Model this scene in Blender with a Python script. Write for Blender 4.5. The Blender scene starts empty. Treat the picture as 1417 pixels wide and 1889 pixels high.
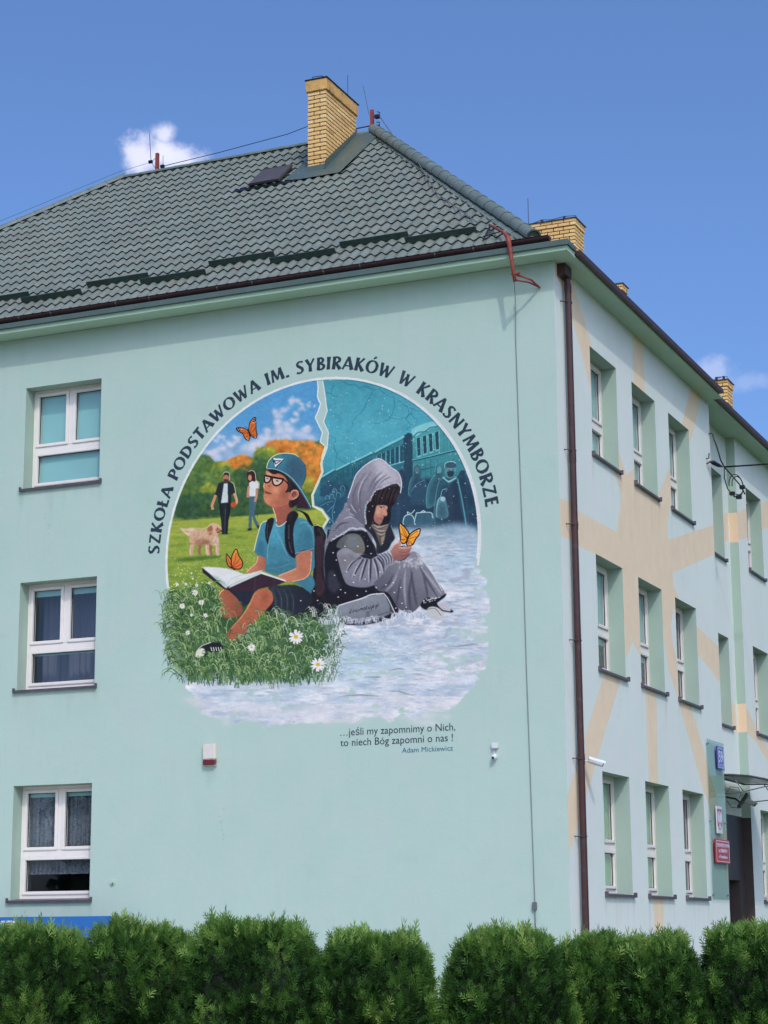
import bpy, bmesh, math, random
from mathutils import Vector, Matrix
import numpy as np

SC = bpy.context.scene
COL = SC.collection
random.seed(4)

# ================================================================ camera, sky, sun, exposure
CAM = dict(f=3636.868, yaw=.413484, pitch=.209049, roll=-.007139, pos=(8.842, -26.4647, 1.6179), w=1417, h=1889)
def cam_axes():
    y, p, r = CAM['yaw'], CAM['pitch'], CAM['roll']
    fw = Vector((-math.sin(y) * math.cos(p), math.cos(y) * math.cos(p), math.sin(p)))
    rt = Vector((math.cos(y), math.sin(y), 0)); up = rt.cross(fw)
    return rt * math.cos(r) + up * math.sin(r), up * math.cos(r) - rt * math.sin(r), fw
RT, UP, FW = cam_axes()
cd = bpy.data.cameras.new('camera'); cam = bpy.data.objects.new('camera', cd); COL.objects.link(cam)
cd.sensor_fit = 'HORIZONTAL'; cd.sensor_width = 36; cd.lens = 36 * CAM['f'] / CAM['w']
cd.clip_start = .1; cd.clip_end = 3000
M = Matrix((RT, UP, -FW)).transposed().to_4x4(); M.translation = Vector(CAM['pos']); cam.matrix_world = M
SC.camera = cam
SC.render.resolution_x, SC.render.resolution_y = 768, 1024
SC.render.engine = 'CYCLES'
SC.view_settings.view_transform = 'Standard'; SC.view_settings.look = 'None'
SC.view_settings.gamma = 1; SC.view_settings.use_curve_mapping = False
SC.view_settings.exposure = EXPOSURE = 0.52

SUN_EL, SUN_AZ = math.radians(45), math.radians(37)      # azimuth off the gable's normal, towards +X
SUNV = Vector((math.sin(SUN_AZ) * math.cos(SUN_EL), -math.cos(SUN_AZ) * math.cos(SUN_EL), math.sin(SUN_EL)))
sd = bpy.data.lights.new('sun', 'SUN'); sd.energy = 0.9; sd.angle = math.radians(1.5); sd.color = (1, .965, .92)
sun = bpy.data.objects.new('sun', sd); COL.objects.link(sun); sun.rotation_euler = SUNV.to_track_quat('Z', 'Y').to_euler(); sun.location = (0, -10, 30)

W = bpy.data.worlds.new('World'); SC.world = W; W.use_nodes = True
nt = W.node_tree; nt.nodes.clear()
def WN(t, **k):
    n = nt.nodes.new(t)
    for a, b in k.items(): setattr(n, a, b)
    return n
wl = nt.links.new
sky = WN('ShaderNodeTexSky', sky_type='NISHITA', sun_disc=False, sun_elevation=SUN_EL, sun_rotation=math.atan2(SUNV.x, SUNV.y), altitude=150, air_density=.8, dust_density=4.0, ozone_density=10.0)
wbg = WN('ShaderNodeBackground'); wbg.inputs[1].default_value = .15
wout = WN('ShaderNodeOutputWorld')
geo = WN('ShaderNodeNewGeometry')         # 'Incoming' points back to the viewer: the direction of the sky is its opposite
tcw = WN('ShaderNodeTexCoord')
def wmath(op, a, b=None):
    n = WN('ShaderNodeMath', operation=op); wl(a, n.inputs[0]) if not isinstance(a, float) else setattr(n.inputs[0], 'default_value', a)
    if b is not None: wl(b, n.inputs[1]) if not isinstance(b, float) else setattr(n.inputs[1], 'default_value', b)
    return n.outputs[0]
def wdot(v):
    n = WN('ShaderNodeVectorMath', operation='DOT_PRODUCT'); wl(tcw.outputs['Generated'], n.inputs[0]); n.inputs[1].default_value = v; return n.outputs['Value']
wn = WN('ShaderNodeTexNoise'); wn.inputs['Scale'].default_value = 55; wn.inputs['Detail'].default_value = 7; wn.inputs['Roughness'].default_value = .6
wl(tcw.outputs['Generated'], wn.inputs['Vector'])
dens = None
wn2 = WN('ShaderNodeTexNoise'); wn2.inputs['Scale'].default_value = 9; wn2.inputs['Detail'].default_value = 8; wl(tcw.outputs['Generated'], wn2.inputs['Vector'])
def lobe(c, rx, ry, k=1.0, n_=None, amp=1.7):
    """one puff of a cloud: centre direction, angular half sizes"""
    global dens
    c = Vector(c).normalized(); e1 = Vector((0, 0, 1)).cross(c).normalized(); e2 = c.cross(e1)
    u = wmath('MULTIPLY', wdot(e1), 1.0 / rx); v = wmath('MULTIPLY', wdot(e2), 1.0 / ry)
    q = wmath('SQRT', wmath('ADD', wmath('MULTIPLY', u, u), wmath('MULTIPLY', v, v)))
    front = wmath('GREATER_THAN', wdot(c), 0.5)
    d = wmath('MULTIPLY', wmath('MULTIPLY', wmath('SUBTRACT', 1.0, q), front), 1.0)
    d = wmath('ADD', d, wmath('MULTIPLY', wmath('SUBTRACT', (n_ or wn).outputs['Fac'], .5), amp))
    s = WN('ShaderNodeMapRange', interpolation_type='SMOOTHSTEP'); wl(d, s.inputs['Value']); s.inputs['From Min'].default_value = .0; s.inputs['From Max'].default_value = .8; s.inputs['To Max'].default_value = k
    g = wmath('MULTIPLY', s.outputs[0], front)
    dens = g if dens is None else wmath('MAXIMUM', dens, g)
def sketch_dir(px, py): return RT * ((px - 708.5) / CAM['f']) - UP * ((py - 944.5) / CAM['f']) + FW
lobe(sketch_dir(300, 288), .0225, .0130, .85, None, 2.1)
lobe(sketch_dir(322, 292), .0160, .0110, .8, None, 2.1)
lobe(sketch_dir(305, 246), .0085, .0085, .75)
lobe(sketch_dir(268, 290), .0140, .0120, .8)
lobe((-.2296, .9350, .2704), .0150, .0105, .30, None, 2.2)
lobe((-.2150, .9420, .2660), .0150, .0060, .16, None, 2.2)
for az, el, rx, ry, k in [(70, 18, .12, .05, .8), (110, 26, .16, .06, .8), (160, 20, .2, .07, .8), (215, 24, .17, .06, .8), (250, 16, .2, .05, .8), (300, 28, .14, .05, .8)]:
    a, e = math.radians(az), math.radians(el); lobe((math.sin(a) * math.cos(e), math.cos(a) * math.cos(e), math.sin(e)), rx * 1.5, ry * 1.5, k, wn2, 2.2)
mixc = WN('ShaderNodeMixRGB'); wl(dens, mixc.inputs[0]); wl(sky.outputs[0], mixc.inputs[1]); mixc.inputs[2].default_value = (4.6, 4.6, 5.5, 1)
wl(mixc.outputs[0], wbg.inputs[0]); wl(wbg.outputs[0], wout.inputs[0])

# ================================================================ helpers
class MB:
    """collects faces; build() links them as one mesh object"""
    def __init__(s): s.v = []; s.f = []; s.m = []; s.uv = None
    def face(s, pts, mi=0):
        k = len(s.v); s.v += [tuple(p) for p in pts]; s.f.append(tuple(range(k, k + len(pts)))); s.m.append(mi)
    def box(s, a, b, mi=0, T=None, skip=''):
        (x0, y0, z0), (x1, y1, z1) = a, b
        P = [(x0, y0, z0), (x1, y0, z0), (x1, y1, z0), (x0, y1, z0), (x0, y0, z1), (x1, y0, z1), (x1, y1, z1), (x0, y1, z1)]
        if T: P = [T(*p) for p in P]
        k = len(s.v); s.v += [tuple(p) for p in P]
        for f in ((0, 3, 2, 1), (4, 5, 6, 7), (0, 1, 5, 4), (1, 2, 6, 5), (2, 3, 7, 6), (3, 0, 4, 7)): s.f.append(tuple(k + i for i in f)); s.m.append(mi)
    def tube(s, P, r, n=8, mi=0, cap=True):
        P = [Vector(p) for p in P]; rr = r if isinstance(r, (list, tuple)) else [r] * len(P)
        ref = None; rings = []
        for i, p in enumerate(P):
            d = (P[min(i + 1, len(P) - 1)] - P[max(i - 1, 0)]).normalized()
            if ref is None:
                ref = d.cross(Vector((0, 0, 1))) if abs(d.z) < .9 else d.cross(Vector((1, 0, 0))); ref.normalize()
            ref = (ref - d * ref.dot(d)).normalized(); q = d.cross(ref)
            k = len(s.v)
            s.v += [tuple(p + (ref * math.cos(6.28318 * j / n) + q * math.sin(6.28318 * j / n)) * rr[i]) for j in range(n)]
            rings.append(k)
        for a, b in zip(rings[:-1], rings[1:]):
            for j in range(n): s.f.append((a + j, a + (j + 1) % n, b + (j + 1) % n, b + j)); s.m.append(mi)
        if cap:
            s.f.append(tuple(rings[0] + j for j in reversed(range(n)))); s.m.append(mi); s.f.append(tuple(rings[-1] + j for j in range(n))); s.m.append(mi)
    def mesh(s, name, mats, smooth=False, recalc=True):
        me = bpy.data.meshes.new(name); me.from_pydata(s.v, [], s.f)
        for m in (mats if isinstance(mats, (list, tuple)) else [mats]): me.materials.append(m)
        me.polygons.foreach_set('material_index', s.m)
        if recalc:
            bm = bmesh.new(); bm.from_mesh(me); bmesh.ops.recalc_face_normals(bm, faces=bm.faces); bm.to_mesh(me); bm.free()
        if smooth:
            me.polygons.foreach_set('use_smooth', [True] * len(me.polygons))
        me.update(); return me
    def build(s, name, mats, parent=None, smooth=False, bevel=0, recalc=True, loc=None):
        me = s.mesh(name, mats, smooth, recalc)
        if bevel:
            bm = bmesh.new(); bm.from_mesh(me); bmesh.ops.remove_doubles(bm, verts=bm.verts, dist=1e-5)
            bmesh.ops.bevel(bm, geom=[e for e in bm.edges if len(e.link_faces) == 2 and e.calc_face_angle(0) > .5], offset=bevel, segments=2, affect='EDGES', clamp_overlap=True)
            bm.to_mesh(me); bm.free()
        return link(me, name, parent)

ROOTS = {}
def link(me, name, parent=None, mat=None):
    o = bpy.data.objects.new(name, me); COL.objects.link(o)
    if parent is not None:
        o.parent = parent
        if parent.name in ROOTS: o.matrix_parent_inverse = Matrix.Translation(-ROOTS[parent.name])
    if mat is not None: o.matrix_basis = mat
    return o
def thing(name, label, cat, loc=(0, 0, 0), group=None):
    """an Empty at the base of a thing. Its parts are modelled in world coordinates."""
    o = bpy.data.objects.new(name, None); COL.objects.link(o); o.location = loc; o.empty_display_size = .2
    ROOTS[o.name] = Vector(loc); tag(o, label, cat, group); return o
def tag(o, label, cat, group=None):
    o['label'] = label; o['category'] = cat
    if group: o['group'] = group
    return o
def structure(o): o['kind'] = 'structure'; return o
def stuff(o): o['kind'] = 'stuff'; return o

def lin(c):
    c = [v / 255 for v in c]
    return tuple(v / 12.92 if v <= .04045 else ((v + .055) / 1.055) ** 2.4 for v in c)

def node_mat(name):
    m = bpy.data.materials.new(name); m.use_nodes = True; t = m.node_tree
    return m, t, t.nodes['Principled BSDF'], t.nodes['Material Output']
def N(t, typ, **k):
    n = t.nodes.new(typ)
    for a, b in k.items(): setattr(n, a, b)
    return n
def ramp(t, fac, stops):
    r = N(t, 'ShaderNodeValToRGB'); e = r.color_ramp.elements
    while len(e) < len(stops): e.new(.5)
    for i, (p, c) in enumerate(stops): e[i].position = p; e[i].color = (*c, 1)
    t.links.new(fac, r.inputs[0]); return r.outputs[0]
def noise(t, scale, detail=4, rough=.55, vec=None, stretch=None):
    n = N(t, 'ShaderNodeTexNoise'); n.inputs['Scale'].default_value = scale; n.inputs['Detail'].default_value = detail; n.inputs['Roughness'].default_value = rough
    g = N(t, 'ShaderNodeNewGeometry') if vec is None else None
    src = g.outputs['Position'] if g else vec
    if stretch:
        mp = N(t, 'ShaderNodeMapping'); mp.inputs['Scale'].default_value = stretch; t.links.new(src, mp.inputs[0]); src = mp.outputs[0]
    t.links.new(src, n.inputs['Vector']); return n.outputs['Fac']
def mixc_(t, fac, a, b, mode='MIX'):
    n = N(t, 'ShaderNodeMixRGB', blend_type=mode)
    for i, v in ((0, fac), (1, a), (2, b)):
        if isinstance(v, (int, float)): n.inputs[i].default_value = v
        elif isinstance(v, tuple): n.inputs[i].default_value = (*v, 1)
        else: t.links.new(v, n.inputs[i])
    return n.outputs[0]
def mth(t, op, a, b=0.0, clamp=False):
    n = N(t, 'ShaderNodeMath', operation=op, use_clamp=clamp)
    for i, v in ((0, a), (1, b)):
        if isinstance(v, (int, float)): n.inputs[i].default_value = v
        else: t.links.new(v, n.inputs[i])
    return n.outputs[0]
def bump(t, b, h, strength=.3, dist=.01):
    n = N(t, 'ShaderNodeBump'); n.inputs['Strength'].default_value = strength; n.inputs['Distance'].default_value = dist
    t.links.new(h, n.inputs['Height']); t.links.new(n.outputs[0], b.inputs['Normal'])

def simple(name, col, rough=.5, metal=0.0, var=.12, scale=6, bmp=0, bscale=60, spec=None, dirt=None, stretch=None, coat=0):
    m, t, b, o = node_mat(name)
    c = lin(col) if max(col) > 1 else col
    f = noise(t, scale, 5, .6, stretch=stretch)
    lo = tuple(v * (1 - var) for v in c); hi = tuple(min(1, v * (1 + var)) for v in c)
    out = ramp(t, f, [(.3, lo), (.7, hi)])
    if dirt:
        d = noise(t, dirt[1], 6, .7); out = mixc_(t, ramp(t, d, [(.52, (0, 0, 0)), (.72, (dirt[2],) * 3)]), out, dirt[0])
    t.links.new(out, b.inputs['Base Color']); b.inputs['Roughness'].default_value = rough; b.inputs['Metallic'].default_value = metal
    if spec is not None: b.inputs['Specular IOR Level'].default_value = spec
    if coat: b.inputs['Coat Weight'].default_value = coat
    if bmp: bump(t, b, noise(t, bscale, 5, .6, stretch=stretch), bmp, .01)
    return m

GAIN = 1.0            # painted colours were noted as they look in daylight: this turns them into albedo
PAINT_TINT = (1.05, .95, .78)
WALL = (175, 204, 203)
def to_albedo(c): return tuple(min(.9, v * GAIN * k) for v, k in zip(lin(c), PAINT_TINT))

def image_from(name, arr, alpha=None, data=False):
    """an image painted by this script: arr (rows from the bottom up)"""
    h, w = arr.shape[:2]; im = bpy.data.images.new(name, w, h, alpha=True, float_buffer=False)
    if data: im.colorspace_settings.name = 'Non-Color'
    px = np.ones((h, w, 4), np.float32); px[..., :3] = arr if arr.ndim == 3 else arr[..., None]
    if alpha is not None: px[..., 3] = alpha
    im.alpha_mode = 'CHANNEL_PACKED'
    im.pixels.foreach_set(px.ravel()); im.pack(); return im

def plaster(name, base, paint=None, rect=None, axes='XZ', over=None, rough=.85, grime=.5, stain=None):
    """float-finished facade render. paint: (image, colour) mask; over: rgba image laid on top. rect: (u0, v0, u1, v1) of the images in metres"""
    m, t, b, o = node_mat(name)
    g = N(t, 'ShaderNodeNewGeometry'); sp = N(t, 'ShaderNodeSeparateXYZ'); t.links.new(g.outputs['Position'], sp.inputs[0])
    c = to_albedo(base)
    big = noise(t, .55, 4, .5); mid = noise(t, 3.2, 5, .6); fine = noise(t, 190, 3, .7); blot = noise(t, 9, 6, .7)
    col = ramp(t, big, [(.35, tuple(v * .97 for v in c)), (.65, tuple(v * 1.03 for v in c))])
    col = mixc_(t, ramp(t, mid, [(.4, (0, 0, 0)), (.75, (.35,) * 3)]), col, tuple(v * k for v, k in zip(c, (.93, .95, .95))))
    col = mixc_(t, ramp(t, blot, [(.6, (0, 0, 0)), (.75, (.3,) * 3)]), col, tuple(v * k for v, k in zip(c, (.86, .88, .87))))
    col = mixc_(t, ramp(t, noise(t, 1.5, 5, .62), [(.38, (0, 0, 0)), (.62, (.8,) * 3)]), col, tuple(v * k for v, k in zip(c, (1.05, .985, 1.035))))
    col = mixc_(t, ramp(t, noise(t, 16, 4, .75), [(.55, (0, 0, 0)), (.72, (.35,) * 3)]), col, tuple(v * k for v, k in zip(c, (1.07, 1.06, 1.06))))
    if paint or over:
        u = {'X': 0, 'Y': 1, 'Z': 2}[axes[0]]
        cb = N(t, 'ShaderNodeCombineXYZ')
        for k, (ax, a0, a1) in enumerate(((u, rect[0], rect[2]), (2, rect[1], rect[3]))):
            mr = N(t, 'ShaderNodeMapRange'); mr.clamp = False; t.links.new(sp.outputs[ax], mr.inputs['Value']); mr.inputs['From Min'].default_value = a0; mr.inputs['From Max'].default_value = a1
            t.links.new(mr.outputs[0], cb.inputs[k])
        if paint:
            im = N(t, 'ShaderNodeTexImage', image=paint[0], extension='CLIP', interpolation='Linear'); t.links.new(cb.outputs[0], im.inputs[0])
            edge = mth(t, 'ADD', im.outputs['Color'], mth(t, 'MULTIPLY', mth(t, 'SUBTRACT', noise(t, 26, 4, .7), .5), .35))
            msk = ramp(t, edge, [(.42, (0, 0, 0)), (.55, (1, 1, 1))])
            pc = to_albedo(paint[1]); pcol = ramp(t, mid, [(.3, tuple(v * .95 for v in pc)), (.7, tuple(min(.9, v * 1.04) for v in pc))])
            col = mixc_(t, msk, col, pcol)
        if over:
            im = N(t, 'ShaderNodeTexImage', image=over, extension='CLIP', interpolation='Linear'); t.links.new(cb.outputs[0], im.inputs[0])
            k = N(t, 'ShaderNodeVectorMath', operation='MULTIPLY'); t.links.new(im.outputs['Color'], k.inputs[0]); k.inputs[1].default_value = tuple(GAIN * p for p in PAINT_TINT)
            # paint takes the grain of the render
            k2 = mixc_(t, 1.0, k.outputs[0], ramp(t, noise(t, 60, 4, .7), [(.3, (.94,) * 3), (.7, (1.04,) * 3)]), 'MULTIPLY')
            col = mixc_(t, im.outputs['Alpha'], col, k2)
    if stain:
        u = {'X': 0, 'Y': 1}[axes[0]]; cb2 = N(t, 'ShaderNodeCombineXYZ'); q = stain[1]
        for k, (ax, a0, a1) in enumerate(((u, q[0], q[2]), (2, q[1], q[3]))):
            mr = N(t, 'ShaderNodeMapRange'); mr.clamp = False; t.links.new(sp.outputs[ax], mr.inputs['Value']); mr.inputs['From Min'].default_value = a0; mr.inputs['From Max'].default_value = a1; t.links.new(mr.outputs[0], cb2.inputs[k])
        im = N(t, 'ShaderNodeTexImage', image=stain[0], extension='CLIP'); t.links.new(cb2.outputs[0], im.inputs[0])
        col = mixc_(t, im.outputs['Color'], col, mixc_(t, 1.0, col, (.62, .64, .60), 'MULTIPLY'))
    if grime:
        st = noise(t, 1, 6, .65, stretch=(5, 5, .35)); col = mixc_(t, ramp(t, st, [(.55, (0, 0, 0)), (.8, (grime * .3,) * 3)]), col, tuple(v * .72 for v in c))
    t.links.new(col, b.inputs['Base Color']); b.inputs['Roughness'].default_value = rough; b.inputs['Specular IOR Level'].default_value = .2
    hsum = mth(t, 'ADD', mth(t, 'MULTIPLY', fine, .5), mth(t, 'ADD', mth(t, 'MULTIPLY', noise(t, 45, 4, .6), .8), mth(t, 'MULTIPLY', blot, 2.0)))
    bump(t, b, hsum, .35, .006)
    return m

def text_mesh(body, size, mat, name, M_, parent, offset=0.0, align='LEFT', extrude=.0006, sx=1.0, spacing=1.0, shear=0.0):
    cu = bpy.data.curves.new(name, 'FONT'); cu.body = body; cu.size = 1.0; cu.align_x = align; cu.offset = offset / size; cu.extrude = extrude / size; cu.space_character = spacing; cu.shear = shear
    cu.resolution_u = 3
    tmp = bpy.data.objects.new('tmp', cu); COL.objects.link(tmp)
    dg = bpy.context.evaluated_depsgraph_get(); me = bpy.data.meshes.new_from_object(tmp.evaluated_get(dg)); bpy.data.objects.remove(tmp); bpy.data.curves.remove(cu)
    me.transform(M_ @ Matrix.Diagonal((sx * size, size, size, 1))); me.materials.clear(); me.materials.append(mat)
    return link(me, name, parent)
def frame_M(o, u, n):
    """local x along u, y up (Z), z along the normal n"""
    u, n = Vector(u), Vector(n); m = Matrix((u, Vector((0, 0, 1)), n)).transposed().to_4x4(); m.translation = Vector(o); return m
# ---------------------------------------------------------------- painted wall: the brushes

PRNG = np.random.RandomState(7)

class Canvas:
    """A sheet of paint: rgb (0..1, sRGB) and coverage, traced in the units of the sketch."""
    def __init__(self, x0, y0, w, h, s):
        self.x0, self.y0, self.s = x0, y0, s
        self.W, self.H = int(w * s), int(h * s)
        self.rgb = np.zeros((self.H, self.W, 3), np.float32)
        self.a = np.zeros((self.H, self.W), np.float32)

    def box(self, P, pad=0.0):
        P = np.asarray(P, float)
        x0 = int(max(0, math.floor((P[:, 0].min() - pad - self.x0) * self.s)))
        x1 = int(min(self.W, math.ceil((P[:, 0].max() + pad - self.x0) * self.s) + 1))
        y0 = int(max(0, math.floor((P[:, 1].min() - pad - self.y0) * self.s)))
        y1 = int(min(self.H, math.ceil((P[:, 1].max() + pad - self.y0) * self.s) + 1))
        return x0, y0, x1, y1

    def mask(self, P, bx):
        x0, y0, x1, y1 = bx
        X = (np.arange(x0, x1) + .5) / self.s + self.x0
        Y = (np.arange(y0, y1) + .5) / self.s + self.y0
        m = np.zeros((len(Y), len(X)), bool)
        P = np.asarray(P, float)
        Q = np.roll(P, -1, 0)
        for (ax, ay), (cx, cy) in zip(P, Q):
            if ay == cy: continue
            r0 = np.searchsorted(Y, min(ay, cy)); r1 = np.searchsorted(Y, max(ay, cy))
            if r1 <= r0: continue
            xi = ax + (Y[r0:r1] - ay) * (cx - ax) / (cy - ay)
            m[r0:r1] ^= X[None, :] < xi[:, None]
        return m.astype(np.float32)

    def put(self, m, bx, col, alpha=1.0, cover=True, clip=None, mul=False):
        x0, y0, x1, y1 = bx
        if x1 <= x0 or y1 <= y0: return
        m = m * alpha
        if clip is not None: m = m * clip[y0:y1, x0:x1]
        c = np.asarray(col, np.float32)
        if c.ndim == 1: c = c[None, None, :] / 255.0
        R = self.rgb[y0:y1, x0:x1]
        if mul: c = R * c
        A = self.a[y0:y1, x0:x1]
        if cover:
            na = A + m * (1 - A)
            t = m / np.maximum(na, 1e-6)
            A[:] = na
        else: t = m
        R[:] = R * (1 - t[..., None]) + c * t[..., None]

    def fill(self, P, col, blur=0.0, alpha=1.0, col2=None, ax=(0, 1), rough=0.0, **k):
        P = np.asarray(P, float)
        bx = self.box(P, blur * 2 + 1)
        if bx[2] <= bx[0] or bx[3] <= bx[1]: return
        m = self.mask(P, bx)
        if blur > 0: m = soften(m, blur * self.s)
        c = col
        if col2 is not None:
            X = (np.arange(bx[0], bx[2]) / self.s + self.x0)[None, :]
            Y = (np.arange(bx[1], bx[3]) / self.s + self.y0)[:, None]
            d = X * ax[0] + Y * ax[1]
            pr = P[:, 0] * ax[0] + P[:, 1] * ax[1]
            t = np.clip((d - pr.min()) / max(1e-6, pr.max() - pr.min()), 0, 1)[..., None]
            c = (np.array(col, np.float32) * (1 - t) + np.array(col2, np.float32) * t) / 255.0
        if rough:
            n = 1 + rough * (PRNG.rand(bx[3] - bx[1], bx[2] - bx[0], 1).astype(np.float32) - .5)
            c = (np.asarray(c, np.float32) / (255.0 if np.ndim(c) == 1 else 1.0)) * n
        self.put(m, bx, c, alpha, **k)

    def stroke(self, P, w, col, taper=(1, 1), blur=0.0, alpha=1.0, curve=True, **k):
        P = np.asarray(P, float)
        if curve and len(P) > 2: P = spline(P, 6, False)
        d = np.gradient(P, axis=0)
        d /= np.maximum(np.hypot(d[:, 0], d[:, 1]), 1e-6)[:, None]
        n = np.stack([-d[:, 1], d[:, 0]], 1)
        t = np.linspace(0, 1, len(P))
        # full width in the middle, the given shares of it at the two ends
        f = np.where(t < .5, taper[0] + (1 - taper[0]) * np.sin(t * math.pi), taper[1] + (1 - taper[1]) * np.sin(t * math.pi))
        f = f[:, None] * w * .5
        self.fill(np.vstack([P + n * f, (P - n * f)[::-1]]), col, blur, alpha, **k)

    def blob(self, x, y, rx, ry, col, alpha=1.0, rot=0.0, hard=1.0, **k):
        r = max(rx, ry) * (2.2 if hard <= 1 else 1.3)
        bx = self.box([(x - r, y - r), (x + r, y + r)])
        if bx[2] <= bx[0] or bx[3] <= bx[1]: return
        X = (np.arange(bx[0], bx[2]) + .5)[None, :] / self.s + self.x0 - x
        Y = (np.arange(bx[1], bx[3]) + .5)[:, None] / self.s + self.y0 - y
        c, s = math.cos(rot), math.sin(rot)
        q = ((X * c + Y * s) / rx) ** 2 + ((-X * s + Y * c) / ry) ** 2
        m = np.exp(-q * 1.2) if hard <= 1 else np.clip((1.15 - np.sqrt(q)) * hard, 0, 1)
        self.put(m.astype(np.float32), bx, col, alpha, **k)

def soften(m, r):
    r = max(1, int(r))
    for _ in range(2):
        for axis in (0, 1):
            c = np.cumsum(np.pad(m, [(r + 1, r) if a == axis else (0, 0) for a in (0, 1)], mode='edge'), axis=axis)
            if axis == 0: m = (c[2 * r + 1:] - c[:-2 * r - 1]) / (2 * r + 1)
            else: m = (c[:, 2 * r + 1:] - c[:, :-2 * r - 1]) / (2 * r + 1)
    return m.astype(np.float32)

def spline(P, n=6, closed=True):
    P = np.asarray(P, float)
    if closed: A, B, C_, D = np.roll(P, 1, 0), P, np.roll(P, -1, 0), np.roll(P, -2, 0)
    else:
        Q = np.vstack([2 * P[0] - P[1], P, 2 * P[-1] - P[-2]])
        A, B, C_, D = Q[:-3], Q[1:-2], Q[2:-1], Q[3:]
    out = []
    for i in range(len(A)):
        for k in range(n):
            t = k / n
            out.append(.5 * (2 * B[i] + (C_[i] - A[i]) * t + (2 * A[i] - 5 * B[i] + 4 * C_[i] - D[i]) * t * t + (3 * B[i] - A[i] - 3 * C_[i] + D[i]) * t ** 3))
    if not closed: out.append(P[-1])
    return np.array(out)

def cloudy(h, w, cell, octs=4, seed=0, stretch=1.0):
    """soft value noise, 0..1"""
    r = np.random.RandomState(seed)
    out = np.zeros((h, w), np.float32); amp = 1.0; tot = 0
    for o in range(octs):
        cy, cx = max(1.5, cell / 2 ** o), max(1.5, cell * stretch / 2 ** o)
        gh, gw = int(h / cy) + 3, int(w / cx) + 3
        g = r.rand(gh, gw).astype(np.float32)
        y = np.arange(h) / cy; x = np.arange(w) / cx
        yi, xi = y.astype(int), x.astype(int)
        fy, fx = (y - yi)[:, None], (x - xi)[None, :]
        fy, fx = fy * fy * (3 - 2 * fy), fx * fx * (3 - 2 * fx)
        a = g[yi][:, xi]; b = g[yi][:, xi + 1]; c = g[yi + 1][:, xi]; d = g[yi + 1][:, xi + 1]
        out += amp * ((a * (1 - fx) + b * fx) * (1 - fy) + (c * (1 - fx) + d * fx) * fy)
        tot += amp; amp *= .55
    return out / tot

# letters of the ring: unit height, a few broad flared strokes each ((x, y, width) along the stroke)
def arc(cx, cy, rx, ry, a0, a1, w0, w1, n=12):
    o = []
    for i in range(n + 1):
        t = i / n; a = math.radians(a0 + (a1 - a0) * t)
        s = abs(math.cos(a))
        o.append((cx + rx * math.cos(a), cy + ry * math.sin(a), w0 + (w1 - w0) * s))
    return o
GL = {
 'I': (.26, [[(.13, 0, .23), (.13, .5, .18), (.13, 1, .23)]]),
 'L': (.5, [[(.13, 0, .21), (.13, .5, .18), (.13, 1, .23)], [(.04, .07, .14), (.5, .08, .16)]]),
 'Z': (.62, [[(.06, .92, .15), (.6, .93, .14)], [(.5, .93, .14), (.1, .07, .14)], [(.03, .07, .14), (.62, .08, .17)]]),
 'E': (.5, [[(.13, 0, .21), (.13, .5, .18), (.13, 1, .22)], [(.05, .07, .14), (.5, .07, .17)], [(.1, .52, .12), (.42, .52, .15)], [(.05, .93, .14), (.47, .93, .16)]]),
 'T': (.56, [[(.28, 0, .22), (.28, .5, .18), (.28, .95, .19)], [(0, .92, .17), (.56, .92, .17)]]),
 'A': (.72, [[(.03, 0, .13), (.36, 1, .14)], [(.34, 1, .17), (.5, .5, .19), (.66, 0, .24)], [(.16, .3, .1), (.56, .3, .1)]]),
 'W': (.98, [[(.08, 1, .2), (.27, 0, .16)], [(.27, .03, .12), (.5, .85, .1)], [(.45, .9, .18), (.66, 0, .16)], [(.66, .03, .12), (.93, 1, .12)]]),
 'M': (.9, [[(.08, 0, .14), (.17, 1, .12)], [(.18, 1, .18), (.44, .1, .14)], [(.44, .12, .1), (.7, 1, .11)], [(.7, 1, .18), (.8, 0, .22)]]),
 'N': (.72, [[(.1, 0, .15), (.1, 1, .13)], [(.1, .98, .2), (.62, .05, .19)], [(.63, 0, .13), (.63, 1, .15)]]),
 'Y': (.66, [[(.06, 1, .2), (.33, .45, .16)], [(.6, 1, .13), (.33, .45, .12)], [(.33, .5, .17), (.33, 0, .22)]]),
 'K': (.66, [[(.13, 0, .22), (.13, .5, .18), (.13, 1, .22)], [(.18, .45, .1), (.56, 1, .15)], [(.22, .55, .15), (.6, 0, .24)]]),
 'R': (.62, [[(.13, 0, .22), (.13, .5, .18), (.13, 1, .2)], arc(.2, .73, .3, .22, 95, -95, .1, .18), [(.25, .5, .14), (.58, 0, .24)]]),
 'P': (.56, [[(.13, 0, .22), (.13, .5, .18), (.13, 1, .2)], arc(.2, .7, .3, .25, 95, -95, .1, .18)]),
 'B': (.58, [[(.13, 0, .2), (.13, .5, .18), (.13, 1, .2)], arc(.18, .76, .25, .2, 95, -95, .1, .17), arc(.18, .27, .32, .23, 95, -95, .1, .18)]),
 'D': (.7, [[(.13, 0, .2), (.13, .5, .18), (.13, 1, .2)], arc(.15, .5, .47, .44, 95, -95, .1, .19, 16)]),
 'O': (.8, [arc(.4, .5, .33, .44, 0, 360, .1, .19, 24)]),
 'S': (.54, [[(.5, .86, .17), (.38, .94, .12), (.22, .93, .14), (.11, .8, .17), (.14, .64, .18), (.28, .52, .19), (.42, .38, .19), (.45, .22, .17), (.34, .08, .14), (.18, .06, .13), (.04, .14, .17)]]),
 '.': (.24, [[(.12, 0, .2), (.12, .19, .2)]]),
 ' ': (.3, []),
}
GL['Ł'] = (GL['L'][0], GL['L'][1] + [[(-.06, .4, .1), (.34, .62, .1)]])
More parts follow.
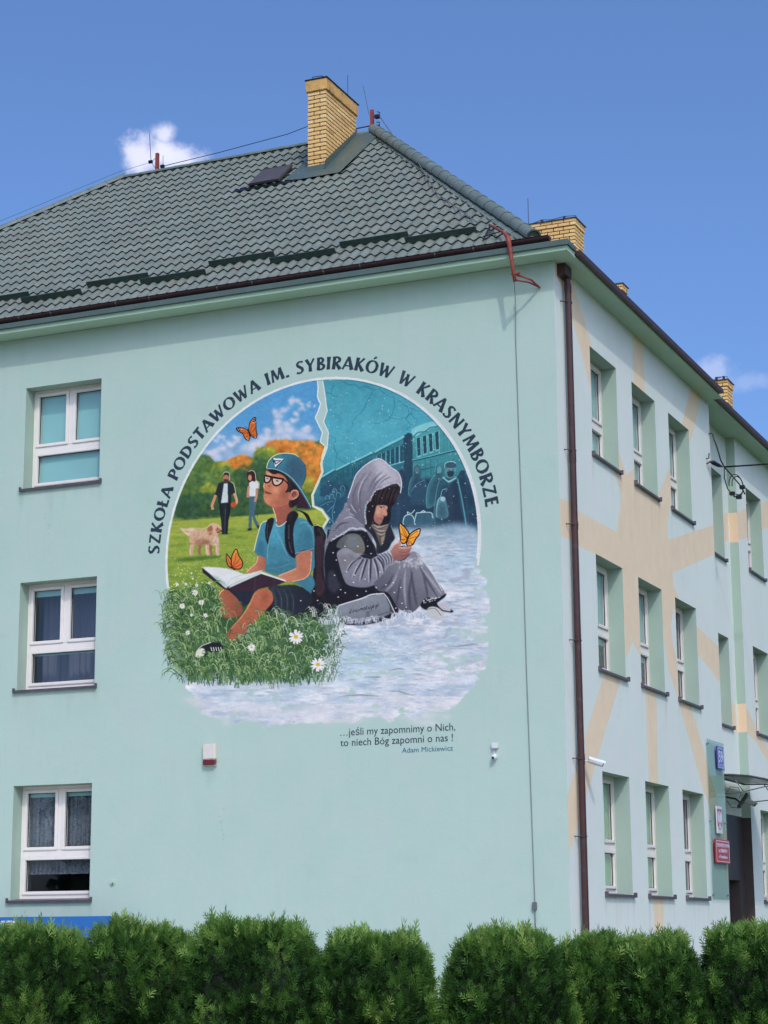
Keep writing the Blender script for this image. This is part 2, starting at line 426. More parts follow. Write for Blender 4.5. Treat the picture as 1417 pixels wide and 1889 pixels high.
GL['Ó'] = (GL['O'][0], GL['O'][1] + [[(.36, 1.08, .09), (.52, 1.28, .16)]])

def glyph_polys(ch):
    out = []
    for st in GL[ch][1]:
        st = np.array(st, float)
        P, w = st[:, :2], st[:, 2]
        d = np.gradient(P, axis=0); d /= np.maximum(np.hypot(d[:, 0], d[:, 1]), 1e-9)[:, None]
        n = np.stack([-d[:, 1], d[:, 0]], 1) * (w * .6)[:, None]
        for i in range(len(P) - 1):      # quads, united by painting one over the other
            out.append(np.array([P[i] + n[i], P[i + 1] + n[i + 1], P[i + 1] - n[i + 1], P[i] - n[i]]))
            out.append(np.array([P[i + 1] + w[i + 1] * .5 * np.array([math.cos(a), math.sin(a)]) for a in np.linspace(0, 6.283, 9)[:-1]]) if 0 < i + 1 < len(P) - 1 else out[-1])
    return out

def lerp(a, b, t): return [a[i] + (b[i] - a[i]) * t for i in range(3)]

def paint_mural(project):
    """project(X, Z) -> sketch position of a point of the gable wall (sketch units)"""
    cv = Canvas(250, 630, 710, 740, 2.0)
    H, W = cv.H, cv.W
    R = PRNG
    T = lambda ox, oy, s: (lambda *p: [(ox + p[i] / s, oy + p[i + 1] / s) for i in range(0, len(p), 2)])
    a_ = T(290, 690, 4.428); b_ = T(590, 690, 4.428); c_ = T(290, 1000, 4.428); d_ = T(590, 1000, 4.428)
    f_ = T(470, 820, 10.9); g_ = T(640, 840, 8.5875); h_ = T(460, 960, 8.856); j_ = T(540, 920, 8.5875)
    CX, CZ, RR = -3.88, 7.325, 2.603
    def ring(r, a0=0, a1=360, n=140): return [project(CX + r * math.cos(math.radians(a)), CZ + r * math.sin(math.radians(a))) for a in np.linspace(a0, a1, n)]
    disc = cv.mask(ring(RR), (0, 0, W, H))
    # ---------- the white torn rim of the disc
    rim = ring(RR + .018, -9, 190, 200)
    wob = [(x + R.randn() * .35, y + R.randn() * .35) for x, y in rim]
    cv.stroke(wob, 4.6, (226, 232, 236), curve=False)
    cv.stroke([(x + 1.5, y + 1) for x, y in ring(RR + .026, -11, 60, 60)], 4.6, (220, 222, 232), curve=False)
    # ---------- left half: sky, wood, meadow
    crackL = a_(1308, 55, 1315, 110, 1305, 180, 1320, 215, 1336, 245, 1312, 310, 1290, 360, 1318, 410, 1350, 480, 1332, 560, 1375, 590, 1350, 670, 1335, 740, 1345, 800, 1310, 880, 1262, 990, 1268, 1085, 1340, 1112, 1392, 1185, 1350, 1250, 1400, 1330)
    leftP = crackL + [(606, 1010), (600, 1160), (300, 1160), (300, 690)]
    rightP = b_(22, 55, 35, 130, 45, 195, 52, 262, 60, 300, 30, 390, 70, 480, 62, 560, 60, 600, 25, 700) + a_(1352, 740, 1360, 800, 1325, 885, 1278, 990, 1285, 1075, 1350, 1100, 1408, 1185, 1366, 1255) + [(600, 1010), (600, 1200), (900, 1200), (900, 690)]
    mL = cv.mask(leftP, (0, 0, W, H)) * disc
    mR = cv.mask(rightP, (0, 0, W, H)) * disc
    full = (0, 0, W, H)
    Y = (np.arange(H) / cv.s + cv.y0)[:, None, None]; X = (np.arange(W) / cv.s + cv.x0)[None, :, None]
    def vgrad(stops):
        ys = [s[0] for s in stops]
        return np.stack([np.interp(Y[:, 0, 0], ys, [s[1][k] / 255 for s in stops]) for k in range(3)], 1)[:, None, :].astype(np.float32) * np.ones((1, W, 1), np.float32)
    cv.put(mL, full, vgrad([(700, (84, 156, 212)), (780, (92, 160, 216)), (850, (140, 178, 222)), (900, (170, 190, 225))]))
    n1 = cloudy(H, W, 60, 5, 3)
    # clouds
    for (x, y, r, al) in [(975, 330, 45, .9), (1000, 400, 50, .95), (1040, 290, 40, .8), (1090, 235, 36, .9), (1140, 215, 34, .85), (1180, 240, 24, .7), (1010, 460, 60, .95), (1080, 450, 50, .8), (1110, 390, 35, .8), (1140, 330, 34, .85), (1180, 290, 30, .8), (1230, 260, 26, .8), (1280, 265, 16, .6), (1060, 500, 70, .8), (950, 510, 60, .9), (880, 520, 55, .9), (840, 540, 45, .8), (1150, 500, 70, .7), (1200, 470, 40, .9), (1240, 465, 30, .8), (800, 600, 60, .8), (740, 620, 60, .6), (860, 600, 70, .7), (660, 520, 34, .9), (640, 550, 34, .8), (590, 580, 40, .9), (540, 600, 40, .9), (480, 640, 50, .9), (430, 650, 40, .8), (510, 525, 30, .7), (540, 520, 24, .7), (470, 545, 24, .6), (500, 690, 60, .5), (600, 660, 60, .4), (700, 660, 70, .4), (900, 470, 30, .7), (1250, 520, 50, .5)]:
        (px, py), = a_(x, y)
        for _ in range(5):
            ox, oy = R.randn(2) * r / 4.4 * .38
            cv.blob(px + ox, py + oy, r / 4.43 * .6, r / 4.43 * .48, lerp((196, 208, 236), (236, 226, 238), R.rand()), al * .6, clip=mL, cover=False)
    # far wood
    def bush(cx, cy, rx, ry, cols, n, clip, sz=(3, 7)):
        for _ in range(n):
            a = R.rand() * 6.283; q = math.sqrt(R.rand())
            x, y = cx + rx * q * math.cos(a), cy + ry * q * math.sin(a)
            c = cols[R.randint(len(cols))]; f = .8 + .35 * R.rand() - .12 * (y - cy) / ry
            r = sz[0] + (sz[1] - sz[0]) * R.rand()
            cv.blob(x, y, r, r * .75, [min(255, v * f) for v in c], .55, R.rand() * 3, clip=clip, cover=False)
    G = [(76, 112, 58), (98, 130, 60), (60, 96, 66), (110, 140, 74)]
    GD = [(44, 84, 62), (58, 92, 56), (40, 76, 66), (74, 104, 52)]
    OR = [(216, 130, 48), (226, 148, 60), (204, 118, 44), (222, 140, 78)]
    YG = [(158, 160, 58), (176, 168, 64), (120, 146, 56)]
    tree = spline(a_(130, 1210, 180, 1000, 250, 830, 320, 700, 390, 665, 440, 690, 470, 720, 520, 715, 580, 720, 620, 690, 690, 668, 760, 680, 790, 690, 790, 650, 850, 600, 930, 590, 980, 555, 1060, 545, 1150, 552, 1210, 570, 1290, 555, 1380, 570, 1400, 1000, 1260, 1130, 900, 1170, 500, 1190), 4)
    cv.fill(tree, (86, 116, 62), 1.0, clip=mL, cover=False)
    for (x, y, rx, ry, cols, n) in [(1180, 640, 190, 90, OR, 420), (1280, 800, 90, 130, OR, 240), (1000, 590, 110, 45, OR, 150), (690, 730, 100, 60, OR, 180), (600, 745, 70, 30, OR, 60), (380, 760, 90, 90, G, 200), (880, 660, 90, 70, YG, 160), (860, 720, 80, 70, G, 180), (520, 790, 90, 70, YG, 90), (330, 900, 120, 110, G, 260), (560, 880, 150, 120, G, 280), (750, 850, 120, 110, GD, 260), (860, 830, 80, 130, GD, 220), (420, 960, 60, 70, YG, 60), (500, 1000, 70, 70, YG, 50), (400, 1060, 280, 80, GD, 420), (760, 1040, 190, 90, GD, 300), (1200, 1000, 70, 90, G, 160), (1230, 900, 50, 60, YG, 60), (300, 1140, 180, 40, GD, 160), (700, 1130, 260, 30, GD, 200), (220, 1090, 70, 90, GD, 120)]:
        (px, py), = a_(x, y); bush(px, py, rx / 4.43, ry / 4.43, cols, n, mL, (1.8, 5.5))
    # meadow
    mead = a_(100, 1205, 300, 1190, 520, 1175, 800, 1155, 1100, 1130, 1420, 1095, 1420, 1417) + [(620, 1160), (300, 1160)]
    cv.fill(mead, (166, 176, 74), 1.2, col2=(100, 140, 56), clip=mL, cover=False)
    for _ in range(420):
        x, y = 305 + R.rand() * 300, 955 + R.rand() * 150
        cv.blob(x, y, 4 + R.rand() * 14, 1 + R.rand() * 2.4, [(186, 190, 84), (116, 150, 58), (92, 132, 54), (150, 168, 66)][R.randint(4)], .3, -.05, clip=mL, cover=False)
    for _ in range(330):
        t = R.rand() ** .7; x, y = 312 + R.rand() * 170, 1000 + t * 110
        cv.blob(x, y, .5 + t * .9, .4 + t * .7, (226, 232, 206), .85, hard=3, clip=mL, cover=False)
    # right half: winter
    cv.put(mR, full, vgrad([(700, (66, 152, 176)), (800, (82, 170, 194)), (860, (70, 156, 178)), (905, (52, 112, 136)), (960, (44, 84, 108)), (985, (70, 110, 136)), (1010, (150, 168, 190)), (1060, (176, 184, 206))]))
    cv.put(mR * np.clip(cloudy(H, W, 50, 4, 9) * 1.6 - .6, 0, 1), full, (120, 200, 214), .3, cover=False)
    ck = dict(clip=mR, cover=False)
    def crack(*p, w=.9, col=(34, 104, 126)):
        q = b_(*p); q2 = []
        for i in range(len(q) - 1):
            for t in (0, .33, .66): q2.append((q[i][0] * (1 - t) + q[i + 1][0] * t + R.randn() * .7, q[i][1] * (1 - t) + q[i + 1][1] * t + R.randn() * .7))
        q2.append(q[-1]); cv.stroke(q2, w, col, (.8, .3), alpha=.85, curve=False, **ck)
    crack(110, 70, 105, 110, 90, 160, 130, 185, 170, 185); crack(50, 150, 90, 160); crack(170, 65, 230, 90, 290, 85, 330, 110, 380, 100, 430, 130, 420, 175, 380, 230, 340, 310, 300, 350, 265, 385, 265, 430, 215, 490)
    crack(430, 130, 480, 120, 540, 170, 600, 190, 610, 260, 590, 320, 565, 370, 500, 400, 400, 415); crack(565, 360, 660, 370, 720, 340, 760, 320, 840, 340); crack(720, 280, 730, 320, 700, 370, 740, 420, 760, 400)
    crack(640, 220, 700, 260, 760, 290, 830, 310); crack(760, 290, 740, 330, 790, 370, 800, 400); crack(70, 495, 130, 535, 115, 600, 140, 660, 130, 720, 120, 780); crack(140, 690, 190, 720, 240, 740); crack(740, 420, 700, 460, 740, 440)
    # train
    TL, TM, TD = (112, 192, 204), (66, 142, 156), (36, 70, 90)
    cv.fill(b_(0, 850, 130, 775, 245, 730, 440, 640, 690, 530, 690, 1000, 0, 1000), (56, 128, 144), .6, col2=(38, 84, 106), **ck)
    cv.fill(b_(748, 480, 800, 440, 900, 395, 980, 410, 1300, 600, 1300, 1000, 750, 1000), (78, 160, 170), .4, col2=(52, 118, 134), **ck)
    cv.fill(b_(680, 510, 720, 480, 755, 490, 760, 900, 690, 900), (40, 72, 94), .5, **ck)
    cv.fill(spline(b_(750, 455, 800, 425, 900, 392, 960, 400, 950, 430, 850, 470, 790, 510, 755, 500), 4), (132, 204, 214), .6, **ck)
    cv.stroke(b_(760, 520, 800, 480, 860, 470, 900, 440, 960, 430), 2.2, (60, 120, 140), **ck)
    for p in [(0, 850, 120, 778), (128, 785, 245, 728), (255, 725, 430, 640), (445, 640, 560, 575, 690, 510)]:
        cv.stroke(b_(*p), 4, (126, 200, 212), (.7, .7), curve=False, **ck)
        cv.stroke([(x + .5, y + 4) for x, y in b_(*p)], 1.2, (36, 84, 106), curve=False, **ck)
    for k in range(6):
        x = 470 + k * 37; y = 665 - k * 15.5; h = 95 + k * 8
        cv.fill(b_(x, y, x + 25, y - 10, x + 25, y + h - 8, x, y + h + 4), (36, 80, 102), **ck)
        cv.stroke(b_(x - 5, y, x - 5, y + h + 5), 1.2, TL, curve=False, alpha=.8, **ck)
    for k in range(10):
        x = 262 + k * 17; y = 770 - k * 8
        cv.fill(b_(x, y, x + 8, y - 4, x + 8, y + 70, x, y + 74), (34, 84, 104), **ck)
    for k in range(8):
        x = 135 + k * 14; y = 815 - k * 6
        cv.fill(b_(x, y, x + 6, y - 3, x + 6, y + 60, x, y + 62), (34, 84, 104), **ck)
    cv.stroke(b_(560, 752, 690, 715), 2, TL, curve=False, **ck); cv.stroke(b_(250, 870, 430, 800, 560, 765), 1.3, (30, 70, 92), curve=False, **ck)
    for k, (x, y) in enumerate([(790, 525), (840, 508), (888, 492), (940, 475)]):
        cv.fill(b_(x - 5, y - 4, x + 36, y - 14, x + 40, y + 150, x + 2, y + 162), (112, 190, 198), .3, **ck)
        cv.fill(b_(x, y, x + 27, y - 7, x + 33, y + 138, x + 8, y + 146), (42, 72, 94), **ck)
    for k in range(5): cv.stroke(b_(1010 + k * 26, 470 + k * 24, 1014 + k * 26, 640), 1, (56, 130, 146), curve=False, **ck)
    cv.stroke(b_(755, 712, 900, 680, 1110, 628), 1.8, (30, 66, 88), curve=False, **ck); cv.stroke(b_(755, 704, 900, 672, 1110, 620), 1.2, TL, curve=False, **ck)
    cv.stroke(b_(800, 790, 960, 755, 1110, 745), 1.4, (36, 84, 104), curve=False, **ck)
    for x in (860, 905, 960, 1080): cv.stroke(b_(x, 700, x + 3, 830), 1, (40, 96, 112), curve=False, alpha=.8, **ck)
    # dark crowd and the people in it
    cv.fill(spline(b_(540, 1010, 560, 900, 640, 860, 720, 880, 800, 860, 900, 850, 1150, 850, 1230, 920, 1290, 1130, 1290, 1230, 1120, 1250, 960, 1280, 700, 1260, 560, 1250), 5), (42, 66, 92), 3, **ck)
    cv.fill(spline(b_(640, 830, 650, 790, 680, 785, 695, 830, 700, 900, 640, 900), 5), (40, 62, 88), .6, **ck)
    for _ in range(70): # far crowd on the left
        x, y = b_(20 + R.rand() * 210, 900 + R.rand() * 90)[0]; cv.blob(x, y, 3 + R.rand() * 3, 4 + R.rand() * 4, [(44, 78, 104), (60, 112, 136), (36, 64, 90)][R.randint(3)], .6, **ck)
    for x, y in ((185, 930), (120, 955), (150, 985), (95, 1000), (60, 1010)): cv.stroke(b_(x - 18, y + 20, x - 12, y - 8, x + 2, y - 16, x + 16, y - 4, x + 20, y + 24), 1.1, (110, 180, 196), alpha=.8, **ck)
    cv.fill(b_(0, 1060, 60, 1030, 200, 1000, 260, 1010, 200, 1160, 80, 1260, 0, 1200), (40, 82, 110), 2, **ck)
    for p in [(60, 1130, 110, 1075), (110, 1240, 100, 1130, 130, 1020), (120, 1230, 60, 1150), (0, 1080, 60, 1050, 110, 1040)]: cv.stroke(b_(*p), .8, (120, 190, 206), alpha=.8, curve=False, **ck)
    def fig(body, col, hi, face=None, hw=.95):
        P = spline(b_(*body), 5); cv.fill(P, col, .6, **ck)
        n = len(P); cv.stroke(P[:int(n * .55)], hw, hi, alpha=.6, curve=False, **ck); cv.fill([(x * .8 + P[:, 0].mean() * .2, y * .8 + P[:, 1].mean() * .2 + 5) for x, y in P], lerp(col, (26, 40, 60), .55), 3, .7, **ck)
        if face:
            (fx, fy), = b_(*face[:2]); cv.blob(fx, fy, face[2] / 4.43, face[3] / 4.43, face[4], 1, hard=3, **ck)
    fig((730, 1000, 735, 880, 760, 830, 765, 760, 795, 735, 822, 765, 825, 830, 860, 870, 870, 1000), (62, 112, 130), (122, 190, 202), (795, 790, 19, 30, (80, 120, 136)))
    cv.fill(spline(b_(745, 1000, 760, 900, 800, 860, 862, 890, 870, 1060, 745, 1060), 5), (48, 78, 104), 1, **ck)
    cv.stroke(b_(745, 960, 790, 900, 850, 870), 1, (110, 170, 186), alpha=.7, **ck)
    fig((880, 1100, 875, 950, 910, 860, 940, 820, 945, 750, 975, 722, 1010, 740, 1015, 850, 1010, 1000), (64, 124, 140), (130, 200, 210), (975, 785, 20, 28, (98, 160, 172)))
    fig((1110, 1130, 1115, 860, 1130, 820, 1145, 790, 1180, 785, 1195, 830, 1240, 900, 1285, 1100), (44, 80, 104), (104, 176, 192), (1165, 810, 20, 22, (40, 66, 88)))
    fig((930, 1200, 940, 1050, 965, 900, 1010, 840, 1060, 850, 1110, 840, 1130, 900, 1160, 1050, 1210, 1250, 1180, 1290, 960, 1290), (52, 92, 114), (138, 208, 218))
    cv.fill(spline(b_(1050, 930, 1100, 850, 1125, 900, 1150, 1080, 1170, 1240, 1030, 1290, 1020, 1050), 5), (40, 60, 84), 1, **ck)
    cv.stroke(b_(1125, 860, 1165, 1050, 1195, 1240), 2.4, (84, 150, 170), **ck)
    cv.fill(spline(b_(1020, 800, 1022, 760, 1060, 745, 1105, 760, 1105, 810, 1075, 850, 1035, 835), 5), (96, 148, 160), .4, **ck)
    cv.fill(spline(b_(1018, 760, 1030, 728, 1080, 718, 1108, 732, 1105, 765, 1060, 768), 5), (58, 84, 102), .3, **ck)
    cv.stroke(b_(1018, 765, 1028, 728, 1080, 716, 1110, 730), 1.4, (150, 210, 218), **ck)
    cv.fill(spline(b_(1040, 800, 1095, 795, 1085, 838, 1050, 840), 4), (38, 58, 76), .4, **ck)
    cv.stroke(b_(1050, 788, 1064, 786), 1.2, (20, 40, 56), curve=False, **ck); cv.stroke(b_(1080, 784, 1094, 782), 1.2, (20, 40, 56), curve=False, **ck)
    cv.stroke(b_(1005, 845, 1050, 880, 1110, 850), 3.2, (134, 196, 206), **ck); cv.stroke(b_(1010, 860, 1060, 895, 1110, 865), 1.2, (50, 90, 110), **ck)
    fig((955, 1170, 960, 1050, 985, 1010, 1020, 1020, 1040, 1080, 1045, 1170), (86, 140, 158), (190, 226, 232), None, 2.2)
    cv.blob(*b_(1005, 1022)[0], 5, 5, (170, 206, 216), .9, hard=2, **ck); cv.stroke(b_(985, 1010, 1000, 950, 1040, 940), 1.2, (120, 190, 204), **ck)
    for body in ((685, 1230, 685, 1180, 705, 1155, 740, 1150, 765, 1175, 768, 1235), (780, 1235, 785, 1150, 800, 1135, 900, 1132, 918, 1160, 915, 1240)):
        P = b_(*body); cv.fill(spline(P, 4), (58, 96, 118), .5, **ck); cv.stroke(spline(P, 4)[:18], 1.8, (188, 222, 230), curve=False, alpha=.9, **ck)
    cv.stroke(b_(720, 1150, 715, 1130, 745, 1140, 775, 1110), 1.4, (190, 220, 228), **ck); cv.stroke(b_(825, 1130, 845, 1118, 862, 1130), 1.8, (190, 220, 228), **ck)
    # snow field on the right, fading into the plaster below
    sn = cloudy(H, W, 26, 5, 21, 3.2); sn2 = cloudy(H, W, 9, 4, 5, 4.0)
    # outline of the painted ground
    ground = spline([(592, 985), (660, 985), (740, 975), (800, 972), (850, 966), (886, 985), (888, 1045), (893, 1070), (904, 1100), (900, 1150), (902, 1200), (896, 1232), (872, 1262), (850, 1290), (830, 1310), (780, 1322), (720, 1328), (640, 1330), (560, 1336), (520, 1340), (470, 1338), (420, 1330), (375, 1316), (356, 1292), (345, 1270), (340, 1240), (400, 1210), (560, 1180), (600, 1120)], 5)
    gm = soften(cv.mask(ground, full), 10)
    edge = np.clip((gm - .5 + (cloudy(H, W, 26, 6, 33, 1.8) - .5) * 2.2) * 3.2, 0, 1)
    edge *= np.clip(gm * 9 - .6, 0, 1)
    below = (Y[..., 0] > 1048) | (X[..., 0] < 600)
    gm2 = np.where(below, edge, gm * disc)
    tone = np.clip(sn * 1.5 - .25, 0, 1)[..., None]; fine = (sn2 - .5)[..., None]
    base = (np.array((170, 188, 214)) * (1 - tone) + np.array((242, 238, 248)) * tone) / 255 + fine * .20
    blue = np.exp(-(((X - 650) / 120) ** 2 + ((Y - 1225) / 45) ** 2)) + .8 * np.exp(-(((X - 860) / 50) ** 2 + ((Y - 1040) / 50) ** 2)) + .5 * np.exp(-(((X - 480) / 90) ** 2 + ((Y - 1285) / 20) ** 2))
    base = base * (1 - .5 * np.clip(blue, 0, 1)) + np.array((160, 200, 222)) / 255 * .5 * np.clip(blue, 0, 1)
    up = np.clip((1030 - Y) / 60, 0, 1); base = base * (1 - .45 * up) + np.array((90, 138, 166)) / 255 * .45 * up
    cv.put(gm2.astype(np.float32), full, np.clip(base, 0, 1).astype(np.float32), 1.0)
    for _ in range(420):                                  # drift lines
        x, y = 620 + R.rand() * 260, 990 + R.rand() ** .8 * 320
        if y > 1240: x = 380 + R.rand() * 440
        l = 6 + R.rand() * 20; c = [(112, 132, 166), (138, 156, 188), (130, 170, 200), (150, 150, 176)][R.randint(4)]
        cv.stroke([(x, y), (x + l * .3, y - 1.5 * R.rand()), (x + l * .6, y + R.randn()), (x + l, y - R.rand() * 1.5)], .8 + R.rand() * 1.3, c, (.2, .1), .4, .42, cover=False, clip=gm2.astype(np.float32))
        cv.stroke([(x, y - 2.2), (x + l * .5, y - 3.4), (x + l, y - 2.5)], 1.6, (232, 230, 242), (.2, .1), .5, .6, cover=False, clip=gm2.astype(np.float32))
    for p in [(560, 1050, 640, 1035, 700, 1040), (1040, 850, 1150, 850, 1240, 835, 1300, 840), (360, 1100, 460, 1105, 500, 1100), (540, 1130, 640, 1110), (150, 1265, 230, 1255, 330, 1250, 420, 1255, 500, 1262), (550, 1222, 640, 1218, 720, 1245, 800, 1250), (600, 1165, 690, 1170)]:
        cv.stroke(d_(*p), 2.6, (118, 134, 164), (.2, .2), .5, .75)
    for _ in range(90):                                  # frosty tufts
        x, y = 600 + R.rand() * 190, 1150 + R.rand() * 75; s = 1 if R.rand() < .6 else -1
        cv.stroke([(x, y), (x + s * 3, y - 6 - 4 * R.rand()), (x + s * (8 + 5 * R.rand()), y - 5)], .9, [(226, 230, 240), (140, 166, 190), (176, 196, 214)][R.randint(3)], (.6, .1), alpha=.7)
    for _ in range(60):                                  # cloudy foot of the painting
        x = 350 + R.rand() * 500; y = 1290 + R.rand() * 36 + 10 * math.sin(x / 30)
        cv.blob(x, y, 9 + R.rand() * 14, 4 + R.rand() * 5, (216, 218, 230), .45)
    # ---------- the small figures in the meadow
    L = dict(clip=mL, cover=False)
    cv.fill(spline(c_(140, 150, 250, 125, 420, 112, 520, 108, 500, 130, 330, 150, 200, 160), 4), (70, 112, 46), 1.5, .8, **L)
    fur, furS, furH = (206, 168, 140), (152, 106, 84), (238, 218, 206)
    k_ = T(260, 640, 4.168)
    for x0, x1, far in ((455, 452, 1), (530, 540, 1), (398, 388, 0), (505, 515, 0), (585, 592, 0)):
        cv.stroke(k_(x0, 1490, x0 + (x1 - x0) * .4, 1540, x1 - 4, 1575, x1 + 4, 1605), 7.2 if not far else 5.4, furS if far else fur, (1.2, .75), .4, **L)
        if not far: cv.stroke(k_(x0 - 8, 1500, x1 - 10, 1560, x1 - 4, 1600), 1.6, furH, (.4, .6), .4, .8, **L)
    cv.fill(spline(k_(300, 1392, 340, 1402, 385, 1396, 425, 1405, 410, 1440, 365, 1452, 335, 1432, 312, 1410), 5), (226, 196, 176), .6, **L)
    cv.stroke(k_(330, 1412, 370, 1425, 405, 1425), 2.4, (176, 130, 108), (.2, .3), .6, .7, **L)
    cv.fill(spline(k_(378, 1440, 420, 1408, 480, 1404, 530, 1400, 575, 1425, 598, 1470, 592, 1515, 560, 1530, 520, 1515, 470, 1520, 425, 1520, 392, 1525, 372, 1490), 5), fur, .5, **L)
    cv.fill(spline(k_(420, 1490, 470, 1480, 530, 1490, 520, 1515, 470, 1522, 425, 1520), 4), furS, 1.6, .85, **L); cv.fill(spline(k_(555, 1440, 595, 1470, 592, 1515, 565, 1525, 545, 1480), 4), furH, 1.2, .6, **L)
    cv.fill(spline(k_(512, 1405, 522, 1375, 555, 1360, 595, 1368, 620, 1402, 614, 1424, 592, 1440, 560, 1462, 525, 1445), 5), (214, 174, 146), .4, **L)
    cv.fill(spline(k_(515, 1388, 542, 1374, 552, 1400, 546, 1436, 526, 1450, 512, 1425), 4), (158, 104, 78), .5, **L); cv.fill(spline(k_(575, 1400, 605, 1395, 616, 1412, 600, 1432, 580, 1425), 4), (160, 104, 84), .5, .9, **L)
    cv.stroke(k_(580, 1424, 595, 1430, 610, 1422), 1, (44, 24, 24), **L); cv.blob(*k_(617, 1416)[0], 1.7, 1.4, (22, 18, 22), 1, hard=3, **L); cv.blob(*k_(588, 1394)[0], 1, .9, (30, 20, 20), 1, hard=3, **L)
    cv.stroke(k_(305, 1390, 345, 1400, 400, 1394, 470, 1400, 515, 1385, 545, 1360, 590, 1364, 615, 1392), 1.2, furH, (.3, .3), .2, .9, **L)
    for _ in range(170):                                    # the dog's coat, stroke by stroke
        x, y = k_(378 + 212 * R.rand(), 1412 + 100 * R.rand())[0]; f = (y - 978) / 26
        cv.stroke([(x, y), (x - 1.5, y + 1.6), (x - 2.2, y + 4)], .9, lerp((232, 206, 182), (146, 100, 78), min(1, max(0, f + .25 * R.randn()))), (.6, .1), .3, .6, **L)
    # man in black
    cv.fill(c_(500, -1310 + 1312, 1, 1, 1, 1) if False else a_(500, 1300, 620, 1296, 600, 1312, 520, 1316), (92, 120, 50), 1.4, .8, **L)
    cv.fill(a_(508, 1050, 600, 1050, 600, 1100, 582, 1200, 575, 1308, 530, 1308, 522, 1200, 508, 1100), (26, 30, 38), .3, **L)
    cv.stroke(a_(557, 1100, 553, 1300), 1.2, (60, 66, 72), curve=False, **L)
    cv.fill(a_(500, 895, 540, 880, 590, 878, 622, 900, 640, 975, 605, 985, 605, 1060, 500, 1060, 495, 1000, 470, 990), (34, 42, 50), .3, **L)
    cv.fill(a_(545, 895, 575, 895, 578, 1050, 520, 1055), (206, 220, 226), .3, **L)
    for p in ((478, 990, 460, 1040, 448, 1075, 455, 1110), (628, 975, 645, 1020, 648, 1050, 630, 1070)): cv.stroke(a_(*p), 5, (206, 150, 112), **L)
    cv.blob(*a_(562, 850)[0], 5.4, 8, (178, 120, 98), 1, hard=3, **L); cv.fill(spline(a_(535, 840, 540, 812, 562, 806, 588, 815, 590, 840, 575, 826, 550, 826), 4), (44, 30, 30), .3, **L); cv.fill(spline(a_(545, 862, 580, 862, 574, 885, 560, 890, 549, 882), 4), (74, 46, 42), .4, **L)
    cv.blob(*a_(622, 1068)[0], 5.2, 5.2, (196, 82, 44), 1, hard=3, **L)
    cv.stroke(a_(535, 830, 545, 808, 565, 802, 588, 812, 592, 870), 1, (226, 214, 190), **L); cv.stroke(a_(598, 880, 625, 900, 645, 990, 655, 1050), 1, (224, 216, 180), **L)
    # woman in white
    cv.fill(a_(735, 1265, 830, 1255, 800, 1285, 740, 1285), (104, 134, 54), 1.2, .7, **L)
    cv.fill(a_(748, 1000, 808, 998, 812, 1060, 795, 1120, 800, 1170, 832, 1240, 825, 1262, 810, 1250, 782, 1190, 775, 1150, 768, 1265, 745, 1268, 750, 1150), (70, 104, 120), .3, **L)
    cv.fill(a_(735, 1268, 770, 1255, 772, 1278, 740, 1280), (40, 46, 52), .3, **L); cv.fill(a_(815, 1240, 832, 1235, 834, 1262, 820, 1264), (46, 46, 50), .3, **L)
    cv.fill(a_(750, 890, 780, 872, 815, 872, 832, 900, 826, 940, 805, 940, 805, 1000, 750, 1000), (222, 226, 232), .3, **L)
    for p in ((815, 935, 812, 990, 798, 1045), (748, 920, 742, 970, 740, 1010)): cv.stroke(a_(*p), 4.4, (196, 140, 112), **L)
    cv.fill(spline(a_(732, 830, 740, 798, 770, 792, 798, 812, 805, 860, 795, 880, 770, 872, 745, 885), 5), (56, 34, 36), .4, **L)
    cv.blob(*a_(757, 848)[0], 3.4, 5.6, (200, 142, 118), 1, hard=3, **L); cv.stroke(a_(745, 800, 775, 788, 800, 812, 808, 870, 832, 890, 830, 940), 1, (230, 216, 184), **L)
    cv.stroke(a_(815, 1060, 818, 1180), .7, (50, 56, 50), curve=False, **L)
    # ---------- butterflies
    def butterfly(wings, col, veins, body, dots=(), w=1.6):
        for P in wings:
            P = spline(P, 5); cv.fill(P, col[0], col2=col[1]); cv.stroke(np.vstack([P, P[:1]]), w, (36, 20, 24), curve=False)
        for v in veins: cv.stroke(v, .7, (60, 26, 20), curve=True)
        if body: cv.stroke(body, 2.2, (34, 22, 26))
        for x, y in dots: cv.blob(x, y, .9, .8, (244, 238, 232), 1, hard=3)
    oc = ((222, 120, 52), (206, 104, 44))
    butterfly([a_(645, 445, 690, 440, 735, 460, 755, 500, 748, 545, 715, 525, 700, 490, 665, 472), a_(748, 450, 760, 390, 800, 355, 806, 400, 808, 460, 815, 500, 805, 525, 775, 510, 752, 480)], oc,
              [a_(755, 490, 770, 440, 785, 410), a_(755, 490, 790, 460, 800, 430), a_(755, 490, 720, 470, 680, 460), a_(755, 490, 735, 510, 725, 530), a_(755, 490, 785, 500, 800, 512), a_(755, 490, 700, 480, 668, 466)],
              a_(742, 455, 752, 480, 762, 515), a_(655, 448, 668, 455, 690, 455, 795, 370, 790, 390, 800, 395, 740, 540, 800, 520, 730, 525, 783, 400))
    cv.stroke(a_(742, 458, 730, 436, 712, 430), .6, (30, 20, 24)); cv.fill(a_(640, 445, 680, 442, 672, 468), (36, 22, 26)); cv.fill(a_(800, 352, 806, 395, 778, 392), (36, 22, 26))
    for p in a_(655, 449, 664, 456, 673, 449, 797, 368, 790, 382, 800, 388): cv.blob(p[0], p[1], .8, .8, (244, 240, 236), 1, hard=3)
